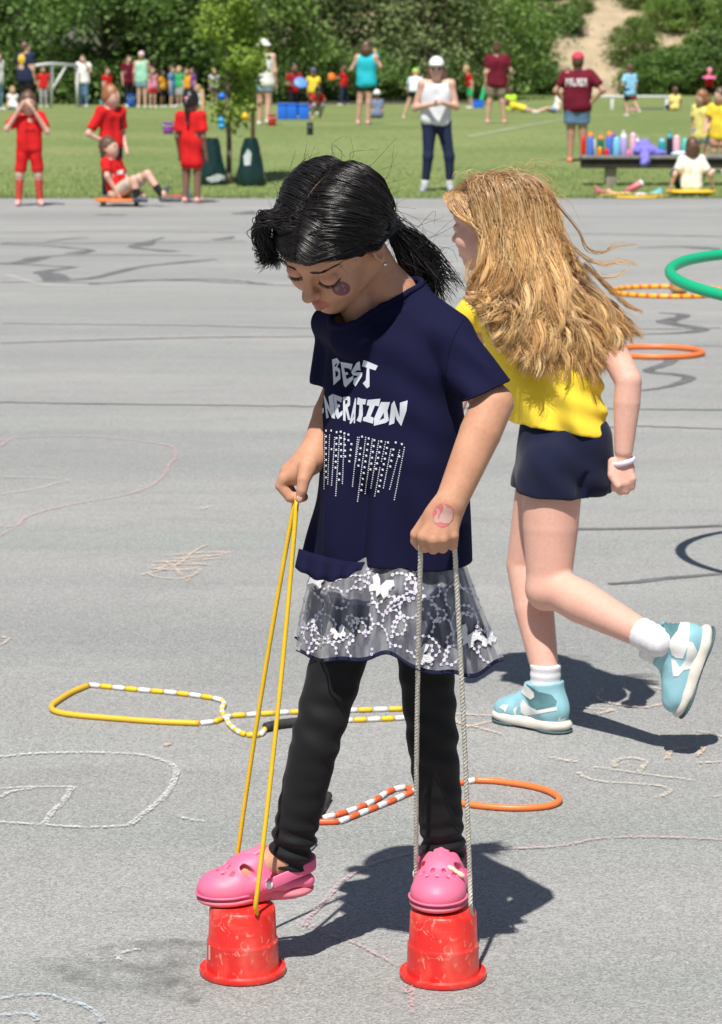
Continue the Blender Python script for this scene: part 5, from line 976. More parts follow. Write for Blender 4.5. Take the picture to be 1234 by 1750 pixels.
# yellow rope loop on the left
c = G(300, 1210); yr = empty('skipping_rope', c, 'yellow and white beaded skipping rope looped on the asphalt at left', 'skipping rope', 'beaded skipping ropes')
YW = [BEADW, BEADY]; RB = 0.0062
tubeline('rope_tube', yr, [(150, 1171), (120, 1184), (95, 1200), (88, 1208), (96, 1216), (130, 1222), (200, 1228), (270, 1233), (340, 1236)], 0.0068, TUBEY)
beads('b', yr, [(150, 1170), (230, 1178), (300, 1184), (360, 1192), (380, 1197)], RB, YW, 0.034)
beads('b', yr, [(380, 1197), (383, 1203), (379, 1212), (382, 1222)], RB, YW, 0.02, start=1)
beads('b', yr, [(342, 1236), (372, 1232), (388, 1224), (430, 1221), (490, 1217), (520, 1216)], RB, YW, 0.034)
beads('b', yr, [(388, 1228), (392, 1238), (410, 1252), (420, 1255)], RB, YW, 0.02); beads('b', yr, [(420, 1256), (446, 1255), (454, 1243)], RB, [BEADY, BEADW], 0.03)
tubeline('grip', yr, [(454, 1243), (480, 1237), (540, 1231)], 0.011, FOAM, 14)
beads('b', yr, [(560, 1215), (620, 1213), (690, 1211), (740, 1209)], RB, [BEADY, BEADW], 0.034); beads('b', yr, [(580, 1231), (640, 1229), (700, 1225), (740, 1212)], RB, YW, 0.034)
tubeline('grip', yr, [(548, 1226), (584, 1224)], 0.011, FOAM, 8)
# orange rope
c = G(640, 1390); orr = empty('skipping_rope', c, 'orange and white beaded skipping rope snaking behind the girl\'s legs', 'skipping rope', 'beaded skipping ropes'); OW = [BEADW, BEADO]
beads('b', orr, [(540, 1405), (556, 1402), (580, 1404)], RB, [BEADO, BEADO], 0.045); beads('b', orr, [(580, 1404), (620, 1388), (670, 1368), (712, 1350), (745, 1342), (790, 1337)], RB, OW, 0.031)
beads('b', orr, [(552, 1398), (600, 1385), (640, 1368), (665, 1352), (690, 1345), (705, 1350), (740, 1362), (788, 1371)], RB, OW, 0.031)
tubeline('rope_tube', orr, [(812, 1333), (850, 1335), (900, 1342), (935, 1351), (955, 1363), (950, 1373), (925, 1379), (880, 1381), (830, 1378), (785, 1372)], 0.0068, HORANGE)
beads('b', orr, [(785, 1338), (812, 1333)], RB, [BEADO, BEADW], 0.02)
tubeline('grip', orr, [(560, 1360), (540, 1395)], 0.010, FOAM, 8); beads('b', orr, [(549, 1385), (560, 1364)], 0.0075, [BEADO, BEADW], 0.045); tubeline('grip', orr, [(520, 1447), (535, 1436)], 0.010, FOAM, 8); beads('b', orr, [(518, 1455), (534, 1443)], 0.0075, [BEADW], 0.05)
mk('pebble', *Sdf(0.004).ell(G(284, 1273, 0.003), (0.007, 0.006, 0.005)).ell(G(290, 1272, 0.003), (0.005, 0.005, 0.004)).mesh(0.0015), M('pebble_tan', (0.45, 0.38, 0.3), 0.8), label='tiny pale pebble on the asphalt below the yellow rope', cat='pebble', org=G(287, 1273))

# ---- red bucket stilts
def bucket_mat():
    m = bpy.data.materials.new('bucket_red'); m.use_nodes = True; N, L = nodes(m); b = N['Principled BSDF']; tc = N.new('ShaderNodeTexCoord')
    def nz(sc, det, dist, mul):
        mp = N.new('ShaderNodeMapping'); mp.inputs['Scale'].default_value = mul; L.new(tc.outputs['Object'], mp.inputs[0]); n = N.new('ShaderNodeTexNoise'); n.inputs['Scale'].default_value = sc; n.inputs['Detail'].default_value = det; n.inputs['Distortion'].default_value = dist; L.new(mp.outputs[0], n.inputs['Vector']); return n.outputs[0]
    def mr(x, a, b_, k):
        r = N.new('ShaderNodeMapRange'); L.new(x, r.inputs[0]); r.inputs[1].default_value = a; r.inputs[2].default_value = b_; r.inputs[4].default_value = k; return r.outputs[0]
    def mix(f, a, c2):
        x = N.new('ShaderNodeMix'); x.data_type = 'RGBA'; L.new(f, x.inputs[0]); L.new(a, x.inputs[6]) if not isinstance(a, tuple) else setattr(x.inputs[6], 'default_value', (*a, 1)); x.inputs[7].default_value = (*c2, 1); return x.outputs[2]
    col = mix(mr(nz(20, 6, 0.5, (1, 1, 0.7)), 0.4, 0.65, 1), (0.72, 0.022, 0.018), (0.80, 0.045, 0.03))
    sc1 = mr(nz(70, 10, 1.2, (1, 1, 0.8)), 0.585, 0.70, 0.55); col = mix(sc1, col, (0.78, 0.42, 0.33))
    sc2 = mr(nz(18, 8, 0.6, (1, 1, 0.9)), 0.50, 0.74, 0.5); col = mix(sc2, col, (0.80, 0.20, 0.15))
    L.new(col, b.inputs['Base Color']); rr = N.new('ShaderNodeMapRange'); L.new(sc1, rr.inputs[0]); rr.inputs[3].default_value = 0.38; rr.inputs[4].default_value = 0.8; L.new(rr.outputs[0], b.inputs['Roughness'])
    bp_ = N.new('ShaderNodeBump'); bp_.inputs['Strength'].default_value = 0.15; bp_.inputs['Distance'].default_value = 0.003; L.new(nz(40, 5, 0.4, (1, 1, 1)), bp_.inputs['Height']); L.new(bp_.outputs[0], b.inputs['Normal']); return m
BKM = bucket_mat(); BKT = []
def stilt(px, py, lb):
    c = G(px, py); h = 0.116
    prof = [(0.060, 0.004), (0.0705, 0.0012), (0.0712, 0.0018), (0.0715, 0.0025), (0.0715, 0.0098), (0.0712, 0.0108), (0.0700, 0.0112), (0.0690, 0.0108), (0.0686, 0.0090), (0.0682, 0.0082), (0.0605, 0.0080), (0.0596, 0.0088), (0.0595, 0.012), (0.0585, 0.055), (0.0588, 0.0575), (0.0568, 0.0595), (0.0563, 0.062), (0.0545, 0.108), (0.053, 0.114), (0.050, h), (0.030, h), (0.001, h)]
    o = mk('bucket_stilt', *lathe(prof, c, 64), BKM, org=c, label=lb, cat='bucket stilt', group='red bucket stilts'); BKT.append((c, h)); return o
st1 = stilt(415, 1661, 'red upturned bucket stilt with yellow cord under the left clog')
st2 = stilt(757, 1668, 'red upturned bucket stilt with white rope under the right clog')
lay('moulded_text', [[(357, 1615 + 0), (360, 1615), (360, 1640), (357, 1640)]], bvh_of([st1]), 0.0006, M('scuffed_print', (0.78, 0.45, 0.38), 0.7), st1, 4)
# ================================================================ THE GIRL ON THE BUCKET STILTS
def skin_mat(name, base, lip, deep):
    m = bpy.data.materials.new(name); m.use_nodes = True; N, L = nodes(m); b = N['Principled BSDF']
    tc = N.new('ShaderNodeTexCoord'); n = N.new('ShaderNodeTexNoise'); n.inputs['Scale'].default_value = 22; n.inputs['Detail'].default_value = 5; L.new(tc.outputs['Object'], n.inputs['Vector'])
    r = N.new('ShaderNodeMapRange'); L.new(n.outputs[0], r.inputs[0]); r.inputs[1].default_value = 0.35; r.inputs[2].default_value = 0.7; r.inputs[4].default_value = 0.7
    mx = N.new('ShaderNodeMix'); mx.data_type = 'RGBA'; mx.inputs[6].default_value = (*base, 1); mx.inputs[7].default_value = (*deep, 1); L.new(r.outputs[0], mx.inputs[0])
    nb2 = N.new('ShaderNodeTexNoise'); nb2.inputs['Scale'].default_value = 130; nb2.inputs['Detail'].default_value = 3; L.new(tc.outputs['Object'], nb2.inputs['Vector']); r2_ = N.new('ShaderNodeMapRange'); L.new(nb2.outputs[0], r2_.inputs[0]); r2_.inputs[1].default_value = 0.45; r2_.inputs[2].default_value = 0.75; r2_.inputs[4].default_value = 0.35
    mf = N.new('ShaderNodeMix'); mf.data_type = 'RGBA'; mf.inputs[7].default_value = (deep[0] * 0.92, deep[1] * 0.78, deep[2] * 0.72, 1); L.new(r2_.outputs[0], mf.inputs[0]); L.new(mx.outputs[2], mf.inputs[6]); mx = mf
    a = N.new('ShaderNodeAttribute'); a.attribute_name = 'tint'; sp = N.new('ShaderNodeSeparateColor'); L.new(a.outputs['Color'], sp.inputs[0])
    m2 = N.new('ShaderNodeMix'); m2.data_type = 'RGBA'; m2.inputs[7].default_value = (*lip, 1); L.new(sp.outputs[0], m2.inputs[0]); L.new(mx.outputs[2], m2.inputs[6]); L.new(m2.outputs[2], b.inputs['Base Color'])
    b.inputs['Roughness'].default_value = 0.6; b.inputs['Specular IOR Level'].default_value = 0.3
    b.inputs['Subsurface Weight'].default_value = 0.25; b.inputs['Subsurface Radius'].default_value = (1.0, 0.4, 0.2); b.inputs['Subsurface Scale'].default_value = 0.006
    n2 = N.new('ShaderNodeTexNoise'); n2.inputs['Scale'].default_value = 330; L.new(tc.outputs['Object'], n2.inputs['Vector']); bp_ = N.new('ShaderNodeBump'); bp_.inputs['Strength'].default_value = 0.22; bp_.inputs['Distance'].default_value = 0.002; L.new(n2.outputs[0], bp_.inputs['Height']); L.new(bp_.outputs[0], b.inputs['Normal'])
    return m
def rot_frame(yaw, pitch, roll):          # columns: her left, back, up.  yaw>0 turns the face to image-left, pitch>0 looks down
    Rz = Matrix.Rotation(-yaw, 3, 'Z'); Rx = Matrix.Rotation(pitch, 3, 'X'); Ry = Matrix.Rotation(roll, 3, 'Y')
    return np.array(Rz @ Rx @ Ry)
def head_prims(S, c, R, s=1.0, ears=True):
    w = lambda p: c + R @ (np.asarray(p, float) * s); e = lambda p, r, k=0.012, m='add', Rl=None: S.ell(w(p), np.array(r) * s, R if Rl is None else R @ Rl, k=k, m=m)
    e((0, 0.012, 0.026), (0.070, 0.087, 0.074)); e((0, -0.036, -0.026), (0.057, 0.05, 0.066), 0.02); e((0, -0.046, 0.035), (0.056, 0.04, 0.042), 0.02)
    for q in (1, -1):
        S.cone(w((q * 0.050, 0.006, -0.048)), w((q * 0.012, -0.062, -0.083)), 0.021 * s, 0.016 * s, k=0.02); e((q * 0.034, -0.060, -0.036), (0.024, 0.024, 0.024), 0.018)
    e((0, -0.062, -0.084), (0.022, 0.021, 0.018), 0.016)
    S.cone(w((-0.028, -0.080, 0.017)), w((0.028, -0.080, 0.017)), 0.010 * s, k=0.016)
    for q in (1, -1):
        e((q * 0.031, -0.094, -0.003), (0.017, 0.011, 0.012), 0.014, 'sub'); e((q * 0.031, -0.0765, -0.005), (0.0165, 0.0135, 0.0125), 0.003)
    S.cone(w((0, -0.086, 0.006)), w((0, -0.102, -0.026)), 0.0065 * s, 0.0085 * s, k=0.010); e((0, -0.105, -0.031), (0.0105, 0.010, 0.0088), 0.005)
    for q in (1, -1): e((q * 0.0105, -0.0955, -0.034), (0.0068, 0.008, 0.0065), 0.004); e((q * 0.0055, -0.1, -0.0405), (0.003, 0.004, 0.003), 0.002, 'sub')
    e((0, -0.076, -0.060), (0.024, 0.017, 0.018), 0.012)
    for q in (1, -1):
        S.cone(w((0, -0.0945, -0.0555)), w((q * 0.0185, -0.0835, -0.0605)), 0.0058 * s, 0.0028 * s, k=0.003); S.cone(w((0, -0.092, -0.067)), w((q * 0.0165, -0.083, -0.0625)), 0.0068 * s, 0.003 * s, k=0.003)
    S.cone(w((-0.017, -0.0925, -0.0612)), w((0.017, -0.0925, -0.0612)), 0.0011 * s, k=0.002, m='sub')
    if ears:
        for q in (1, -1):
            Re = np.array(Matrix.Rotation(q * 0.35, 3, 'Z')); e((q * 0.0700, 0.010, -0.020), (0.0085, 0.018, 0.027), 0.004, 'add', Re); e((q * 0.0770, 0.005, -0.017), (0.006, 0.0105, 0.017), 0.004, 'sub', Re); e((q * 0.0705, 0.006, -0.044), (0.007, 0.008, 0.009), 0.004)
    return w
def tint(ob, org, c, R, s=1.0):
    V = np.empty(len(ob.data.vertices) * 3, np.float32); ob.data.vertices.foreach_get('co', V); L = ((V.reshape(-1, 3) + org - c) @ R) / s
    d = ((L[:, 0] / 0.0205) ** 2 + ((L[:, 2] + 0.0612) / 0.0115) ** 2); lp = np.clip((1.12 - d) / 0.35, 0, 1) * (L[:, 1] < -0.079)
    col = np.zeros((len(L), 4), np.float32); col[:, 0] = lp; col[:, 3] = 1
    at = ob.data.color_attributes.new('tint', 'FLOAT_COLOR', 'POINT'); at.data.foreach_set('color', col.ravel())
SKG = skin_mat('girl_skin', (0.56, 0.30, 0.19), (0.42, 0.155, 0.115), (0.47, 0.235, 0.145))
YB = float(BKT[0][0][1]); B1, B2 = BKT[0][0], BKT[1][0]; BH = BKT[0][1]
def g(x, y, d=0.0): return P(x, y, YB + d)
HC = g(572, 404, -0.03); HR = rot_frame(math.radians(41), math.radians(43), math.radians(12)); HS = 0.98
ORG_G = (B1 + B2) / 2 + np.array((0, 0, BH))
S = Sdf(0.02)
hw = head_prims(S, HC, HR, HS)
nb = g(664, 512, 0.05); S.chain([hw((0, 0.03, -0.045)), (hw((0, 0.026, -0.065)) + nb) / 2, nb], [0.037, 0.036, 0.042], k=0.025); S.cone(hw((0.02, 0.045, -0.06)), g(703, 524, 0.055), 0.022, 0.015, k=0.012)
S.cone(g(605, 592, 0.09), g(752, 596, -0.04), 0.020, 0.020, k=0.01); S.cone(nb, g(668, 900, 0.03), 0.04, 0.055, k=0.03); S.ell(nb + (-0.022, -0.006, -0.040), (0.054, 0.042, 0.024), k=0.012); S.cone(g(588, 558, 0.05), g(664, 556, 0.03), 0.028, 0.024, k=0.008); S.cone(hw((0, -0.012, -0.066)), g(624, 556, 0.016), 0.030, 0.028, k=0.010)
for h, kn, an in ((g(625, 985, 0.05), g(547, 1262, 0.02), g(492, 1458, 0.035)), (g(712, 985, 0.0), g(742, 1285, 0.03), g(760, 1460, 0.075))):
    S.chain([h, kn, an], [0.042, 0.027, 0.022], k=0.02)
# near arm (her left) and its fist
shL, elL, wrL = g(790, 590, -0.06), g(842, 690, -0.10), g(771, 858, -0.17)
S.cone(shL + np.array((-0.012, 0.01, -0.008)), elL, 0.024, 0.0315, k=0.006); S.cone(elL, elL + (wrL - elL) * 0.3, 0.0325, 0.0325, k=0.001); S.cone(elL + (wrL - elL) * 0.3, wrL, 0.0325, 0.0245, k=0.001)
hk = 0.006
mcp = [g(724, 917, -0.185), g(741, 922, -0.192), g(757, 921, -0.192), g(774, 915, -0.186)]; rr = [0.0098, 0.0098, 0.0092, 0.0086]
S.ell(g(756, 885, -0.176), (0.029, 0.015, 0.034), np.array(Matrix.Rotation(0.28, 3, 'Y')), k=0.012)
for i, m_ in enumerate(mcp):
    S.cone(wrL + (m_ - wrL) * 0.25, m_, 0.0135, rr[i] + 0.0005, k=0.005)
    dn = [(0.002, 0.007, -0.0175), (0.0, 0.008, -0.0155), (0.0, 0.008, -0.0155), (0.0, 0.007, -0.0170)][i]; p1 = m_ + np.array(dn); p2 = p1 + np.array((0, 0.018, 0.004)); p3 = p2 + np.array((0, 0.002, 0.015))
    S.chain([m_, p1, p2, p3], [rr[i] + 0.0006, rr[i] * 0.92, rr[i] * 0.88, rr[i] * 0.8], k=0.0012)
S.chain([g(738, 880, -0.168), g(712, 913, -0.165), g(711, 924, -0.160), g(716, 933, -0.150)], [0.013, 0.0098, 0.0088, 0.0072], k=0.006)
# far arm (her right) and its hand
elR, wrR = g(585, 660, 0.10), g(533, 782, 0.03)
S.cone(g(572, 590, 0.10), elR, 0.028, 0.028, k=0.01); S.cone(elR, elR + (wrR - elR) * 0.4, 0.028, 0.0275, k=0.004); S.cone(elR + (wrR - elR) * 0.4, wrR, 0.0275, 0.0215, k=0.004)
S.cone(wrR, g(507, 812, 0.02), 0.0215, 0.017, k=0.014); S.cone(wrR, g(493, 806, 0.03), 0.020, 0.014, k=0.014)
for i in range(4):
    dd = 0.012 + 0.0135 * i; m_ = g(485 + i * 3, 819 + i, dd); p1 = g(480 + i * 4, 830 + i, dd + 0.002); p2 = g(496 + 3 * i, 850 + i * 0.8, dd - 0.002); p3 = g(510 + i * 3, 848 + i * 0.5, dd)
    S.cone(wrR + np.array((0, 0.01 * i - 0.012, 0)), m_, 0.012, 0.0095, k=0.010); S.chain([m_, p1, p2, p3], [0.0098, 0.0092, 0.0085, 0.0075], k=0.0012)
S.chain([g(525, 800, 0.0), g(519, 820, -0.012), g(516, 838, -0.016), g(512, 852, -0.014)], [0.0150, 0.0105, 0.0088, 0.0072], k=0.006)
# feet inside the clogs
for an, ft in ((g(492, 1458, 0.035), g(395, 1506, 0.02)), (g(760, 1460, 0.075), g(752, 1528, -0.01))): S.cone(an, ft, 0.024, 0.024, k=0.02); S.ell(an + (0, 0, -0.02), (0.025, 0.028, 0.03), k=0.02)
V, F = S.mesh(0.0022); V, F = smoothm(V, F, 1, 0.3)
girl = mk('person', V, F, SKG, org=ORG_G, label='dark-haired girl in navy sequinned dress walking on red bucket stilts', cat='person')
tint(girl, ORG_G, HC, HR, HS)
bvg = bvh_of([girl])
# nail, brows, lashes, earring
mk('fingernail', *Sdf(0.001).ell(g(511.5, 852, -0.0205), (0.0052, 0.0022, 0.0058)).mesh(0.0008), M('nail', (0.62, 0.36, 0.30), 0.3), girl)
BROW = M('brow_hair', (0.012, 0.009, 0.008), 0.5); rs = np.random.RandomState(4)
def surf_local(x, z):                    # point of the face under local (x,z)
    o = hw((x, -0.2, z)); d = HR @ np.array((0, 1.0, 0)); h = bvg.ray_cast(Vector(o), Vector(d)); return np.array(h[0]) if h[0] else hw((x, -0.09, z))
for q in (1, -1):
    Q = []
    for i in range(120):
        t = rs.rand(); x = q * (0.012 + 0.036 * t); z = 0.0168 + 0.0040 * math.sin(t * 2.6) - 0.002 * t + rs.normal() * 0.0012 * (1.1 - 0.5 * t); a = surf_local(x, z); b2 = surf_local(x + q * 0.0055, z + 0.0022 - 0.0035 * t); o = HR @ np.array((0, -0.0008, 0)); Q.append([a, (a + b2) / 2 + o * 1.4, b2 + o])
    strands('eyebrow', Q, np.array([0.00045, 0.0004, 0.0002]), BROW, girl)
    Q = []
    for i in range(46):
        t = (i + rs.rand()) / 46; x = q * (0.016 + 0.031 * t); z = -0.0115 - 0.0028 * math.sin(t * 3.1); a = surf_local(x, z); o = HR @ np.array((q * (t - 0.4) * 0.006, -0.0062, -0.0030)); Q.append([a, a + o * 0.6, a + o + HR @ np.array((0, 0, 0.0012))])
    strands('eyelashes', Q, np.array([0.00042, 0.00034, 0.00012]), BROW, girl)
    Q = [[surf_local(q * (0.0155 + 0.0325 * t), -0.0112 - 0.0030 * math.sin(t * 3.1)) + HR @ np.array((0, -0.0004, 0)) for t in np.linspace(0, 1, 12)]]
    strands('lid_line', Q, np.full(12, 0.0008), BROW, girl)
mk('earring', *lathe([(0.0005, -0.003), (0.0022, -0.0022), (0.003, 0), (0.0022, 0.0022), (0.0005, 0.003)], hw((0.079, 0.003, -0.047)), 12), M('silver', (0.8, 0.8, 0.82), 0.15, metal=1.0), girl)
# tattoos
TAT = M('tattoo_plum', (0.16, 0.062, 0.075), 0.5); TAT2 = M('tattoo_light', (0.30, 0.13, 0.11), 0.5); TATR = M('tattoo_rose', (0.55, 0.14, 0.14), 0.5); TATL = M('tattoo_grey', (0.50, 0.31, 0.26), 0.5)
ci = lambda x, y, rx, ry, n=26: [(x + rx * math.cos(a), y + ry * math.sin(a)) for a in np.linspace(0, 2 * math.pi, n + 1)[:-1]]
lay('cheek_tattoo', [ci(583, 493, 15.5, 12)], bvg, 0.0005, TAT, girl, 3)
def heart(x, y, s): return [(x + s * 0.8 * (16 * math.sin(t) ** 3) / 16, y - s * (13 * math.cos(t) - 5 * math.cos(2 * t) - 2 * math.cos(3 * t) - math.cos(4 * t)) / 16) for t in np.linspace(0, 6.283, 19)[:-1]]
for x, y, s in ((576, 493, 4.6), (586, 488, 3.4), (589, 496, 2.4)): lay('heart_mark', [heart(x, y, s)], bvg, 0.0009, TAT2, girl, 3)
zz = lambda pts, x0=690, y0=840, f=120 / 1234: [(x0 + a * f, y0 + b * f) for a, b in pts]
lay('hand_tattoo', [zz([(505, 400), (530, 310), (590, 245), (660, 212), (740, 215), (830, 250), (880, 310), (885, 400), (870, 490), (820, 545), (780, 600), (690, 632), (610, 615), (550, 560), (515, 480)])], bvg, 0.0005, TATR, girl, 3)
lay('tattoo_squirrel', [zz([(690, 215), (740, 240), (770, 290), (830, 290), (865, 350), (850, 480), (800, 560), (700, 565), (650, 535), (610, 555), (560, 550), (525, 500), (540, 450), (590, 385), (590, 335), (550, 325), (590, 295), (630, 315), (640, 370), (605, 440), (600, 480), (620, 490), (640, 410), (690, 340), (700, 290)])], bvg, 0.0009, TATL, girl, 3)

# ---- shirt
def cloth_mat(name, c, c2=None, bump=0.25, sheen=0.2, rough=0.9, wsc=900, vs=9):
    m = M(name, c, rough, var=0.12, vscale=vs, bump=bump, bscale=wsc, spec=0.12, sheen=sheen, col2=c2); return m
NAVYS = cloth_mat('navy_jersey', (0.0085, 0.009, 0.036), (0.0068, 0.0072, 0.029), 0.15, 0.0)
sh = Sdf(0.03); lat = np.array((math.cos(math.radians(35)), -math.sin(math.radians(35)), 0)); fwd = np.array((-math.sin(math.radians(35)), -math.cos(math.radians(35)), 0))
ct, cm, cb = g(672, 600, 0.03), g(668, 780, 0.02), g(660, 975, 0.02)
for q in (1, -1):
    sh.cone(ct + lat * q * 0.050, cm + lat * q * 0.050, 0.067, 0.075, k=0.02); sh.cone(cm + lat * q * 0.050, cb + lat * q * 0.056, 0.075, 0.085, k=0.004)
sh.cone(g(594, 572, 0.09), nb + (0, 0, -0.04), 0.034, 0.04, k=0.02); sh.cone(g(768, 575, -0.04), nb + (0, 0, -0.045), 0.036, 0.042, k=0.02); sh.cone(ct + fwd * 0.02, cm + fwd * 0.025, 0.055, 0.055, k=0.02)
sh.cone(g(706, 508, 0.05), g(775, 568, -0.03), 0.024, 0.034, k=0.015); sh.cone(g(706, 508, 0.05), g(600, 545, -0.02), 0.026, 0.03, k=0.015); sh.cone(g(562, 552, 0.08), g(602, 574, -0.015), 0.03, 0.04, k=0.015)
slL = elL + (shL - elL) * 0.10 + np.array((-0.002, 0, 0.0)); sh.cone(g(777, 588, -0.05), slL, 0.038, 0.0425, k=0.015); slR = g(566, 648, 0.10); sh.cone(g(578, 575, 0.10), slR, 0.036, 0.036, k=0.015)
dsl = np.array((0.43, -0.1, -0.9)); sh.cut(slL + np.array((0.0, 0, 0.012)), dsl, 0.075); sh.cut(g(556, 659, 0.10), (-0.1, 0, -1), 0.055)
sh.cut(cb + np.array((0, 0, 0.02)), (0, 0, -1), 0.30); c1_, c2_, c3_ = g(714, 484, 0.03), g(614, 559, -0.075), g(540, 524, 0.05); nn_ = np.cross(c2_ - c1_, c3_ - c1_); nn_ = nn_ if nn_[2] > 0 else -nn_; nc_ = (c1_ + c2_ * 0.6 + c3_) / 2.6; sh.cut(nc_, nn_, 0.10)
def shirt_folds(X):
    u = (X - ct) @ lat; v = (X - ct) @ np.array((0, 0, -1.0)); t = np.clip(v / 0.38, 0, 1); w = (X - ct) @ fwd
    f = 0.0056 * t * np.sin(72 * u + 9 * v + 1.5 * np.sin(11 * v)) + 0.0075 * t * np.sin(41 * u - 10 * v + 2) + 0.0030 * sn(X * np.array([1, 1, 0.45]), 30, 31) - 0.006 * np.exp(-((u + 0.035 + 0.10 * v) / 0.010) ** 2) * np.clip(v * 4, 0, 1)
    arm = np.exp(-(((X - slL) ** 2).sum(1)) / 0.09 ** 2); f = f + arm * 0.003 * np.sin(140 * ((X - slL) @ np.array((0.75, 0, 0.65)))) 
    # drag lines running from the armpit across the chest
    a = g(775, 640, -0.09); d = X - a; rr2 = np.sqrt((d ** 2).sum(1)); f = f + 0.004 * np.exp(-(rr2 / 0.12) ** 2) * np.sin(95 * ((d @ np.array((0.5, 0, 0.87)))))
    return f
sh.disp = shirt_folds
V, F = sh.mesh(0.0033, opencuts=True); V, F = smoothm(V, F, 2, 0.5); V, shl = fair_rims(V, F)
shirt = mk('shirt', V, F, NAVYS, girl); sm = shirt.modifiers.new('thick', 'SOLIDIFY'); sm.thickness = 0.002; sm.offset = -1
# neckband and sleeve hem
for p_ in shl:
    L_ = V[p_]; cc_ = L_.mean(0)
    if np.linalg.norm(cc_ - nc_) < 0.06: mk('neckband', *tube(L_[::2], 0.0055, 8, closed=True), NAVYS, shirt)
    elif np.linalg.norm(cc_ - slL) < 0.06: mk('sleeve_hem', *tube(L_[::2], 0.0022, 6, closed=True), NAVYS, shirt)
bvs = bvh_of([shirt])
SEAM = cloth_mat('navy_seam', (0.005, 0.0055, 0.022), None, 0.1, 0.0)
def seam(nm, pts, w_): 
    q = spline([(x, y, 0) for x, y in pts], 24)[:, :2]; d_ = np.gradient(q, axis=0); d_ /= np.linalg.norm(d_, axis=1, keepdims=True); n_ = np.stack([-d_[:, 1], d_[:, 0]], 1) * w_; lay(nm, [[tuple(a) for a in q + n_] + [tuple(a) for a in (q - n_)[::-1]]], bvs, 0.0006, SEAM, shirt, 8)
seam('shoulder_seam', [(795, 543), (774, 580), (764, 620), (762, 655)], 1.0); seam('sleeve_stitching', [(799, 702), (830, 690), (868, 660)], 0.7); seam('side_seam', [(788, 760), (786, 840), (790, 930)], 0.8)
# lettering
SILV = M('silver_print', (0.58, 0.60, 0.66), 0.38, var=0.10, vscale=30, spec=0.6)
z1 = lambda pts: zz(pts, 540, 600, 170 / 1234)
letters = [('letter_b', [(205, 105), (265, 85), (302, 135), (268, 195), (303, 228), (308, 345), (222, 425), (216, 260)]), ('letter_e', [(308, 132), (458, 158), (440, 240), (410, 215), (352, 205), (362, 262), (398, 262), (405, 290), (372, 300), (385, 350), (468, 305), (466, 350), (372, 450), (350, 425)]),
 ('letter_s', [(545, 125), (558, 245), (530, 235), (505, 245), (480, 265), (578, 265), (575, 310), (495, 438), (466, 405), (475, 340), (515, 325), (520, 305), (460, 300), (440, 258), (510, 140)]), ('letter_t', [(595, 108), (770, 182), (740, 240), (665, 215), (668, 440), (635, 462), (585, 400), (622, 360), (635, 205), (575, 190)]),
 ('letter_g', [(40, 600), (95, 560), (98, 595), (65, 640), (62, 740), (100, 700), (104, 755), (62, 815), (35, 800), (30, 660)]), ('letter_n', [(100, 525), (180, 715), (160, 565), (218, 530), (242, 840), (205, 830), (140, 700), (165, 825), (135, 838)]), ('letter_e', [(222, 535), (332, 575), (318, 640), (262, 610), (268, 660), (298, 655), (300, 690), (278, 700), (290, 770), (335, 735), (332, 790), (275, 845), (245, 790)]),
 ('letter_r', [(340, 570), (415, 562), (428, 580), (425, 670), (395, 700), (430, 860), (400, 850), (370, 730), (370, 870), (340, 860)]), ('letter_a', [(490, 580), (503, 590), (487, 898), (470, 890), (475, 840), (450, 885), (430, 908), (420, 890), (440, 800)]), ('letter_t', [(523, 573), (570, 592), (628, 598), (615, 660), (582, 662), (585, 790), (560, 885), (508, 862), (535, 800), (545, 670), (510, 660)]),
 ('letter_i', [(645, 605), (803, 590), (785, 685), (735, 675), (680, 810), (720, 830), (708, 900), (585, 865), (590, 825), (625, 810), (668, 680), (632, 670)]), ('letter_o', [(810, 632), (922, 632), (890, 740), (908, 860), (870, 890), (722, 927), (722, 840)]), ('letter_n', [(975, 615), (1040, 815), (1045, 640), (1138, 612), (1125, 740), (1060, 930), (1005, 850), (985, 790), (975, 895), (908, 920), (940, 660)])]
for nm, pl in letters: lay(nm, [z1(pl)], bvs, 0.0008, SILV, shirt, 4)
for pl in ([(238, 180), (262, 150), (268, 165), (244, 200)], [(246, 240), (280, 262), (282, 300), (250, 330)], [(365, 610), (395, 605), (395, 640), (368, 665)], [(845, 765), (850, 830), (795, 855)], [(458, 835), (474, 770), (475, 800), (464, 830)]): lay('letter_gap', [z1(pl)], bvs, 0.0012, NAVYS, shirt, 4)
def stamp(name, items, bvh, mat, parent, lift=0.0003, kind='stuff'):
    Vs, Fs, k = [], [], 0
    for x, y, (SV, SF), sc in items:
        r = ray(x, y); r = r / np.linalg.norm(r); h = bvh.ray_cast(Vector(CAMV), Vector(r))
        if h[0] is None: continue
        n = np.array(h[1]); n = n if n @ r < 0 else -n; a = np.cross((0, 0, 1.0), n); a /= np.linalg.norm(a) + 1e-9; b2 = np.cross(n, a); ang = rs.rand() * 0.4; a, b2 = a * math.cos(ang) + b2 * math.sin(ang), b2 * math.cos(ang) - a * math.sin(ang)
        Vs.append(np.array(h[0]) + n * lift + (SV[:, :1] * a + SV[:, 1:2] * b2 + SV[:, 2:] * n) * sc); Fs += [tuple(i + k for i in f) for f in SF]; k += len(SV)
    return mk(name, np.vstack(Vs), Fs, mat, parent, smooth=False, kind=kind)
GEM = (np.array([(-1, -1, 0), (1, -1, 0), (1, 1, 0), (-1, 1, 0), (-.55, -.55, .7), (.55, -.55, .7), (.55, .55, .7), (-.55, .55, .7)], float), [(0, 1, 5, 4), (1, 2, 6, 5), (2, 3, 7, 6), (3, 0, 4, 7), (4, 5, 6, 7)])
z2 = lambda a, b: (535 + a * 170 / 1234, 725 + b * 170 / 1234); it = []
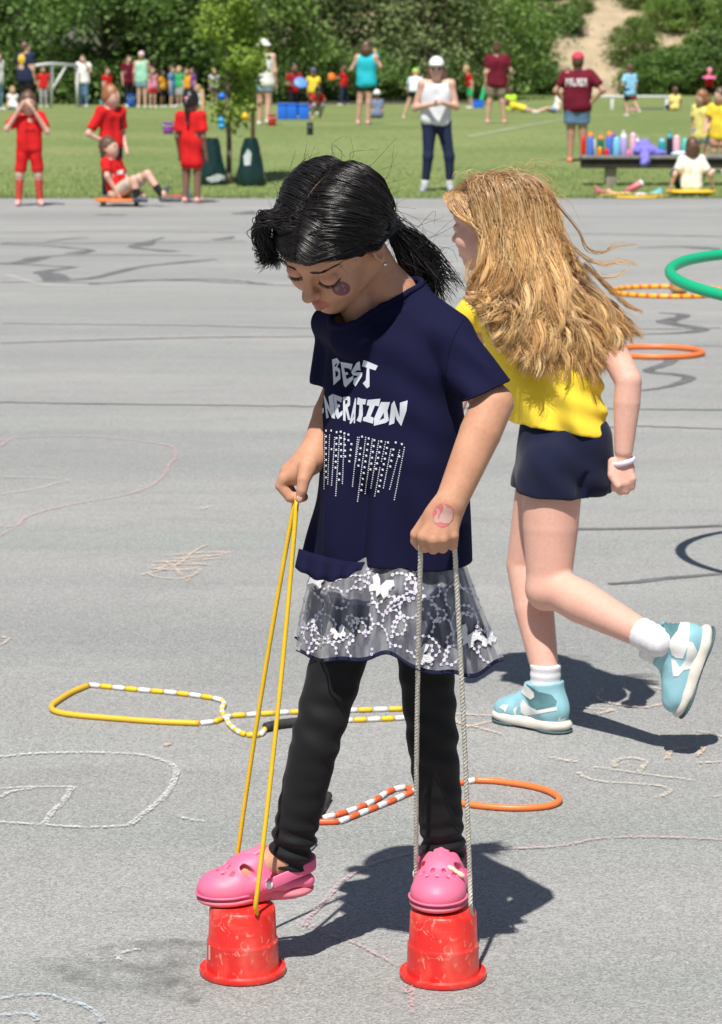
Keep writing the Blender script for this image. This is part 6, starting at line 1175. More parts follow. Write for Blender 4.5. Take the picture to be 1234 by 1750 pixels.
for x0, y0, x1, y1, n in ((110, 75, 115, 440, 6), (165, 80, 165, 660, 9), (228, 80, 232, 310, 2), (295, 100, 280, 540, 7), (345, 95, 350, 400, 5), (330, 615, 322, 690, 2), (390, 115, 400, 400, 5), (440, 130, 440, 200, 2), (478, 248, 452, 460, 4), (592, 300, 565, 515, 4), (692, 178, 600, 820, 10), (762, 200, 715, 562, 6), (848, 215, 783, 555, 6), (932, 228, 812, 835, 10), (998, 315, 960, 525, 4), (1027, 228, 1103, 248, 2), (1072, 400, 1072, 400, 1), (610, 155, 610, 155, 1)):
    for i in range(n):
        t = i / max(1, n - 1); px_, py_ = z2(x0 + (x1 - x0) * t, y0 + (y1 - y0) * t); it.append((px_, py_, GEM, 0.0016))
for x0, y0, x1, y1 in ((148, 130, 140, 800), (208, 135, 185, 740), (272, 165, 230, 755), (330, 145, 282, 885), (388, 150, 365, 735), (555, 165, 490, 770), (575, 165, 530, 460), (655, 165, 553, 955), (738, 185, 648, 860), (815, 210, 720, 790), (900, 220, 850, 460), (830, 540, 768, 890), (968, 310, 875, 790), (1075, 325, 952, 805), (1135, 290, 1010, 935)):
    for t in np.linspace(0, 1, int(abs(y1 - y0) / 25)): px_, py_ = z2(x0 + (x1 - x0) * t, y0 + (y1 - y0) * t); it.append((px_, py_, GEM, 0.0009))
stamp('rhinestones', it, bvs, M('rhinestone', (0.72, 0.74, 0.78), 0.22, spec=0.9), shirt)

# ---- skirt: navy lining under sheer tulle
hemx = np.linspace(480, 870, 80); hemy = np.interp(hemx, [495, 512, 545, 580, 620, 642, 655, 672, 700, 740, 775, 800, 822, 832, 850], [1104, 1110, 1130, 1124, 1128, 1120, 1112, 1116, 1137, 1150, 1146, 1156, 1152, 1140, 1126]); hemy = np.convolve(np.r_[[hemy[0]] * 4, hemy, [hemy[-1]] * 4], np.ones(5) / 5, 'same')[4:-4]
def skirt(off, extra, amp, nth=220, nv=26, ytop=958):
    V = []; c0, c1 = g(664, 944, 0.02), g(678, 1130, 0.03)
    for j in range(nv + 1):
        v = j / nv
        for i in range(nth):
            th = 2 * math.pi * i / nth; a = 0.127 + 0.044 * v ** 0.8 + off; d = 0.074 + 0.052 * v ** 0.8 + off
            rp = (0.046 * v ** 0.9 + 0.001) * (math.sin(11 * th + 1.2 + 0.8 * math.sin(2 * th)) + 0.55 * math.sin(17 * th + 2.1 * v) + 0.35 * math.sin(29 * th)) * amp
            c = c0 + (c1 - c0) * v; p = c + lat * math.cos(th) * a * (1 + rp) + fwd * math.sin(th) * d * (1 + rp * 1.15)
            zt_ = c0[2] + 0.006 * math.sin(14 * th); px_, py_ = proj(np.array((p[0], p[1], c1[2]))); hy = np.interp(px_, hemx, hemy); zb = P(px_, hy, p[1])[2] if p[1] < c1[1] + 0.03 else P(px_, hy - 4, c1[1])[2]
            V.append((p[0], p[1], zt_ + (zb - extra - zt_) * v))
    i = np.arange(nth); F = np.vstack([np.stack([j * nth + i, j * nth + (i + 1) % nth, (j + 1) * nth + (i + 1) % nth, (j + 1) * nth + i], 1) for j in range(nv)]); return np.array(V), F
lin_ob = mk('skirt_lining', *skirt(-0.003, 0.002, 1.0), cloth_mat('navy_lining', (0.018, 0.02, 0.055)), girl)
TUL = bpy.data.materials.new('white_tulle'); TUL.use_nodes = True; N_, L_ = nodes(TUL); pb = N_['Principled BSDF']; pb.inputs['Base Color'].default_value = (0.80, 0.81, 0.84, 1); pb.inputs['Roughness'].default_value = 0.6
tcx = N_.new('ShaderNodeTexCoord'); nx = N_.new('ShaderNodeTexNoise'); nx.inputs['Scale'].default_value = 55; nx.inputs['Detail'].default_value = 4; mpx = N_.new('ShaderNodeMapping'); mpx.inputs['Scale'].default_value = (1, 1, 0.25); L_.new(tcx.outputs['Object'], mpx.inputs[0]); L_.new(mpx.outputs[0], nx.inputs['Vector'])
lw = N_.new('ShaderNodeLayerWeight'); lw.inputs[0].default_value = 0.35; ma = N_.new('ShaderNodeMath'); ma.operation = 'MULTIPLY_ADD'; ma.inputs[1].default_value = 0.42; L_.new(lw.outputs['Facing'], ma.inputs[0]); mr_ = N_.new('ShaderNodeMapRange'); L_.new(nx.outputs[0], mr_.inputs[0]); mr_.inputs[1].default_value = 0.35; mr_.inputs[2].default_value = 0.7; mr_.inputs[1].default_value = 0.42; mr_.inputs[2].default_value = 0.66; mr_.inputs[3].default_value = 0.07; mr_.inputs[4].default_value = 0.30; L_.new(mr_.outputs[0], ma.inputs[2]); L_.new(ma.outputs[0], pb.inputs['Alpha'])
tul = mk('tulle_overskirt', *skirt(0.003, -0.003, 1.0), TUL, girl); bvt = bvh_of([tul])
V, F = skirt(0.002, 0.003, 1.0); hem_i = V[-220:]; mk('hem_binding', *tube(hem_i, 0.0011, 5, closed=True), NAVYS, lin_ob)
a_ = np.linspace(0, 2 * math.pi, 11)[:-1]; RING = (np.vstack([np.stack([np.cos(a_) * r_, np.sin(a_) * r_, a_ * 0 + z_], 1) for r_, z_ in ((1, 0), (0.95, 0.18), (0.45, 0.18), (0.42, 0.0))]), [(j * 10 + i, j * 10 + (i + 1) % 10, (j + 1) * 10 + (i + 1) % 10, (j + 1) * 10 + i) for j in range(3) for i in range(10)])
it = []; paths = []; rs = np.random.RandomState(12)
for k in range(56):                      # meandering chains of sequins
    x, y = 518 + (k % 9) * 38 + rs.uniform(-9, 9), 978 + (k // 9) * 26 + rs.uniform(-8, 8); ang = rs.rand() * 6.28; turn = rs.choice([-1, 1]) * 0.42; pth = []
    for s_ in range(rs.randint(8, 13)):
        pth.append((x, y)); x += 8.0 * math.cos(ang); y += 8.6 * math.sin(ang); ang += turn + rs.normal() * 0.25
        if rs.rand() < 0.16: turn = -turn
        if y < 976 or y > 1148 or x < 508 or x > 842: ang += 2.0
    paths.append(pth); it += [(a, b, RING, 0.0025 * rs.uniform(0.85, 1.1)) for a, b in pth if b > 972]
SEQ = M('sequin_pearl', (0.90, 0.88, 0.90), 0.25, var=0.25, vscale=140, spec=0.8, col2=(0.62, 0.55, 0.78)); stamp('sequins', it, bvt, SEQ, tul, 0.0012)
tv = []
for pth in paths:
    q = []
    for a, b in pth:
        r = ray(a, b); h = bvt.ray_cast(Vector(CAMV), Vector(r / np.linalg.norm(r)))
        if h[0] is None or b < 972: 
            if len(q) > 2: tv.append(tube(np.array(q), 0.00045, 4))
            q = []; continue
        n = np.array(h[1]); n = n if n[1] < 0 else -n; q.append(np.array(h[0]) + n * 0.0012)
    if len(q) > 2: tv.append(tube(np.array(q), 0.00045, 4))
mk('embroidery_thread', *join(*tv), M('white_thread', (0.85, 0.84, 0.86), 0.6), tul, kind='stuff')
BUT = M('butterfly_sequin', (0.82, 0.81, 0.84), 0.4, var=0.12, vscale=300, bump=0.5, bscale=500)
def wings(x, y, s, rot):
    pl = [(0, -1.0), (4, -9), (11, -12), (14, -6), (10, 0), (12, 6), (8, 11), (3, 6), (0, 12), (-3, 5), (-9, 9), (-12, 3), (-8, -1), (-12, -8), (-8, -13), (-3, -8)]
    return [(x + s * (a * math.cos(rot) - b * math.sin(rot)), y + s * (a * math.sin(rot) + b * math.cos(rot))) for a, b in pl]
for x, y, s, r_ in ((540, 993, 1.15, 0.3), (651, 1003, 1.55, 0.35), (580, 1082, 1.0, -0.4), (797, 1088, 1.5, 0.5), (723, 1118, 1.35, 1.2), (832, 1092, 1.1, -0.6)): lay('butterfly_patch', [wings(x, y, s, r_)], bvt, 0.003, BUT, tul, 5)
# navy frill folded out at the waist on her right
fr = []
for i in range(60):
    t = i / 59; x = 512 + 112 * t; y0 = 938 + 24 * math.sin(t * 1.5); w_ = 30 * math.sin(math.pi * min(1, 0.25 + t * 0.75)) + 6
    fo = 0.008 * math.sin(26 * t) ; b0 = g(x, y0, -0.075 - 0.03 * t + 0.09 * (1 - t) ** 2); 
    for v in (0, 0.35, 0.7, 1.0): fr.append(b0 + np.array((-0.006 * v, -0.012 * v - fo * v - 0.012 * v * v, -(w_ * v) / 1050)))
FF = [(i * 4 + j, (i + 1) * 4 + j, (i + 1) * 4 + j + 1, i * 4 + j + 1) for i in range(59) for j in range(3)]
fo_ = mk('waist_frill', fr, FF, NAVYS, girl); sm = fo_.modifiers.new('thick', 'SOLIDIFY'); sm.thickness = 0.0015
# ---- leggings
LEG = M('black_legging', (0.0075, 0.0075, 0.009), 0.75, var=0.2, vscale=14, bump=0.12, bscale=700, spec=0.25, sheen=0.05)
L = Sdf(0.03)
for h, kn, an, s_ in ((g(618, 985, 0.04), g(540, 1265, 0.01), g(493, 1472, 0.035), 0), (g(714, 985, 0.0), g(741, 1280, 0.03), g(759, 1462, 0.075), 1)):
    L.chain([h, h + (kn - h) * 0.5, kn, kn + (an - kn) * 0.5, an], [0.048, 0.0455, 0.0405, 0.0375, 0.0335], k=0.02); L.cut(an + (an - kn) * 0.02, an - kn, 0.075)
L.cone(g(630, 985, 0.05), g(704, 985, 0.03), 0.05, 0.05)
def leg_folds(X):
    f = 0.0016 * sn(X * np.array([1, 1, 2.0]), 40, 5)
    for an, s_ in ((g(497, 1462, 0.035), 1), (g(759, 1462, 0.075), 2)):
        d = X - an; f = f + 0.0042 * np.exp(-((d[:, 2] - 0.015) / 0.045) ** 2) * np.exp(-(d[:, 0] / 0.09) ** 2) * np.sin(230 * d[:, 2] + 55 * d[:, 0] * (1 if s_ == 1 else -0.6) + 3 * s_)
    for kn in (g(540, 1255, 0.01), g(742, 1275, 0.03)):
        d = X - kn; f = f + 0.0028 * np.exp(-((d[:, 2] - 0.03) / 0.06) ** 2 - (d[:, 0] / 0.08) ** 2) * np.sin(120 * d[:, 2] + 60 * d[:, 0])
    return f
L.disp = leg_folds; V, F = L.mesh(0.0032, opencuts=True); V, F = smoothm(V, F, 1, 0.5); V, _l = fair_rims(V, F, 20); lg = mk('leggings', V, F, LEG, girl)

# ---- clogs
CLOG = M('clog_pink', (0.80, 0.14, 0.31), 0.5, var=0.25, vscale=14, col2=(0.74, 0.17, 0.27), bump=0.06, bscale=60); CLOGW = M('clog_sole', (0.76, 0.17, 0.28), 0.6, var=0.2, vscale=30, col2=(0.58, 0.20, 0.20)); RIV = M('rivet_white', (0.8, 0.78, 0.78), 0.4); HOLE_SHADE = M('clog_hole_shade', (0.28, 0.035, 0.07), 0.7)
def clog(c, ang, tilt, side):
    R = np.array(Matrix.Rotation(ang, 3, 'Z') @ Matrix.Rotation(tilt, 3, 'X')); w = lambda p: c + R @ np.asarray(p, float)
    holes = []; S = Sdf(0.012); e = lambda p, r, k=0.012, m='add': S.ell(w(p), np.array(r), R, k=k, m=m)
    e((0, -0.046, 0.026), (0.0455, 0.053, 0.032)); e((0.001, -0.005, 0.040), (0.039, 0.045, 0.040), 0.02); S.cone(w((0.010, -0.02, 0.052)), w((0.008, 0.012, 0.068)), 0.021, 0.016, k=0.012); S.cone(w((-0.010, -0.02, 0.052)), w((-0.008, 0.012, 0.068)), 0.021, 0.016, k=0.012)
    for q in (1, -1): S.cone(w((q * 0.031, -0.01, 0.030)), w((q * 0.029, 0.040, 0.030)), 0.012, 0.010, k=0.012); S.cone(w((q * 0.029, 0.040, 0.028)), w((q * 0.018, 0.082, 0.026)), 0.010, 0.010, k=0.01)
    S.cone(w((0.018, 0.084, 0.026)), w((-0.018, 0.084, 0.026)), 0.0105, k=0.01)
    e((0, 0.040, 0.066), (0.0265, 0.052, 0.040), 0.006, 'sub'); e((0, 0.05, 0.045), (0.023, 0.04, 0.03), 0.004, 'sub')
    for q in (1, -1): S.cone(w((q * 0.024, -0.024, 0.060)), w((q * 0.043, -0.012, 0.052)), 0.0085, 0.0075, k=0.003, m='sub')
    for hx, hy in ((0, -0.062), (0.017, -0.058), (-0.017, -0.058), (0.009, -0.046), (-0.009, -0.046), (0.026, -0.045), (-0.026, -0.045)):
        h_ = w((hx, hy, 0.09)); zt_ = 0.034 * math.sqrt(max(0.02, 1 - (hx / 0.0455) ** 2 - ((hy + 0.046) / 0.052) ** 2)) + 0.028; e((hx, hy, zt_ - 0.001), (0.0036, 0.0042, 0.006), 0.0012, 'sub'); holes.append((hx, hy, zt_ - 0.0045))
    S.cut(w((0, 0, 0.012)), R @ np.array((0, 0, -1.0)), 0.3)
    o = mk('clog', *S.mesh(0.0017), CLOG, girl)
    for h_ in holes: mk('vent_hole_shade', *lathe([(0.0002, 0.0), (0.0034, 0.0), (0.0036, -0.001), (0.0002, -0.002)], w(h_), 10), HOLE_SHADE, o)  # dark discs in the shallow vent pits, shade painted as a deeper pink
    T = Sdf(0.008)                         # sole
    T.ell(w((0, -0.046, 0.010)), (0.0478, 0.054, 0.0125), R, k=0.01); T.ell(w((0, 0.058, 0.010)), (0.039, 0.040, 0.0125), R, k=0.01); T.cone(w((0.018, -0.03, 0.011)), w((0.018, 0.05, 0.011)), 0.0125, k=0.012); T.cone(w((-0.018, -0.03, 0.011)), w((-0.018, 0.05, 0.011)), 0.0125, k=0.012)
    T.cut(w((0, 0, 0.001)), R @ np.array((0, 0, -1.0)), 0.3); T.cut(w((0, 0, 0.0185)), R @ np.array((0, 0, 1.0)), 0.3); so_ = mk('sole', *T.mesh(0.0018), CLOGW, o)
    mk('welt', *tube([w((0.0472 * math.sin(t) if abs(t) < 1.57 else 0.047 * math.sin(t) * (1 - 0.12 * (abs(t) - 1.57)), -0.046 - 0.054 * math.cos(t) if abs(t) < 1.57 else -0.046 + (abs(t) - 1.57) * 0.06, 0.0195)) for t in np.linspace(-2.4, 2.4, 40)], 0.0022, 6), CLOG, o)
    # heel strap and rivets
    Q = spline([w((0.043, 0.010, 0.034)), w((0.042, 0.05, 0.046)), w((0.026, 0.090, 0.052)), w((0, 0.101, 0.054)), w((-0.026, 0.090, 0.052)), w((-0.042, 0.05, 0.046)), w((-0.043, 0.010, 0.034))], 40); upv = R @ np.array((0, 0, 1.0)); Vs = []
    for i, q in enumerate(Q):
        t = Q[min(i + 1, 39)] - Q[max(i - 1, 0)]; t /= np.linalg.norm(t); n = np.cross(t, upv); n /= np.linalg.norm(n); b_ = np.cross(n, t)
        for a, bb in ((0.0022, 0.0095), (0.0022, -0.0095), (-0.0022, -0.0095), (-0.0022, 0.0095)): Vs.append(q + n * a + b_ * bb)
    FF = [(i * 4 + j, i * 4 + (j + 1) % 4, (i + 1) * 4 + (j + 1) % 4, (i + 1) * 4 + j) for i in range(39) for j in range(4)] + [(0, 1, 2, 3), (156, 157, 158, 159)]
    stp = mk('heel_strap', Vs, FF, CLOG, o)
    bv_ = stp.modifiers.new('round', 'BEVEL'); bv_.width = 0.0015; bv_.segments = 2
    for q in (1, -1):
        mk('rivet', *Sdf(0.001).ell(w((q * 0.0465, 0.012, 0.035)), (0.0026, 0.0068, 0.0068), R).mesh(0.0011), RIV, stp); mk('strap_lug', *Sdf(0.001).ell(w((q * 0.0435, 0.011, 0.0345)), (0.0038, 0.0115, 0.0115), R).mesh(0.0014), CLOG, stp)
    mk('tongue_tab', *Sdf(0.004).cone(w((0.0, -0.014, 0.0745)), w((0.0, 0.014, 0.0845)), 0.0075, 0.0075).cone(w((0.008, -0.010, 0.073)), w((0.008, 0.012, 0.083)), 0.006).cone(w((-0.008, -0.010, 0.073)), w((-0.008, 0.012, 0.083)), 0.006).mesh(0.0017), CLOG, o)
    return o, w
f1 = B1 + np.array((0.022, 0.032, BH + 0.001)); f2 = B2 + np.array((-0.002, 0.052, BH + 0.001))
ck1, w1 = clog(f1, math.radians(-74), math.radians(2), 1); ck2, w2 = clog(f2, math.radians(-8), 0, -1)
# little bow charm on the right clog
S = Sdf(0.004); S.ell(w2((0.021, -0.040, 0.064)), (0.008, 0.005, 0.0045), np.array(Matrix.Rotation(0.6, 3, 'Y'))).ell(w2((0.036, -0.039, 0.054)), (0.008, 0.005, 0.0045), np.array(Matrix.Rotation(0.6, 3, 'Y'))).ell(w2((0.0285, -0.040, 0.059)), (0.003, 0.004, 0.003)); mk('bow_charm', *S.mesh(0.0012), M('charm_cream', (0.78, 0.66, 0.48), 0.4), ck2)

# ---- cords of the stilts
CORDY = M('cord_yellow', (0.82, 0.52, 0.02), 0.45, var=0.06, vscale=40, bump=0.1, bscale=300); ROPEW = M('rope_white', (0.62, 0.58, 0.50), 0.85, var=0.15, vscale=60, bump=0.3, bscale=500)
yc = empty('stilt_rope', B1, 'yellow cord running from the left bucket stilt to the girl\'s hand', 'cord', 'stilt cords')
hy = g(507, 846, 0.005)
e1 = B1 + np.array((0.022, -0.0500, BH + 0.003)); e2 = B1 + np.array((-0.006, 0.0555, 0.10))
def sag(a, b_, s, n=30): t = np.linspace(0, 1, n)[:, None]; q = a + (b_ - a) * t; q[:, 0] += (4 * s * t * (1 - t))[:, 0]; return q
mk('cord_strand', *tube(np.vstack([sag(hy + (0.001, -0.004, 0), e1 + np.array((0.002, -0.006, 0.012)), 0.004), [e1 + np.array((0.004, 0.006, -0.004))]]), 0.0038, 8), CORDY, yc); mk('cord_strand', *tube(np.vstack([sag(hy + (-0.001, 0.004, 0), P(403, 1482, B1[1] + 0.075), -0.004), [e2]]), 0.0038, 8), CORDY, yc)
wc = empty('stilt_rope', B2, 'white braided rope running from the right bucket stilt to the girl\'s fist', 'rope', 'stilt cords')
def braid(name, Q, parent):
    Q = np.asarray(Q, float); d = np.r_[0, np.cumsum(np.linalg.norm(np.diff(Q, axis=0), axis=1))]; n = int(d[-1] / 0.0022); s_ = np.linspace(0, d[-1], n); q = np.stack([np.interp(s_, d, Q[:, k]) for k in range(3)], 1); T, N1, B_ = frames(q); parts = []
    for k in range(3):
        ph = s_ / 0.019 * 2 * math.pi + k * 2.094; parts.append(tube(q + (np.cos(ph)[:, None] * N1 + np.sin(ph)[:, None] * B_) * 0.0019, 0.0024, 5))
    mk(name, *join(*parts), ROPEW, parent)
ha, hb = g(719, 940, -0.172), g(777, 935, -0.170); ea = B2 + np.array((-0.045, 0.035, BH - 0.01)); eb = B2 + np.array((0.046, -0.020, BH - 0.008))
wa = P(711, 1505, B2[1] + 0.05)
braid('rope_strand', np.vstack([[ha + (0, 0.012, 0.012)], sag(ha, wa, -0.002), [ea]]), wc); braid('rope_strand', np.vstack([[hb + (0, 0.012, 0.010)], sag(hb, P(803, 1500, B2[1] - 0.03), 0.0015), [P(804, 1545, B2[1] - 0.035)], [eb]]), wc)

# ---- black hair
HBM = hair_mat('black_hair', [(0.006, 0.005, 0.005), (0.012, 0.010, 0.010), (0.020, 0.0155, 0.0145)], 0.36, 0.42); HCAP = M('hair_under', (0.006, 0.005, 0.005), 0.8, spec=0.1)
S = Sdf(0.012); S.ell(hw((0, 0.014, 0.030)), np.array((0.076, 0.092, 0.079)) * HS, HR); S.ell(hw((0, -0.040, 0.048)), np.array((0.058, 0.0495, 0.042)) * HS, HR, k=0.010)
S.ell(hw((0, -0.095, -0.052)), np.array((0.10, 0.070, 0.082)) * HS, HR, m='sub', k=0.010); S.ell(hw((0, -0.02, -0.115)), np.array((0.13, 0.13, 0.085)) * HS, HR, m='sub', k=0.012)
S.disp = lambda X: 0.0015 * sn(X, 120, 9); mk('hair_base', *S.mesh(0.004), HCAP, girl)
rs = np.random.RandomState(31); hc0 = np.array((0, 0.014, 0.029))
def E(y, ph, h):
    ry, rx, rz = 0.089 + h, 0.073 + h, 0.077 + h; k = np.sqrt(np.maximum(0.0, 1 - (y / ry) ** 2)); return np.stack([rx * k * np.sin(ph), y + 0 * ph, rz * k * np.cos(ph)], -1) + hc0
gat = np.array((0.020, 0.100, -0.062)); NP = 23; Q = []; shd = []
t = np.linspace(0, 1, NP)
for c_ in range(300):
    s_ = rs.choice([1, -1]); y0 = -0.088 + 0.155 * rs.rand() ** 1.0; vol = 0.006 + 0.012 * rs.rand(); pe = math.radians(112 + 26 * rs.rand()); wv = rs.normal() * 0.05; phs = rs.rand() * 6.28; cs = rs.rand()
    lowf = max(0, (-y0 - 0.03) / 0.06)
    for i in range(11):
        yy = y0 + rs.normal() * 0.0035; ph = s_ * (0.05 + pe * t ** 0.85) + rs.normal() * 0.02 + wv * np.sin(5 * t + phs) * t
        ye = 0.060 + rs.normal() * 0.008; y = yy + (ye - yy) * t ** (1.25 + 0.55 * lowf) ; h = 0.003 + vol * np.sin(math.pi * np.minimum(1, t * 1.08)) ** 0.7 + rs.normal() * 0.0013 + 0.0030 * np.sin(9 * t + phs) + 0.0012 * np.sin(23 * t + 2 * phs)
        p = E(np.clip(y, -0.096, 0.096), ph, h); bl = np.clip((t - 0.70) / 0.30, 0, 1)[:, None]; bl = bl * bl * (3 - 2 * bl); gp = gat + rs.normal(size=3) * np.array((0.009, 0.006, 0.009)); p = p * (1 - bl) + gp * bl
        Q.append(p); shd.append(np.clip(cs * 0.7 + rs.rand() * 0.3, 0, 1))
Q = np.array(Q); Qw = HC + (Q * HS) @ HR.T
rad = np.interp(t, [0, 0.05, 0.9, 1], [0.0004, 0.00085, 0.00085, 0.0006])
strands('hair_swept_back', Qw, rad, HBM, girl, np.array(shd))
# loose front locks on the far side, curling over the forehead
Q = []; shd = []
for c_ in range(46):
    st = np.array((-0.006 - 0.03 * rs.rand(), -0.078 + 0.07 * rs.rand(), 0.092)); cs = rs.rand(); cr = 0.006 + 0.009 * rs.rand(); ph0 = rs.rand() * 6.28
    mid = np.array((-0.064 - 0.016 * rs.rand(), -0.050 - 0.03 * rs.rand(), 0.072 + 0.014 * rs.rand())); p2_ = np.array((-0.060 - 0.022 * rs.rand(), -0.074 - 0.018 * rs.rand(), 0.048 - 0.012 * rs.rand())); end = np.array((-0.040 - 0.036 * rs.rand(), -0.086 - 0.016 * rs.rand(), 0.042 - 0.024 * rs.rand()))
    for i in range(11):
        q = spline([st + rs.normal(size=3) * 0.004, (st + mid) / 2 + np.array((-0.004, -0.008, 0.010)), mid + rs.normal(size=3) * 0.004, p2_ + rs.normal(size=3) * 0.003, end + rs.normal(size=3) * 0.004], NP); k = np.clip((t - 0.45) / 0.55, 0, 1)
        q = q + np.stack([np.sin(7.5 * t + ph0), 0.6 * np.cos(7.5 * t + ph0), 0.7 * np.cos(7.5 * t + ph0 + 1)], 1) * (cr * k)[:, None]; Q.append(q); shd.append(cs * 0.7 + rs.rand() * 0.3)
strands('hair_front_locks', HC + (np.array(Q) * HS) @ HR.T, np.interp(t, [0, 0.8, 1], [0.0008, 0.0007, 0.0003]), HBM, girl, np.array(shd))
# front hair draped over the forehead, then swept back above the ear
Q = []; shd = []
def E2(y, ph, h):
    ry, rx, rz = 0.109 + h * 0.5, 0.072 + h, 0.075 + h; k = np.sqrt(np.maximum(0.0, 1 - (y / ry) ** 2)); return np.stack([rx * k * np.sin(ph), y + 0 * ph, rz * k * np.cos(ph)], -1) + hc0
for c_ in range(130):
    s_ = 1 if c_ % 3 else -1; cs = rs.rand(); y0_ = -0.1075 + 0.065 * rs.rand() ** 1.2; ph0 = rs.rand() * 6.28; pe = math.radians(104 + 14 * rs.rand()); dl = rs.uniform(0.30, 0.50); vol = rs.uniform(0.004, 0.011)
    for i in range(12):
        yy = y0_ + rs.normal() * 0.003; u_ = np.clip((t - dl) / (1 - dl), 0, 1); y = yy + (0.066 - yy) * u_ ** 1.5 - 0.005 * np.sin(math.pi * np.clip(t / 0.6, 0, 1)); ph = s_ * (0.03 + pe * t ** 0.85) + rs.normal() * 0.02 + 0.04 * np.sin(6 * t + ph0) * t
        p = E2(np.clip(y, -0.1100, 0.0965), ph, 0.004 + vol * np.sin(math.pi * t) ** 0.8 + rs.normal() * 0.0008); bl = (np.clip((t - 0.82) / 0.18, 0, 1) ** 2)[:, None]; p = p * (1 - bl) + (gat + rs.normal(size=3) * 0.006) * bl; Q.append(p); shd.append(cs * .7 + .3 * rs.rand())
strands('hair_fringe', HC + (np.array(Q) * HS) @ HR.T, np.interp(t, [0, 0.05, 0.8, 1], [0.0004, 0.0008, 0.0008, 0.0004]), HBM, girl, np.array(shd))
# fine hair at the temple and over the top of the ear
Q = []; shd = []
for c_ in range(70):
    s_ = 1 if c_ % 4 else -1; a_t = rs.rand(); cs = rs.rand(); st = np.array((s_ * (0.040 + 0.031 * a_t), -0.080 + 0.070 * a_t, 0.040 - 0.036 * a_t)) + rs.normal(size=3) * 0.0025; e_ = np.array((s_ * 0.080, 0.020 + 0.02 * rs.rand(), 0.012 - 0.020 * rs.rand()))
    for i in range(7): Q.append(spline([st + rs.normal(size=3) * 0.0025, (st * 0.55 + e_ * 0.45) + np.array((s_ * 0.010, -0.004, -0.003)) + rs.normal(size=3) * 0.002, e_ + rs.normal(size=3) * 0.003, np.array((0.02 + s_ * 0.045, 0.078, -0.035)) + rs.normal(size=3) * 0.004], NP)); shd.append(cs * .7 + .3 * rs.rand())
strands('temple_hair', HC + (np.array(Q) * HS) @ HR.T, np.interp(t, [0, 0.2, 0.8, 1], [0.00025, 0.0006, 0.0007, 0.0004]), HBM, girl, np.array(shd))
# ponytail blowing back over the shoulder
G0 = HC + HR @ (gat * HS); Q = []; shd = []
for c_ in range(46):
    cs = rs.rand(); sp = rs.normal(size=3) * 0.008; end = P(742 + rs.normal() * 17, 492 + rs.normal() * 16, YB + 0.10 + rs.normal() * 0.02); m1 = P(700, 428, YB + 0.07) + sp * 1.3; m2 = P(726, 456, YB + 0.09) + sp * 1.4; ph = rs.rand() * 6.28
    for i in range(13):
        q = spline([G0 + rs.normal(size=3) * 0.006, m1 + rs.normal(size=3) * 0.004, m2 + rs.normal(size=3) * 0.005, end + sp + rs.normal(size=3) * 0.007], NP); q[:, 2] += 0.004 * np.sin(9 * t + ph) * t; Q.append(q); shd.append(cs * .7 + .3 * rs.rand())
strands('ponytail', Q, np.interp(t, [0, 0.7, 1], [0.0009, 0.0008, 0.0003]), HBM, girl, np.array(shd))
mk('hair_tie', *tube([G0 + (P(700, 428, YB + 0.07) - G0) * 0.12 + 0.016 * (math.cos(a) * np.array((0.5, 0, 0.87)) + math.sin(a) * np.array((0, 1.0, 0))) for a in np.linspace(0, 6.283, 19)[:-1]], 0.004, 7, closed=True), M('hair_elastic', (0.01, 0.01, 0.012), 0.8), girl)
# flyaways
Q = []
for i in range(150):
    y0 = rs.uniform(-0.09, 0.09); ph0 = rs.uniform(-1.9, 1.9); a = E(np.array([y0]), np.array([ph0]), 0.012)[0]; d = rs.normal(size=3) * 0.5 + np.array((0, 0.5, 0.1)) + (a - hc0) / 0.09 * 0.35; L_ = rs.uniform(0.008, 0.026); b_ = a + d * L_ * 0.5 + rs.normal(size=3) * 0.006; e_ = a + d * L_ + rs.normal(size=3) * 0.018 + np.array((0, 0.01, -0.01)); Q.append(spline([a, b_, e_], 14))
Qf = HC + (np.array(Q) * HS) @ HR.T
strands('flyaway_hair', Qf, np.linspace(0.00042, 0.00018, 14), HBM, girl)
Q = []
for i in range(46):
    a = G0 + rs.normal(size=3) * 0.015 + (P(715, 440, YB + 0.08) - G0) * rs.rand(); e_ = P(rs.uniform(690, 790), rs.uniform(370, 570), YB + rs.uniform(0.0, 0.12)); Q.append(spline([a, (a + e_) / 2 + rs.normal(size=3) * 0.016, e_], 16))
strands('loose_wisps', Q, np.linspace(0.00045, 0.0002, 16), HBM, girl)
# scalp showing in the parting
lineP = [E(np.array([y]), np.array([0.02 + 0.10 * math.sin(30 * y)]), 0.0042)[0] for y in np.linspace(-0.080, 0.015, 24)]
mk('parting', *tube(HC + (np.array(lineP) * HS) @ HR.T, 0.0012, 6), M('scalp', (0.12, 0.06, 0.042), 0.7), girl)
# ================================================================ THE RUNNING GIRL
YR = 5.57
def r2(x, y, d=0.0): return P(x, y, YR + d)
SKR = skin_mat('runner_skin', (0.72, 0.43, 0.34), (0.6, 0.2, 0.18), (0.70, 0.38, 0.30))
td = np.array((-0.76, 0.65, 0)); td /= np.linalg.norm(td); Rs1 = np.stack([np.cross(-td, (0, 0, 1.0)), -td, np.array((0, 0, 1.0))], 1); so1 = (G(848, 1236) + G(972, 1258)) / 2 + np.array((0.002, 0.03, 0.001))
tl = r2(1165, 1236, -0.27) - r2(1228, 1062, -0.24); tl = tl / np.linalg.norm(tl); dn = np.array((0.93, 0.12, 0.0)); dn = dn - tl * (dn @ tl); dn /= np.linalg.norm(dn); upv = -dn; Rs2 = np.stack([np.cross(-tl, upv), -tl, upv], 1); so2 = (r2(1224, 1062, -0.24) + r2(1164, 1236, -0.27)) / 2
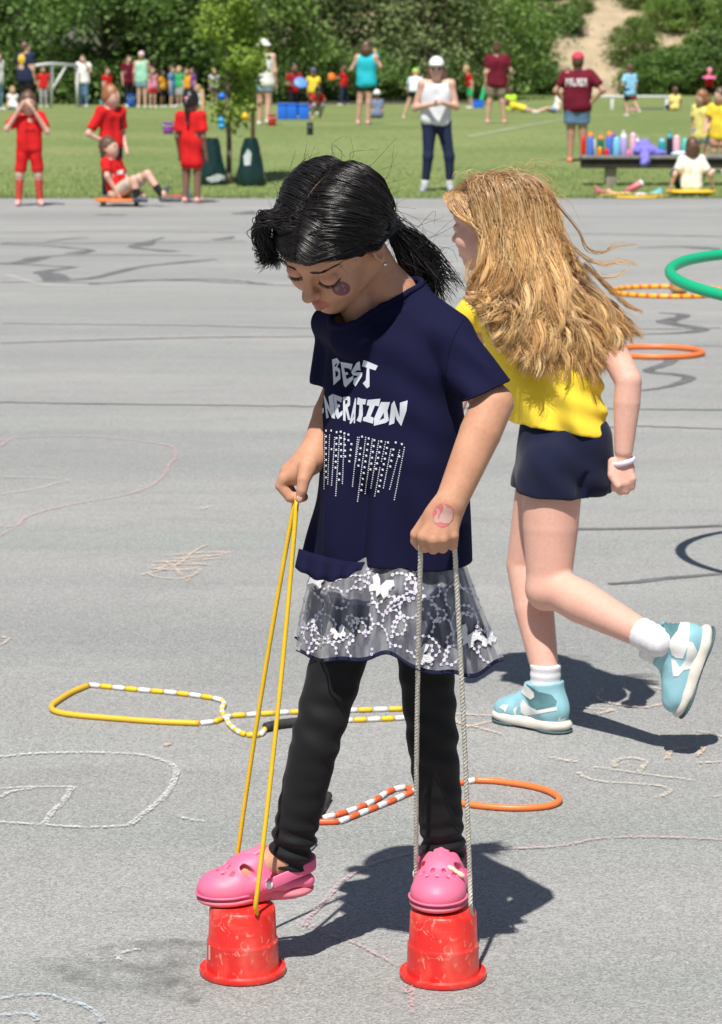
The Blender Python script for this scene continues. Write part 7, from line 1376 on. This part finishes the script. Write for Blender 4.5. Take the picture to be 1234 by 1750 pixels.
RC = r2(846, 380, 0.06); RR = rot_frame(math.radians(121), math.radians(6), math.radians(0)); FOOT = G(910, 1250); S = Sdf(0.02)
rw = head_prims(S, RC, RR, 0.98)
nk = r2(880, 500, 0.05); S.chain([rw((0, 0.02, -0.05)), nk], [0.042, 0.042], k=0.02)
shl_, shr_ = r2(812, 535, 0.10), r2(1034, 572, -0.02); hp = r2(962, 770, 0.0)
S.cone(shl_, nk, 0.030, 0.04, k=0.02); S.cone(shr_, nk, 0.030, 0.04, k=0.02); S.cone(nk + np.array((0, 0.03, -0.02)), hp + np.array((0, 0.02, 0)), 0.036, 0.045, k=0.02)
er, wr = r2(1074, 652, -0.09), r2(1066, 770, -0.10)
S.cone(shr_, er, 0.033, 0.0295, k=0.006); S.cone(er, er + (wr - er) * 0.3, 0.0290, 0.0295, k=0.001); S.cone(er + (wr - er) * 0.3, wr, 0.0295, 0.0205, k=0.001)
S.ell(r2(1066, 802, -0.10), (0.025, 0.017, 0.026), k=0.010); fk = [(1052, 820), (1061, 826), (1071, 825), (1080, 818)]
for i, (x, y) in enumerate(fk):
    m_ = r2(x, y, -0.115); S.cone(r2(1064, 785, -0.10), m_, 0.012, 0.0095, k=0.006); S.chain([m_, r2(x - 1, y + 14, -0.110), r2(x - 2, y + 10, -0.090), r2(x, y - 4, -0.085)], [0.0098, 0.0088, 0.0082, 0.0075], k=0.0016)
S.chain([r2(1048, 790, -0.10), r2(1046, 812, -0.115), r2(1056, 830, -0.125)], [0.012, 0.010, 0.0085], k=0.005)
el, wl = r2(795, 640, 0.20), r2(770, 720, 0.12); S.cone(shl_, el, 0.033, 0.028, k=0.01); S.cone(el, wl, 0.028, 0.020, k=0.004); S.cone(wl, wl + (el - wl) * -0.35, 0.018, 0.018, k=0.01)
for i in range(4): S.cone(wl + np.array((-0.005, 0.01 * i - 0.015, -0.03)), wl + np.array((-0.02, 0.011 * i - 0.016, -0.06)), 0.009, 0.007, k=0.001)
S.cone(wl + np.array((0, -0.02, -0.01)), wl + np.array((-0.02, -0.035, -0.03)), 0.009, 0.007, k=0.004)
# lifted near leg, standing far leg
kL, aL_ = r2(938, 1000, -0.05), so2 + Rs2 @ np.array((0, 0.036, 0.128)); hL = r2(944, 800, -0.03)
S.chain([hL, hL + (kL - hL) * 0.5, kL], [0.070, 0.062, 0.049], k=0.02); S.ell(kL + (-0.008, -0.006, -0.012), (0.041, 0.042, 0.043), k=0.02)
S.chain([kL, kL + (aL_ - kL) * 0.33, kL + (aL_ - kL) * 0.72, aL_], [0.044, 0.0475, 0.0365, 0.029], k=0.012)
kR, aR_ = r2(900, 965, 0.07), so1 + Rs1 @ np.array((0, 0.036, 0.128)); hR_ = r2(935, 800, 0.05)
S.chain([hR_, kR, kR + (aR_ - kR) * 0.4, aR_], [0.066, 0.046, 0.045, 0.0305], k=0.02)
S.cone(aR_, so1 + Rs1 @ np.array((0, 0.03, 0.05)), 0.026, 0.022, k=0.004); S.cone(so1 + Rs1 @ np.array((0, 0.03, 0.05)), so1 + Rs1 @ np.array((0, -0.05, 0.03)), 0.022, 0.018, k=0.004); S.cone(aL_, so2 + Rs2 @ np.array((0, 0.03, 0.05)), 0.026, 0.022, k=0.004); S.cone(so2 + Rs2 @ np.array((0, 0.03, 0.05)), so2 + Rs2 @ np.array((0, -0.05, 0.03)), 0.022, 0.018, k=0.004)
V, F = S.mesh(0.0034); V, F = smoothm(V, F, 1, 0.4)
run = mk('person', V, F, SKR, org=FOOT, label='girl with long wavy fair hair, yellow shirt and navy shorts running away', cat='person'); tint(run, FOOT, RC, RR, 0.98)
# wristband
mk('wristband', *tube([r2(1065, 789, -0.10) + 0.0245 * (math.cos(a) * np.array((0.97, 0, 0.26)) + math.sin(a) * np.array((0, 1.0, 0))) for a in np.linspace(0, 6.283, 25)[:-1]], 0.0062, 8, closed=True, flat=0.6), M('band_lilac', (0.78, 0.70, 0.82), 0.5), run)
# eyebrow and lashes on the visible side
# ---- shirt
YELS = cloth_mat('yellow_jersey', (0.93, 0.69, 0.06), (0.88, 0.62, 0.045), 0.18, 0.1)
s2 = Sdf(0.02); ax = (shr_ - shl_); ax = ax / np.linalg.norm(ax)
tp, bt = r2(915, 575, 0.02), r2(962, 735, 0.0)
for q in (1, -1): s2.cone(tp + ax * q * 0.066, bt + ax * q * 0.046, 0.062, 0.064, k=0.02)
s2.cone(r2(822, 540, 0.08), r2(890, 530, 0.04), 0.036, 0.05, k=0.02); s2.cone(r2(1000, 575, -0.01), r2(890, 530, 0.04), 0.036, 0.05, k=0.02); s2.cone(r2(815, 530, 0.09), r2(802, 548, 0.11), 0.040, 0.043, k=0.012); s2.cone(r2(1005, 570, -0.01), r2(1034, 578, -0.03), 0.037, 0.040, k=0.012)
s2.cut(r2(803, 560, 0.11), (-0.3, 0.3, -1), 0.06); s2.cut(r2(1040, 588, -0.03), (0.55, -0.25, -0.8), 0.06)
s2.cut(bt + np.array((0.0, 0, 0.0)), (-0.13, 0, -1), 0.22); s2.cut(nk + np.array((0, 0, -0.01)), (-0.3, 0.15, 1), 0.07)
def sf2(X):
    d = X - bt; u = d @ ax; v = d[:, 2]; f = 0.0045 * sn(X * np.array([1, 1, 0.6]), 34, 12) + 0.005 * np.exp(-(v / 0.10) ** 2) * np.sin(70 * u + 40 * v)
    c = r2(1030, 690, -0.03); dd = X - c; rr_ = np.sqrt((dd ** 2).sum(1)); return f + 0.005 * np.exp(-(rr_ / 0.09) ** 2) * np.sin(120 * (dd @ np.array((0.35, 0, 0.94))))
s2.disp = sf2; V, F = s2.mesh(0.0042, opencuts=True); V, F = smoothm(V, F, 1, 0.5); V, L_ = fair_rims(V, F); rs_ob = mk('shirt', V, F, YELS, run); sm = rs_ob.modifiers.new('thick', 'SOLIDIFY'); sm.thickness = 0.0025; sm.offset = -1
# ---- shorts
NVS = cloth_mat('navy_short', (0.012, 0.015, 0.042), (0.009, 0.011, 0.032), 0.2, 0.1)
s3 = Sdf(0.02); w0 = r2(965, 742, 0.0)
for q in (1, -1): s3.cone(w0 + ax * q * 0.042, r2(966, 800, 0.0) + ax * q * 0.044, 0.064, 0.070, k=0.02)
s3.cone(hL, hL + (kL - hL) * 0.20, 0.078, 0.079, k=0.02); eR_ = hR_ + (kR - hR_) * 0.28; s3.cone(hR_, eR_, 0.072, 0.074, k=0.02); s3.cone(r2(1000, 800, 0.03), r2(1008, 838, 0.05), 0.052, 0.050, k=0.02)
s3.cone(r2(992, 862, -0.09), r2(1002, 812, -0.085), 0.014, 0.006, k=0.012, m='sub'); s3.cut(r2(955, 843, 0.0), (-0.06, 0, -1), 0.24); s3.disp = lambda X: 0.003 * sn(X, 32, 4) + 0.0035 * np.sin(70 * (X[:, 0] - w0[0]) + 60 * (X[:, 2] - w0[2])) * np.exp(-((X[:, 2] - w0[2] + 0.09) / 0.05) ** 2)
V, F = s3.mesh(0.0042, opencuts=True); V, F = smoothm(V, F, 1, 0.5); V, L_ = fair_rims(V, F); so3 = mk('shorts', V, F, NVS, run); sm = so3.modifiers.new('thick', 'SOLIDIFY'); sm.thickness = 0.0025; sm.offset = -1
# ---- socks and high-top shoes
SOCK = M('sock_white', (0.74, 0.73, 0.76), 0.85, var=0.08, vscale=20, bump=0.12, bscale=240); TEAL = M('shoe_teal_leather', (0.27, 0.51, 0.58), 0.45, var=0.12, vscale=16, bump=0.08, bscale=200); TEALD = M('shoe_teal_suede', (0.085, 0.20, 0.22), 0.75, var=0.3, vscale=22); SWHT = M('shoe_white_leather', (0.76, 0.76, 0.74), 0.45, var=0.06, vscale=18); MIDS = M('shoe_midsole', (0.66, 0.63, 0.56), 0.6, var=0.14, vscale=24); OUTS = M('shoe_outsole', (0.07, 0.12, 0.13), 0.7)
def sock(a, b_, r0, r1):
    S_ = Sdf(0.004); S_.cone(a, b_, r0, r1); n_ = (b_ - a) / np.linalg.norm(b_ - a); S_.cut(b_, n_, 0.06); S_.disp = lambda X: 0.0007 * np.sin(330 * ((X - a) @ n_)); mk('sock', *smoothm(*S_.mesh(0.0024), 1), SOCK, run)
sock(aR_ + np.array((0, 0, -0.055)), aR_ + np.array((0.0, 0, 0.022)), 0.034, 0.0345)
dL = (kL - aL_) / np.linalg.norm(kL - aL_); sock(aL_ - dL * 0.022, aL_ + dL * 0.030, 0.0335, 0.0345)
def hightop(o, R, tg):
    """o: middle of the sole; columns of R: lateral, towards heel, up"""
    w = lambda p: o + R @ np.asarray(p, float); up_ = R @ np.array((0, 0, 1.0)); S_ = Sdf(0.012); e = lambda p, r, k=0.014, m='add': S_.ell(w(p), np.array(r), R, k=k, m=m)
    e((0, -0.058, 0.030), (0.037, 0.044, 0.030)); e((0, -0.015, 0.042), (0.034, 0.05, 0.036), 0.02); e((0, 0.055, 0.045), (0.034, 0.043, 0.045), 0.02)
    S_.cone(w((0, 0.045, 0.055)), w((0, 0.038, 0.105)), 0.038, 0.041, k=0.02); S_.cone(w((0, 0.0, 0.065)), w((0, 0.010, 0.105)), 0.027, 0.024, k=0.02); S_.cut(w((0, 0.03, 0.108)), R @ np.array((0, -0.12, 1.0)), 0.1); S_.cut(w((0, 0, 0.016)), -up_, 0.3)
    S_.cone(w((0, 0.036, 0.085)), w((0, 0.034, 0.13)), 0.031, 0.036, k=0.004, m='sub')
    S_.disp = lambda X: 0.0012 * sn(X, 70, 6)
    sh_ = mk('high_top_shoe', *smoothm(*S_.mesh(0.0024), 1), TEAL, run)
    T = Sdf(0.006); T.ell(w((0, -0.056, 0.016)), (0.0415, 0.052, 0.018), R, k=0.01); T.ell(w((0, 0.060, 0.016)), (0.0385, 0.045, 0.018), R, k=0.01)
    for q in (1, -1): T.cone(w((q * 0.020, -0.05, 0.015)), w((q * 0.018, 0.06, 0.015)), 0.019, 0.019, k=0.008)
    T.cut(w((0, 0, 0.005)), -up_, 0.3); T.cut(w((0, 0, 0.029)), up_, 0.3); md = mk('midsole', *T.mesh(0.0024), MIDS, sh_)
    T = Sdf(0.006); T.ell(w((0, -0.056, 0.004)), (0.0425, 0.053, 0.008), R, k=0.006); T.ell(w((0, 0.060, 0.004)), (0.0395, 0.046, 0.008), R, k=0.006); T.cone(w((0.02, -0.04, 0.004)), w((0.02, 0.05, 0.004)), 0.008, k=0.006); T.cone(w((-0.02, -0.04, 0.004)), w((-0.02, 0.05, 0.004)), 0.008, k=0.006); T.cut(w((0, 0, 0.0062)), up_, 0.3); T.cut(w((0, 0, 0.0)), -up_, 0.3); mk('outsole', *T.mesh(0.002), OUTS, sh_)
    return sh_, w
shoe1, ws1 = hightop(so1, Rs1, 1)
zs = lambda pts: zz(pts, 835, 1130, 150 / 1234); bv1 = bvh_of([shoe1])
for nm, pl, mt, of in (('side_panel', [(450, 600), (490, 540), (560, 620), (680, 690), (955, 645), (960, 690), (700, 740), (520, 762), (455, 720)], SWHT, 0.0012), ('quarter_panel', [(350, 680), (420, 620), (385, 720), (420, 800), (520, 832), (610, 815), (570, 890), (430, 850), (370, 790)], SWHT, 0.0012), ('toe_panel', [(150, 650), (200, 615), (285, 610), (240, 725), (215, 690)], SWHT, 0.0012), ('collar_patch', [(500, 470), (540, 320), (700, 430), (880, 470), (960, 560), (940, 625), (690, 680), (580, 610)], TEALD, 0.0010), ('ankle_strap', [(470, 440), (520, 320), (600, 390), (645, 440), (650, 505), (600, 540), (500, 470)], SWHT, 0.0022), ('heel_logo', [(960, 850), (985, 790), (1010, 770), (1000, 815), (1085, 785), (1045, 835), (1030, 830), (1000, 865), (975, 872)], SWHT, 0.0022)): lay(nm, [zs(pl)], bv1, of, mt, shoe1, 3)
shoe2, ws2 = hightop(so2, Rs2, -1)
zs2 = lambda pts: zz(pts, 1080, 1030, 154 / 1225); bv2 = bvh_of([shoe2])
for nm, pl, mt, of in (('side_panel', [(700, 165), (790, 165), (770, 560), (690, 760), (600, 750), (540, 710), (490, 540), (620, 380)], SWHT, 0.0012), ('quarter_panel', [(765, 520), (830, 545), (880, 650), (870, 880), (700, 920), (630, 1000), (560, 1000), (530, 760), (590, 780), (650, 880), (730, 770)], SWHT, 0.0012), ('collar_patch', [(270, 420), (500, 230), (690, 190), (620, 390), (490, 540), (300, 500)], TEALD, 0.0010)): lay(nm, [zs2(pl)], bv2, of, mt, shoe2, 3)
S_ = Sdf(0.008); S_.ell(r2(1108, 1112, -0.25), (0.018, 0.02, 0.016)).ell(r2(1124, 1122, -0.25), (0.018, 0.02, 0.016)).cone(r2(1098, 1120, -0.25), r2(1130, 1130, -0.25), 0.009, 0.009); S_.disp = lambda X: 0.0015 * sn(X, 90, 2); mk('shoe_tongue', *S_.mesh(0.0024), SWHT, shoe2)
S_ = Sdf(0.004)
# ---- long wavy hair
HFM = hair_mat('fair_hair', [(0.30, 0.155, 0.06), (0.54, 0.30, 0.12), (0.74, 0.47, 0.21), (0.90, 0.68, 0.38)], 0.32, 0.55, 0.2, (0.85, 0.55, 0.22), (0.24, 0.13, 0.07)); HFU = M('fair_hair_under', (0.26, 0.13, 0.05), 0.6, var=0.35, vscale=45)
S = Sdf(0.03); S.ell(rw((0, 0.016, 0.032)), np.array((0.078, 0.092, 0.080)), RR); S.ell(rw((0, -0.095, -0.045)), np.array((0.10, 0.066, 0.085)), RR, m='sub', k=0.012)
S.chain([r2(872, 385, 0.06), r2(885, 470, 0.035), r2(925, 545, 0.01), r2(965, 590, -0.01)], [0.058, 0.062, 0.056, 0.036], k=0.02); S.chain([r2(900, 380, 0.06), r2(940, 470, 0.02), r2(985, 540, -0.01)], [0.046, 0.046, 0.030], k=0.02)
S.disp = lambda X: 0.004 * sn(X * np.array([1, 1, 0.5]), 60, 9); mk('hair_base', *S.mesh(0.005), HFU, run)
rs = np.random.RandomState(5); NP2 = 27; t = np.linspace(0, 1, NP2); Q = []; shd = []
LK, LC, LR = [], [], []
outx = [806, 830, 862, 905, 960, 1010, 1048, 1075, 1092]; outy = [500, 555, 600, 636, 652, 650, 622, 585, 556]
for c_ in range(210):
    s_ = rs.rand(); o = s_ * 8 * rs.uniform(0.95, 1.0); ex, ey = np.interp(o, range(9), outx), np.interp(o, range(9), outy); sh_ = rs.uniform(0.6, 0.95) if rs.rand() < 0.45 else rs.uniform(0.92, 1.06)
    ry_ = rs.uniform(-0.070, 0.06); rxl = rs.uniform(-0.02, 0.05); top = rw((rxl, ry_, 0.103 - 3.0 * rxl ** 2 - 4.5 * ry_ ** 2)); dp = rs.uniform(-0.016, 0.024)
    x1 = np.interp(s_, [0, 0.5, 1], [826, 885, 962]) + rs.normal() * 3; x2 = np.interp(s_, [0, 0.5, 1], [815, 905, 1000]) + rs.normal() * 5
    m0 = r2(np.interp(s_, [0, 0.5, 1], [804, 868, 935]), 326 + rs.normal() * 6, np.interp(s_, [0, 0.4, 1], [0.0, -0.030, 0.02]) + abs(dp) * 0.2); m1 = r2(x1, 405, np.interp(s_, [0, 0.4, 1], [-0.012, -0.042, 0.0]) + dp * 0.5); m2 = r2(x2, 492, np.interp(s_, [0, 0.4, 1], [-0.02, -0.055, -0.04]) + dp); en = r2(ex, ey, -0.075 + 0.03 * abs(s_ - 0.4) + dp); en = m2 + (en - m2) * sh_
    am = rs.uniform(0.008, 0.016); fq = 20 + 4 * math.sin(5 * s_ + 1) + rs.normal() * 2.5; ph = 9 * s_ + rs.normal() * 1.3; cs = np.clip(rs.beta(0.9, 0.8), 0, 1); base = spline([top, m0, m1, m2, (m2 * 0.45 + en * 0.55) + np.array((0.005 * rs.normal(), -0.006, 0)), en], NP2); wv = np.clip((t - 0.15) / 0.45, 0, 1) ** 1.2; sp_ = rs.uniform(0.0035, 0.0065)
    bw = base + np.stack([np.sin(fq * t + ph), 0.7 * np.cos(fq * t + ph + 0.6), 0.35 * np.cos(fq * t + ph)], 1) * (am * wv * (1 + 0.2 * t ** 3))[:, None]; LK.append(bw + np.array((0, 0.004, 0))); LC.append(np.clip(cs * 0.8, 0, 1)); LR.append(np.interp(t, [0, 0.1, 0.6, 0.9, 1], [0.003, 0.0065, 0.0065, 0.0045, 0.001]) * sp_ / 0.005)
    for i in range(17):
        of = rs.normal(size=3) * sp_ * 1.25; q = base + of * (1.0 - 0.25 * np.clip((t - 0.6) / 0.4, 0, 1))[:, None]; p_ = ph + rs.normal() * 0.10
        q = q + np.stack([np.sin(fq * t + p_), 0.7 * np.cos(fq * t + p_ + 0.6), 0.35 * np.cos(fq * t + p_)], 1) * (am * wv * (1 + 0.2 * t ** 3))[:, None]; Q.append(q); shd.append(np.clip(cs * 0.85 + rs.rand() * 0.15, 0, 1))
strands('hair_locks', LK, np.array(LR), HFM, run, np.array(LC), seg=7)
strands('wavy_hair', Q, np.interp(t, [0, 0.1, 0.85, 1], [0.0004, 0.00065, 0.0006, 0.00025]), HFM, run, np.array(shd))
# side hair tucked back from the temple to the ear, then locks blown out to the right
Q = []; shd = []
for c_ in range(40):
    cs = rs.rand(); y0 = rs.uniform(-0.085, -0.03); cp = [rw((0.02 * rs.rand(), y0, 0.104 + (y0 + 0.03) * 0.5)), rw((0.055, y0 - 0.006, 0.070)), rw((0.074, y0 + 0.012 + 0.02 * rs.rand(), 0.030)), rw((0.083, 0.010, -0.005 - 0.02 * rs.rand())), r2(905 + rs.normal() * 12, 452 + rs.normal() * 10, -0.045), r2(935 + rs.normal() * 18, 520 + rs.normal() * 12, -0.065), r2(965 + rs.normal() * 26, 592 + rs.normal() * 26, -0.08)]
    for i in range(11): q = spline(np.array(cp) + rs.normal(size=(7, 3)) * 0.003, NP2); q = q + np.stack([np.sin(21 * t + cs * 9), 0.6 * np.cos(21 * t + cs * 9), 0 * t], 1) * (0.011 * np.clip((t - 0.45) / 0.4, 0, 1))[:, None]; Q.append(q); shd.append(np.clip(cs * .7 + .3 * rs.rand(), 0, 1))
strands('side_hair', Q, np.interp(t, [0, 0.1, 0.85, 1], [0.0005, 0.0008, 0.00075, 0.0003]), HFM, run, np.array(shd))
Q = []; shd = []
for (pts_, n_) in (([(935, 330), (985, 390), (1005, 425), (1030, 432), (1050, 420), (1085, 418)], 10), ([(960, 400), (1000, 440), (1035, 450), (1060, 446), (1090, 452)], 14), ([(1000, 450), (1040, 490), (1070, 520), (1098, 532)], 26), ([(1000, 490), (1040, 530), (1062, 560), (1100, 568)], 26), ([(990, 470), (1030, 505), (1050, 545), (1085, 575)], 22), ([(950, 480), (1010, 540), (1048, 580), (1062, 615)], 22), ([(980, 440), (1010, 470), (1050, 474), (1072, 460)], 8), ([(820, 470), (815, 500), (822, 540), (835, 565)], 16), ([(805, 440), (797, 470), (806, 485)], 10), ([(840, 500), (835, 560), (855, 600), (870, 590)], 18)):
    cs = rs.uniform(0.3, 0.9)
    for i in range(n_): Q.append(spline([r2(x + rs.normal() * 2.5, y + rs.normal() * 2.5, -0.06 + rs.normal() * 0.008) for x, y in pts_], NP2)); shd.append(np.clip(cs + rs.normal() * 0.15, 0, 1))
for i in range(120):
    a = rw(np.array((rs.uniform(-0.05, 0.08), rs.uniform(-0.07, 0.10), rs.uniform(0.05, 0.115)))); b_ = a + np.array((rs.uniform(0.0, 0.06), rs.normal() * 0.02, rs.uniform(-0.01, 0.022))); c3 = b_ + np.array((rs.uniform(0.02, 0.07), 0, -rs.uniform(0.0, 0.06))); Q.append(spline([a, b_, c3], NP2)); shd.append(rs.uniform(0.4, 1))
wo_ = strands('blown_wisps', Q, np.interp(t, [0, 0.7, 1], [0.0007, 0.0006, 0.00025]), HFM, run, np.array(shd))

wo_['kind'] = 'stuff'
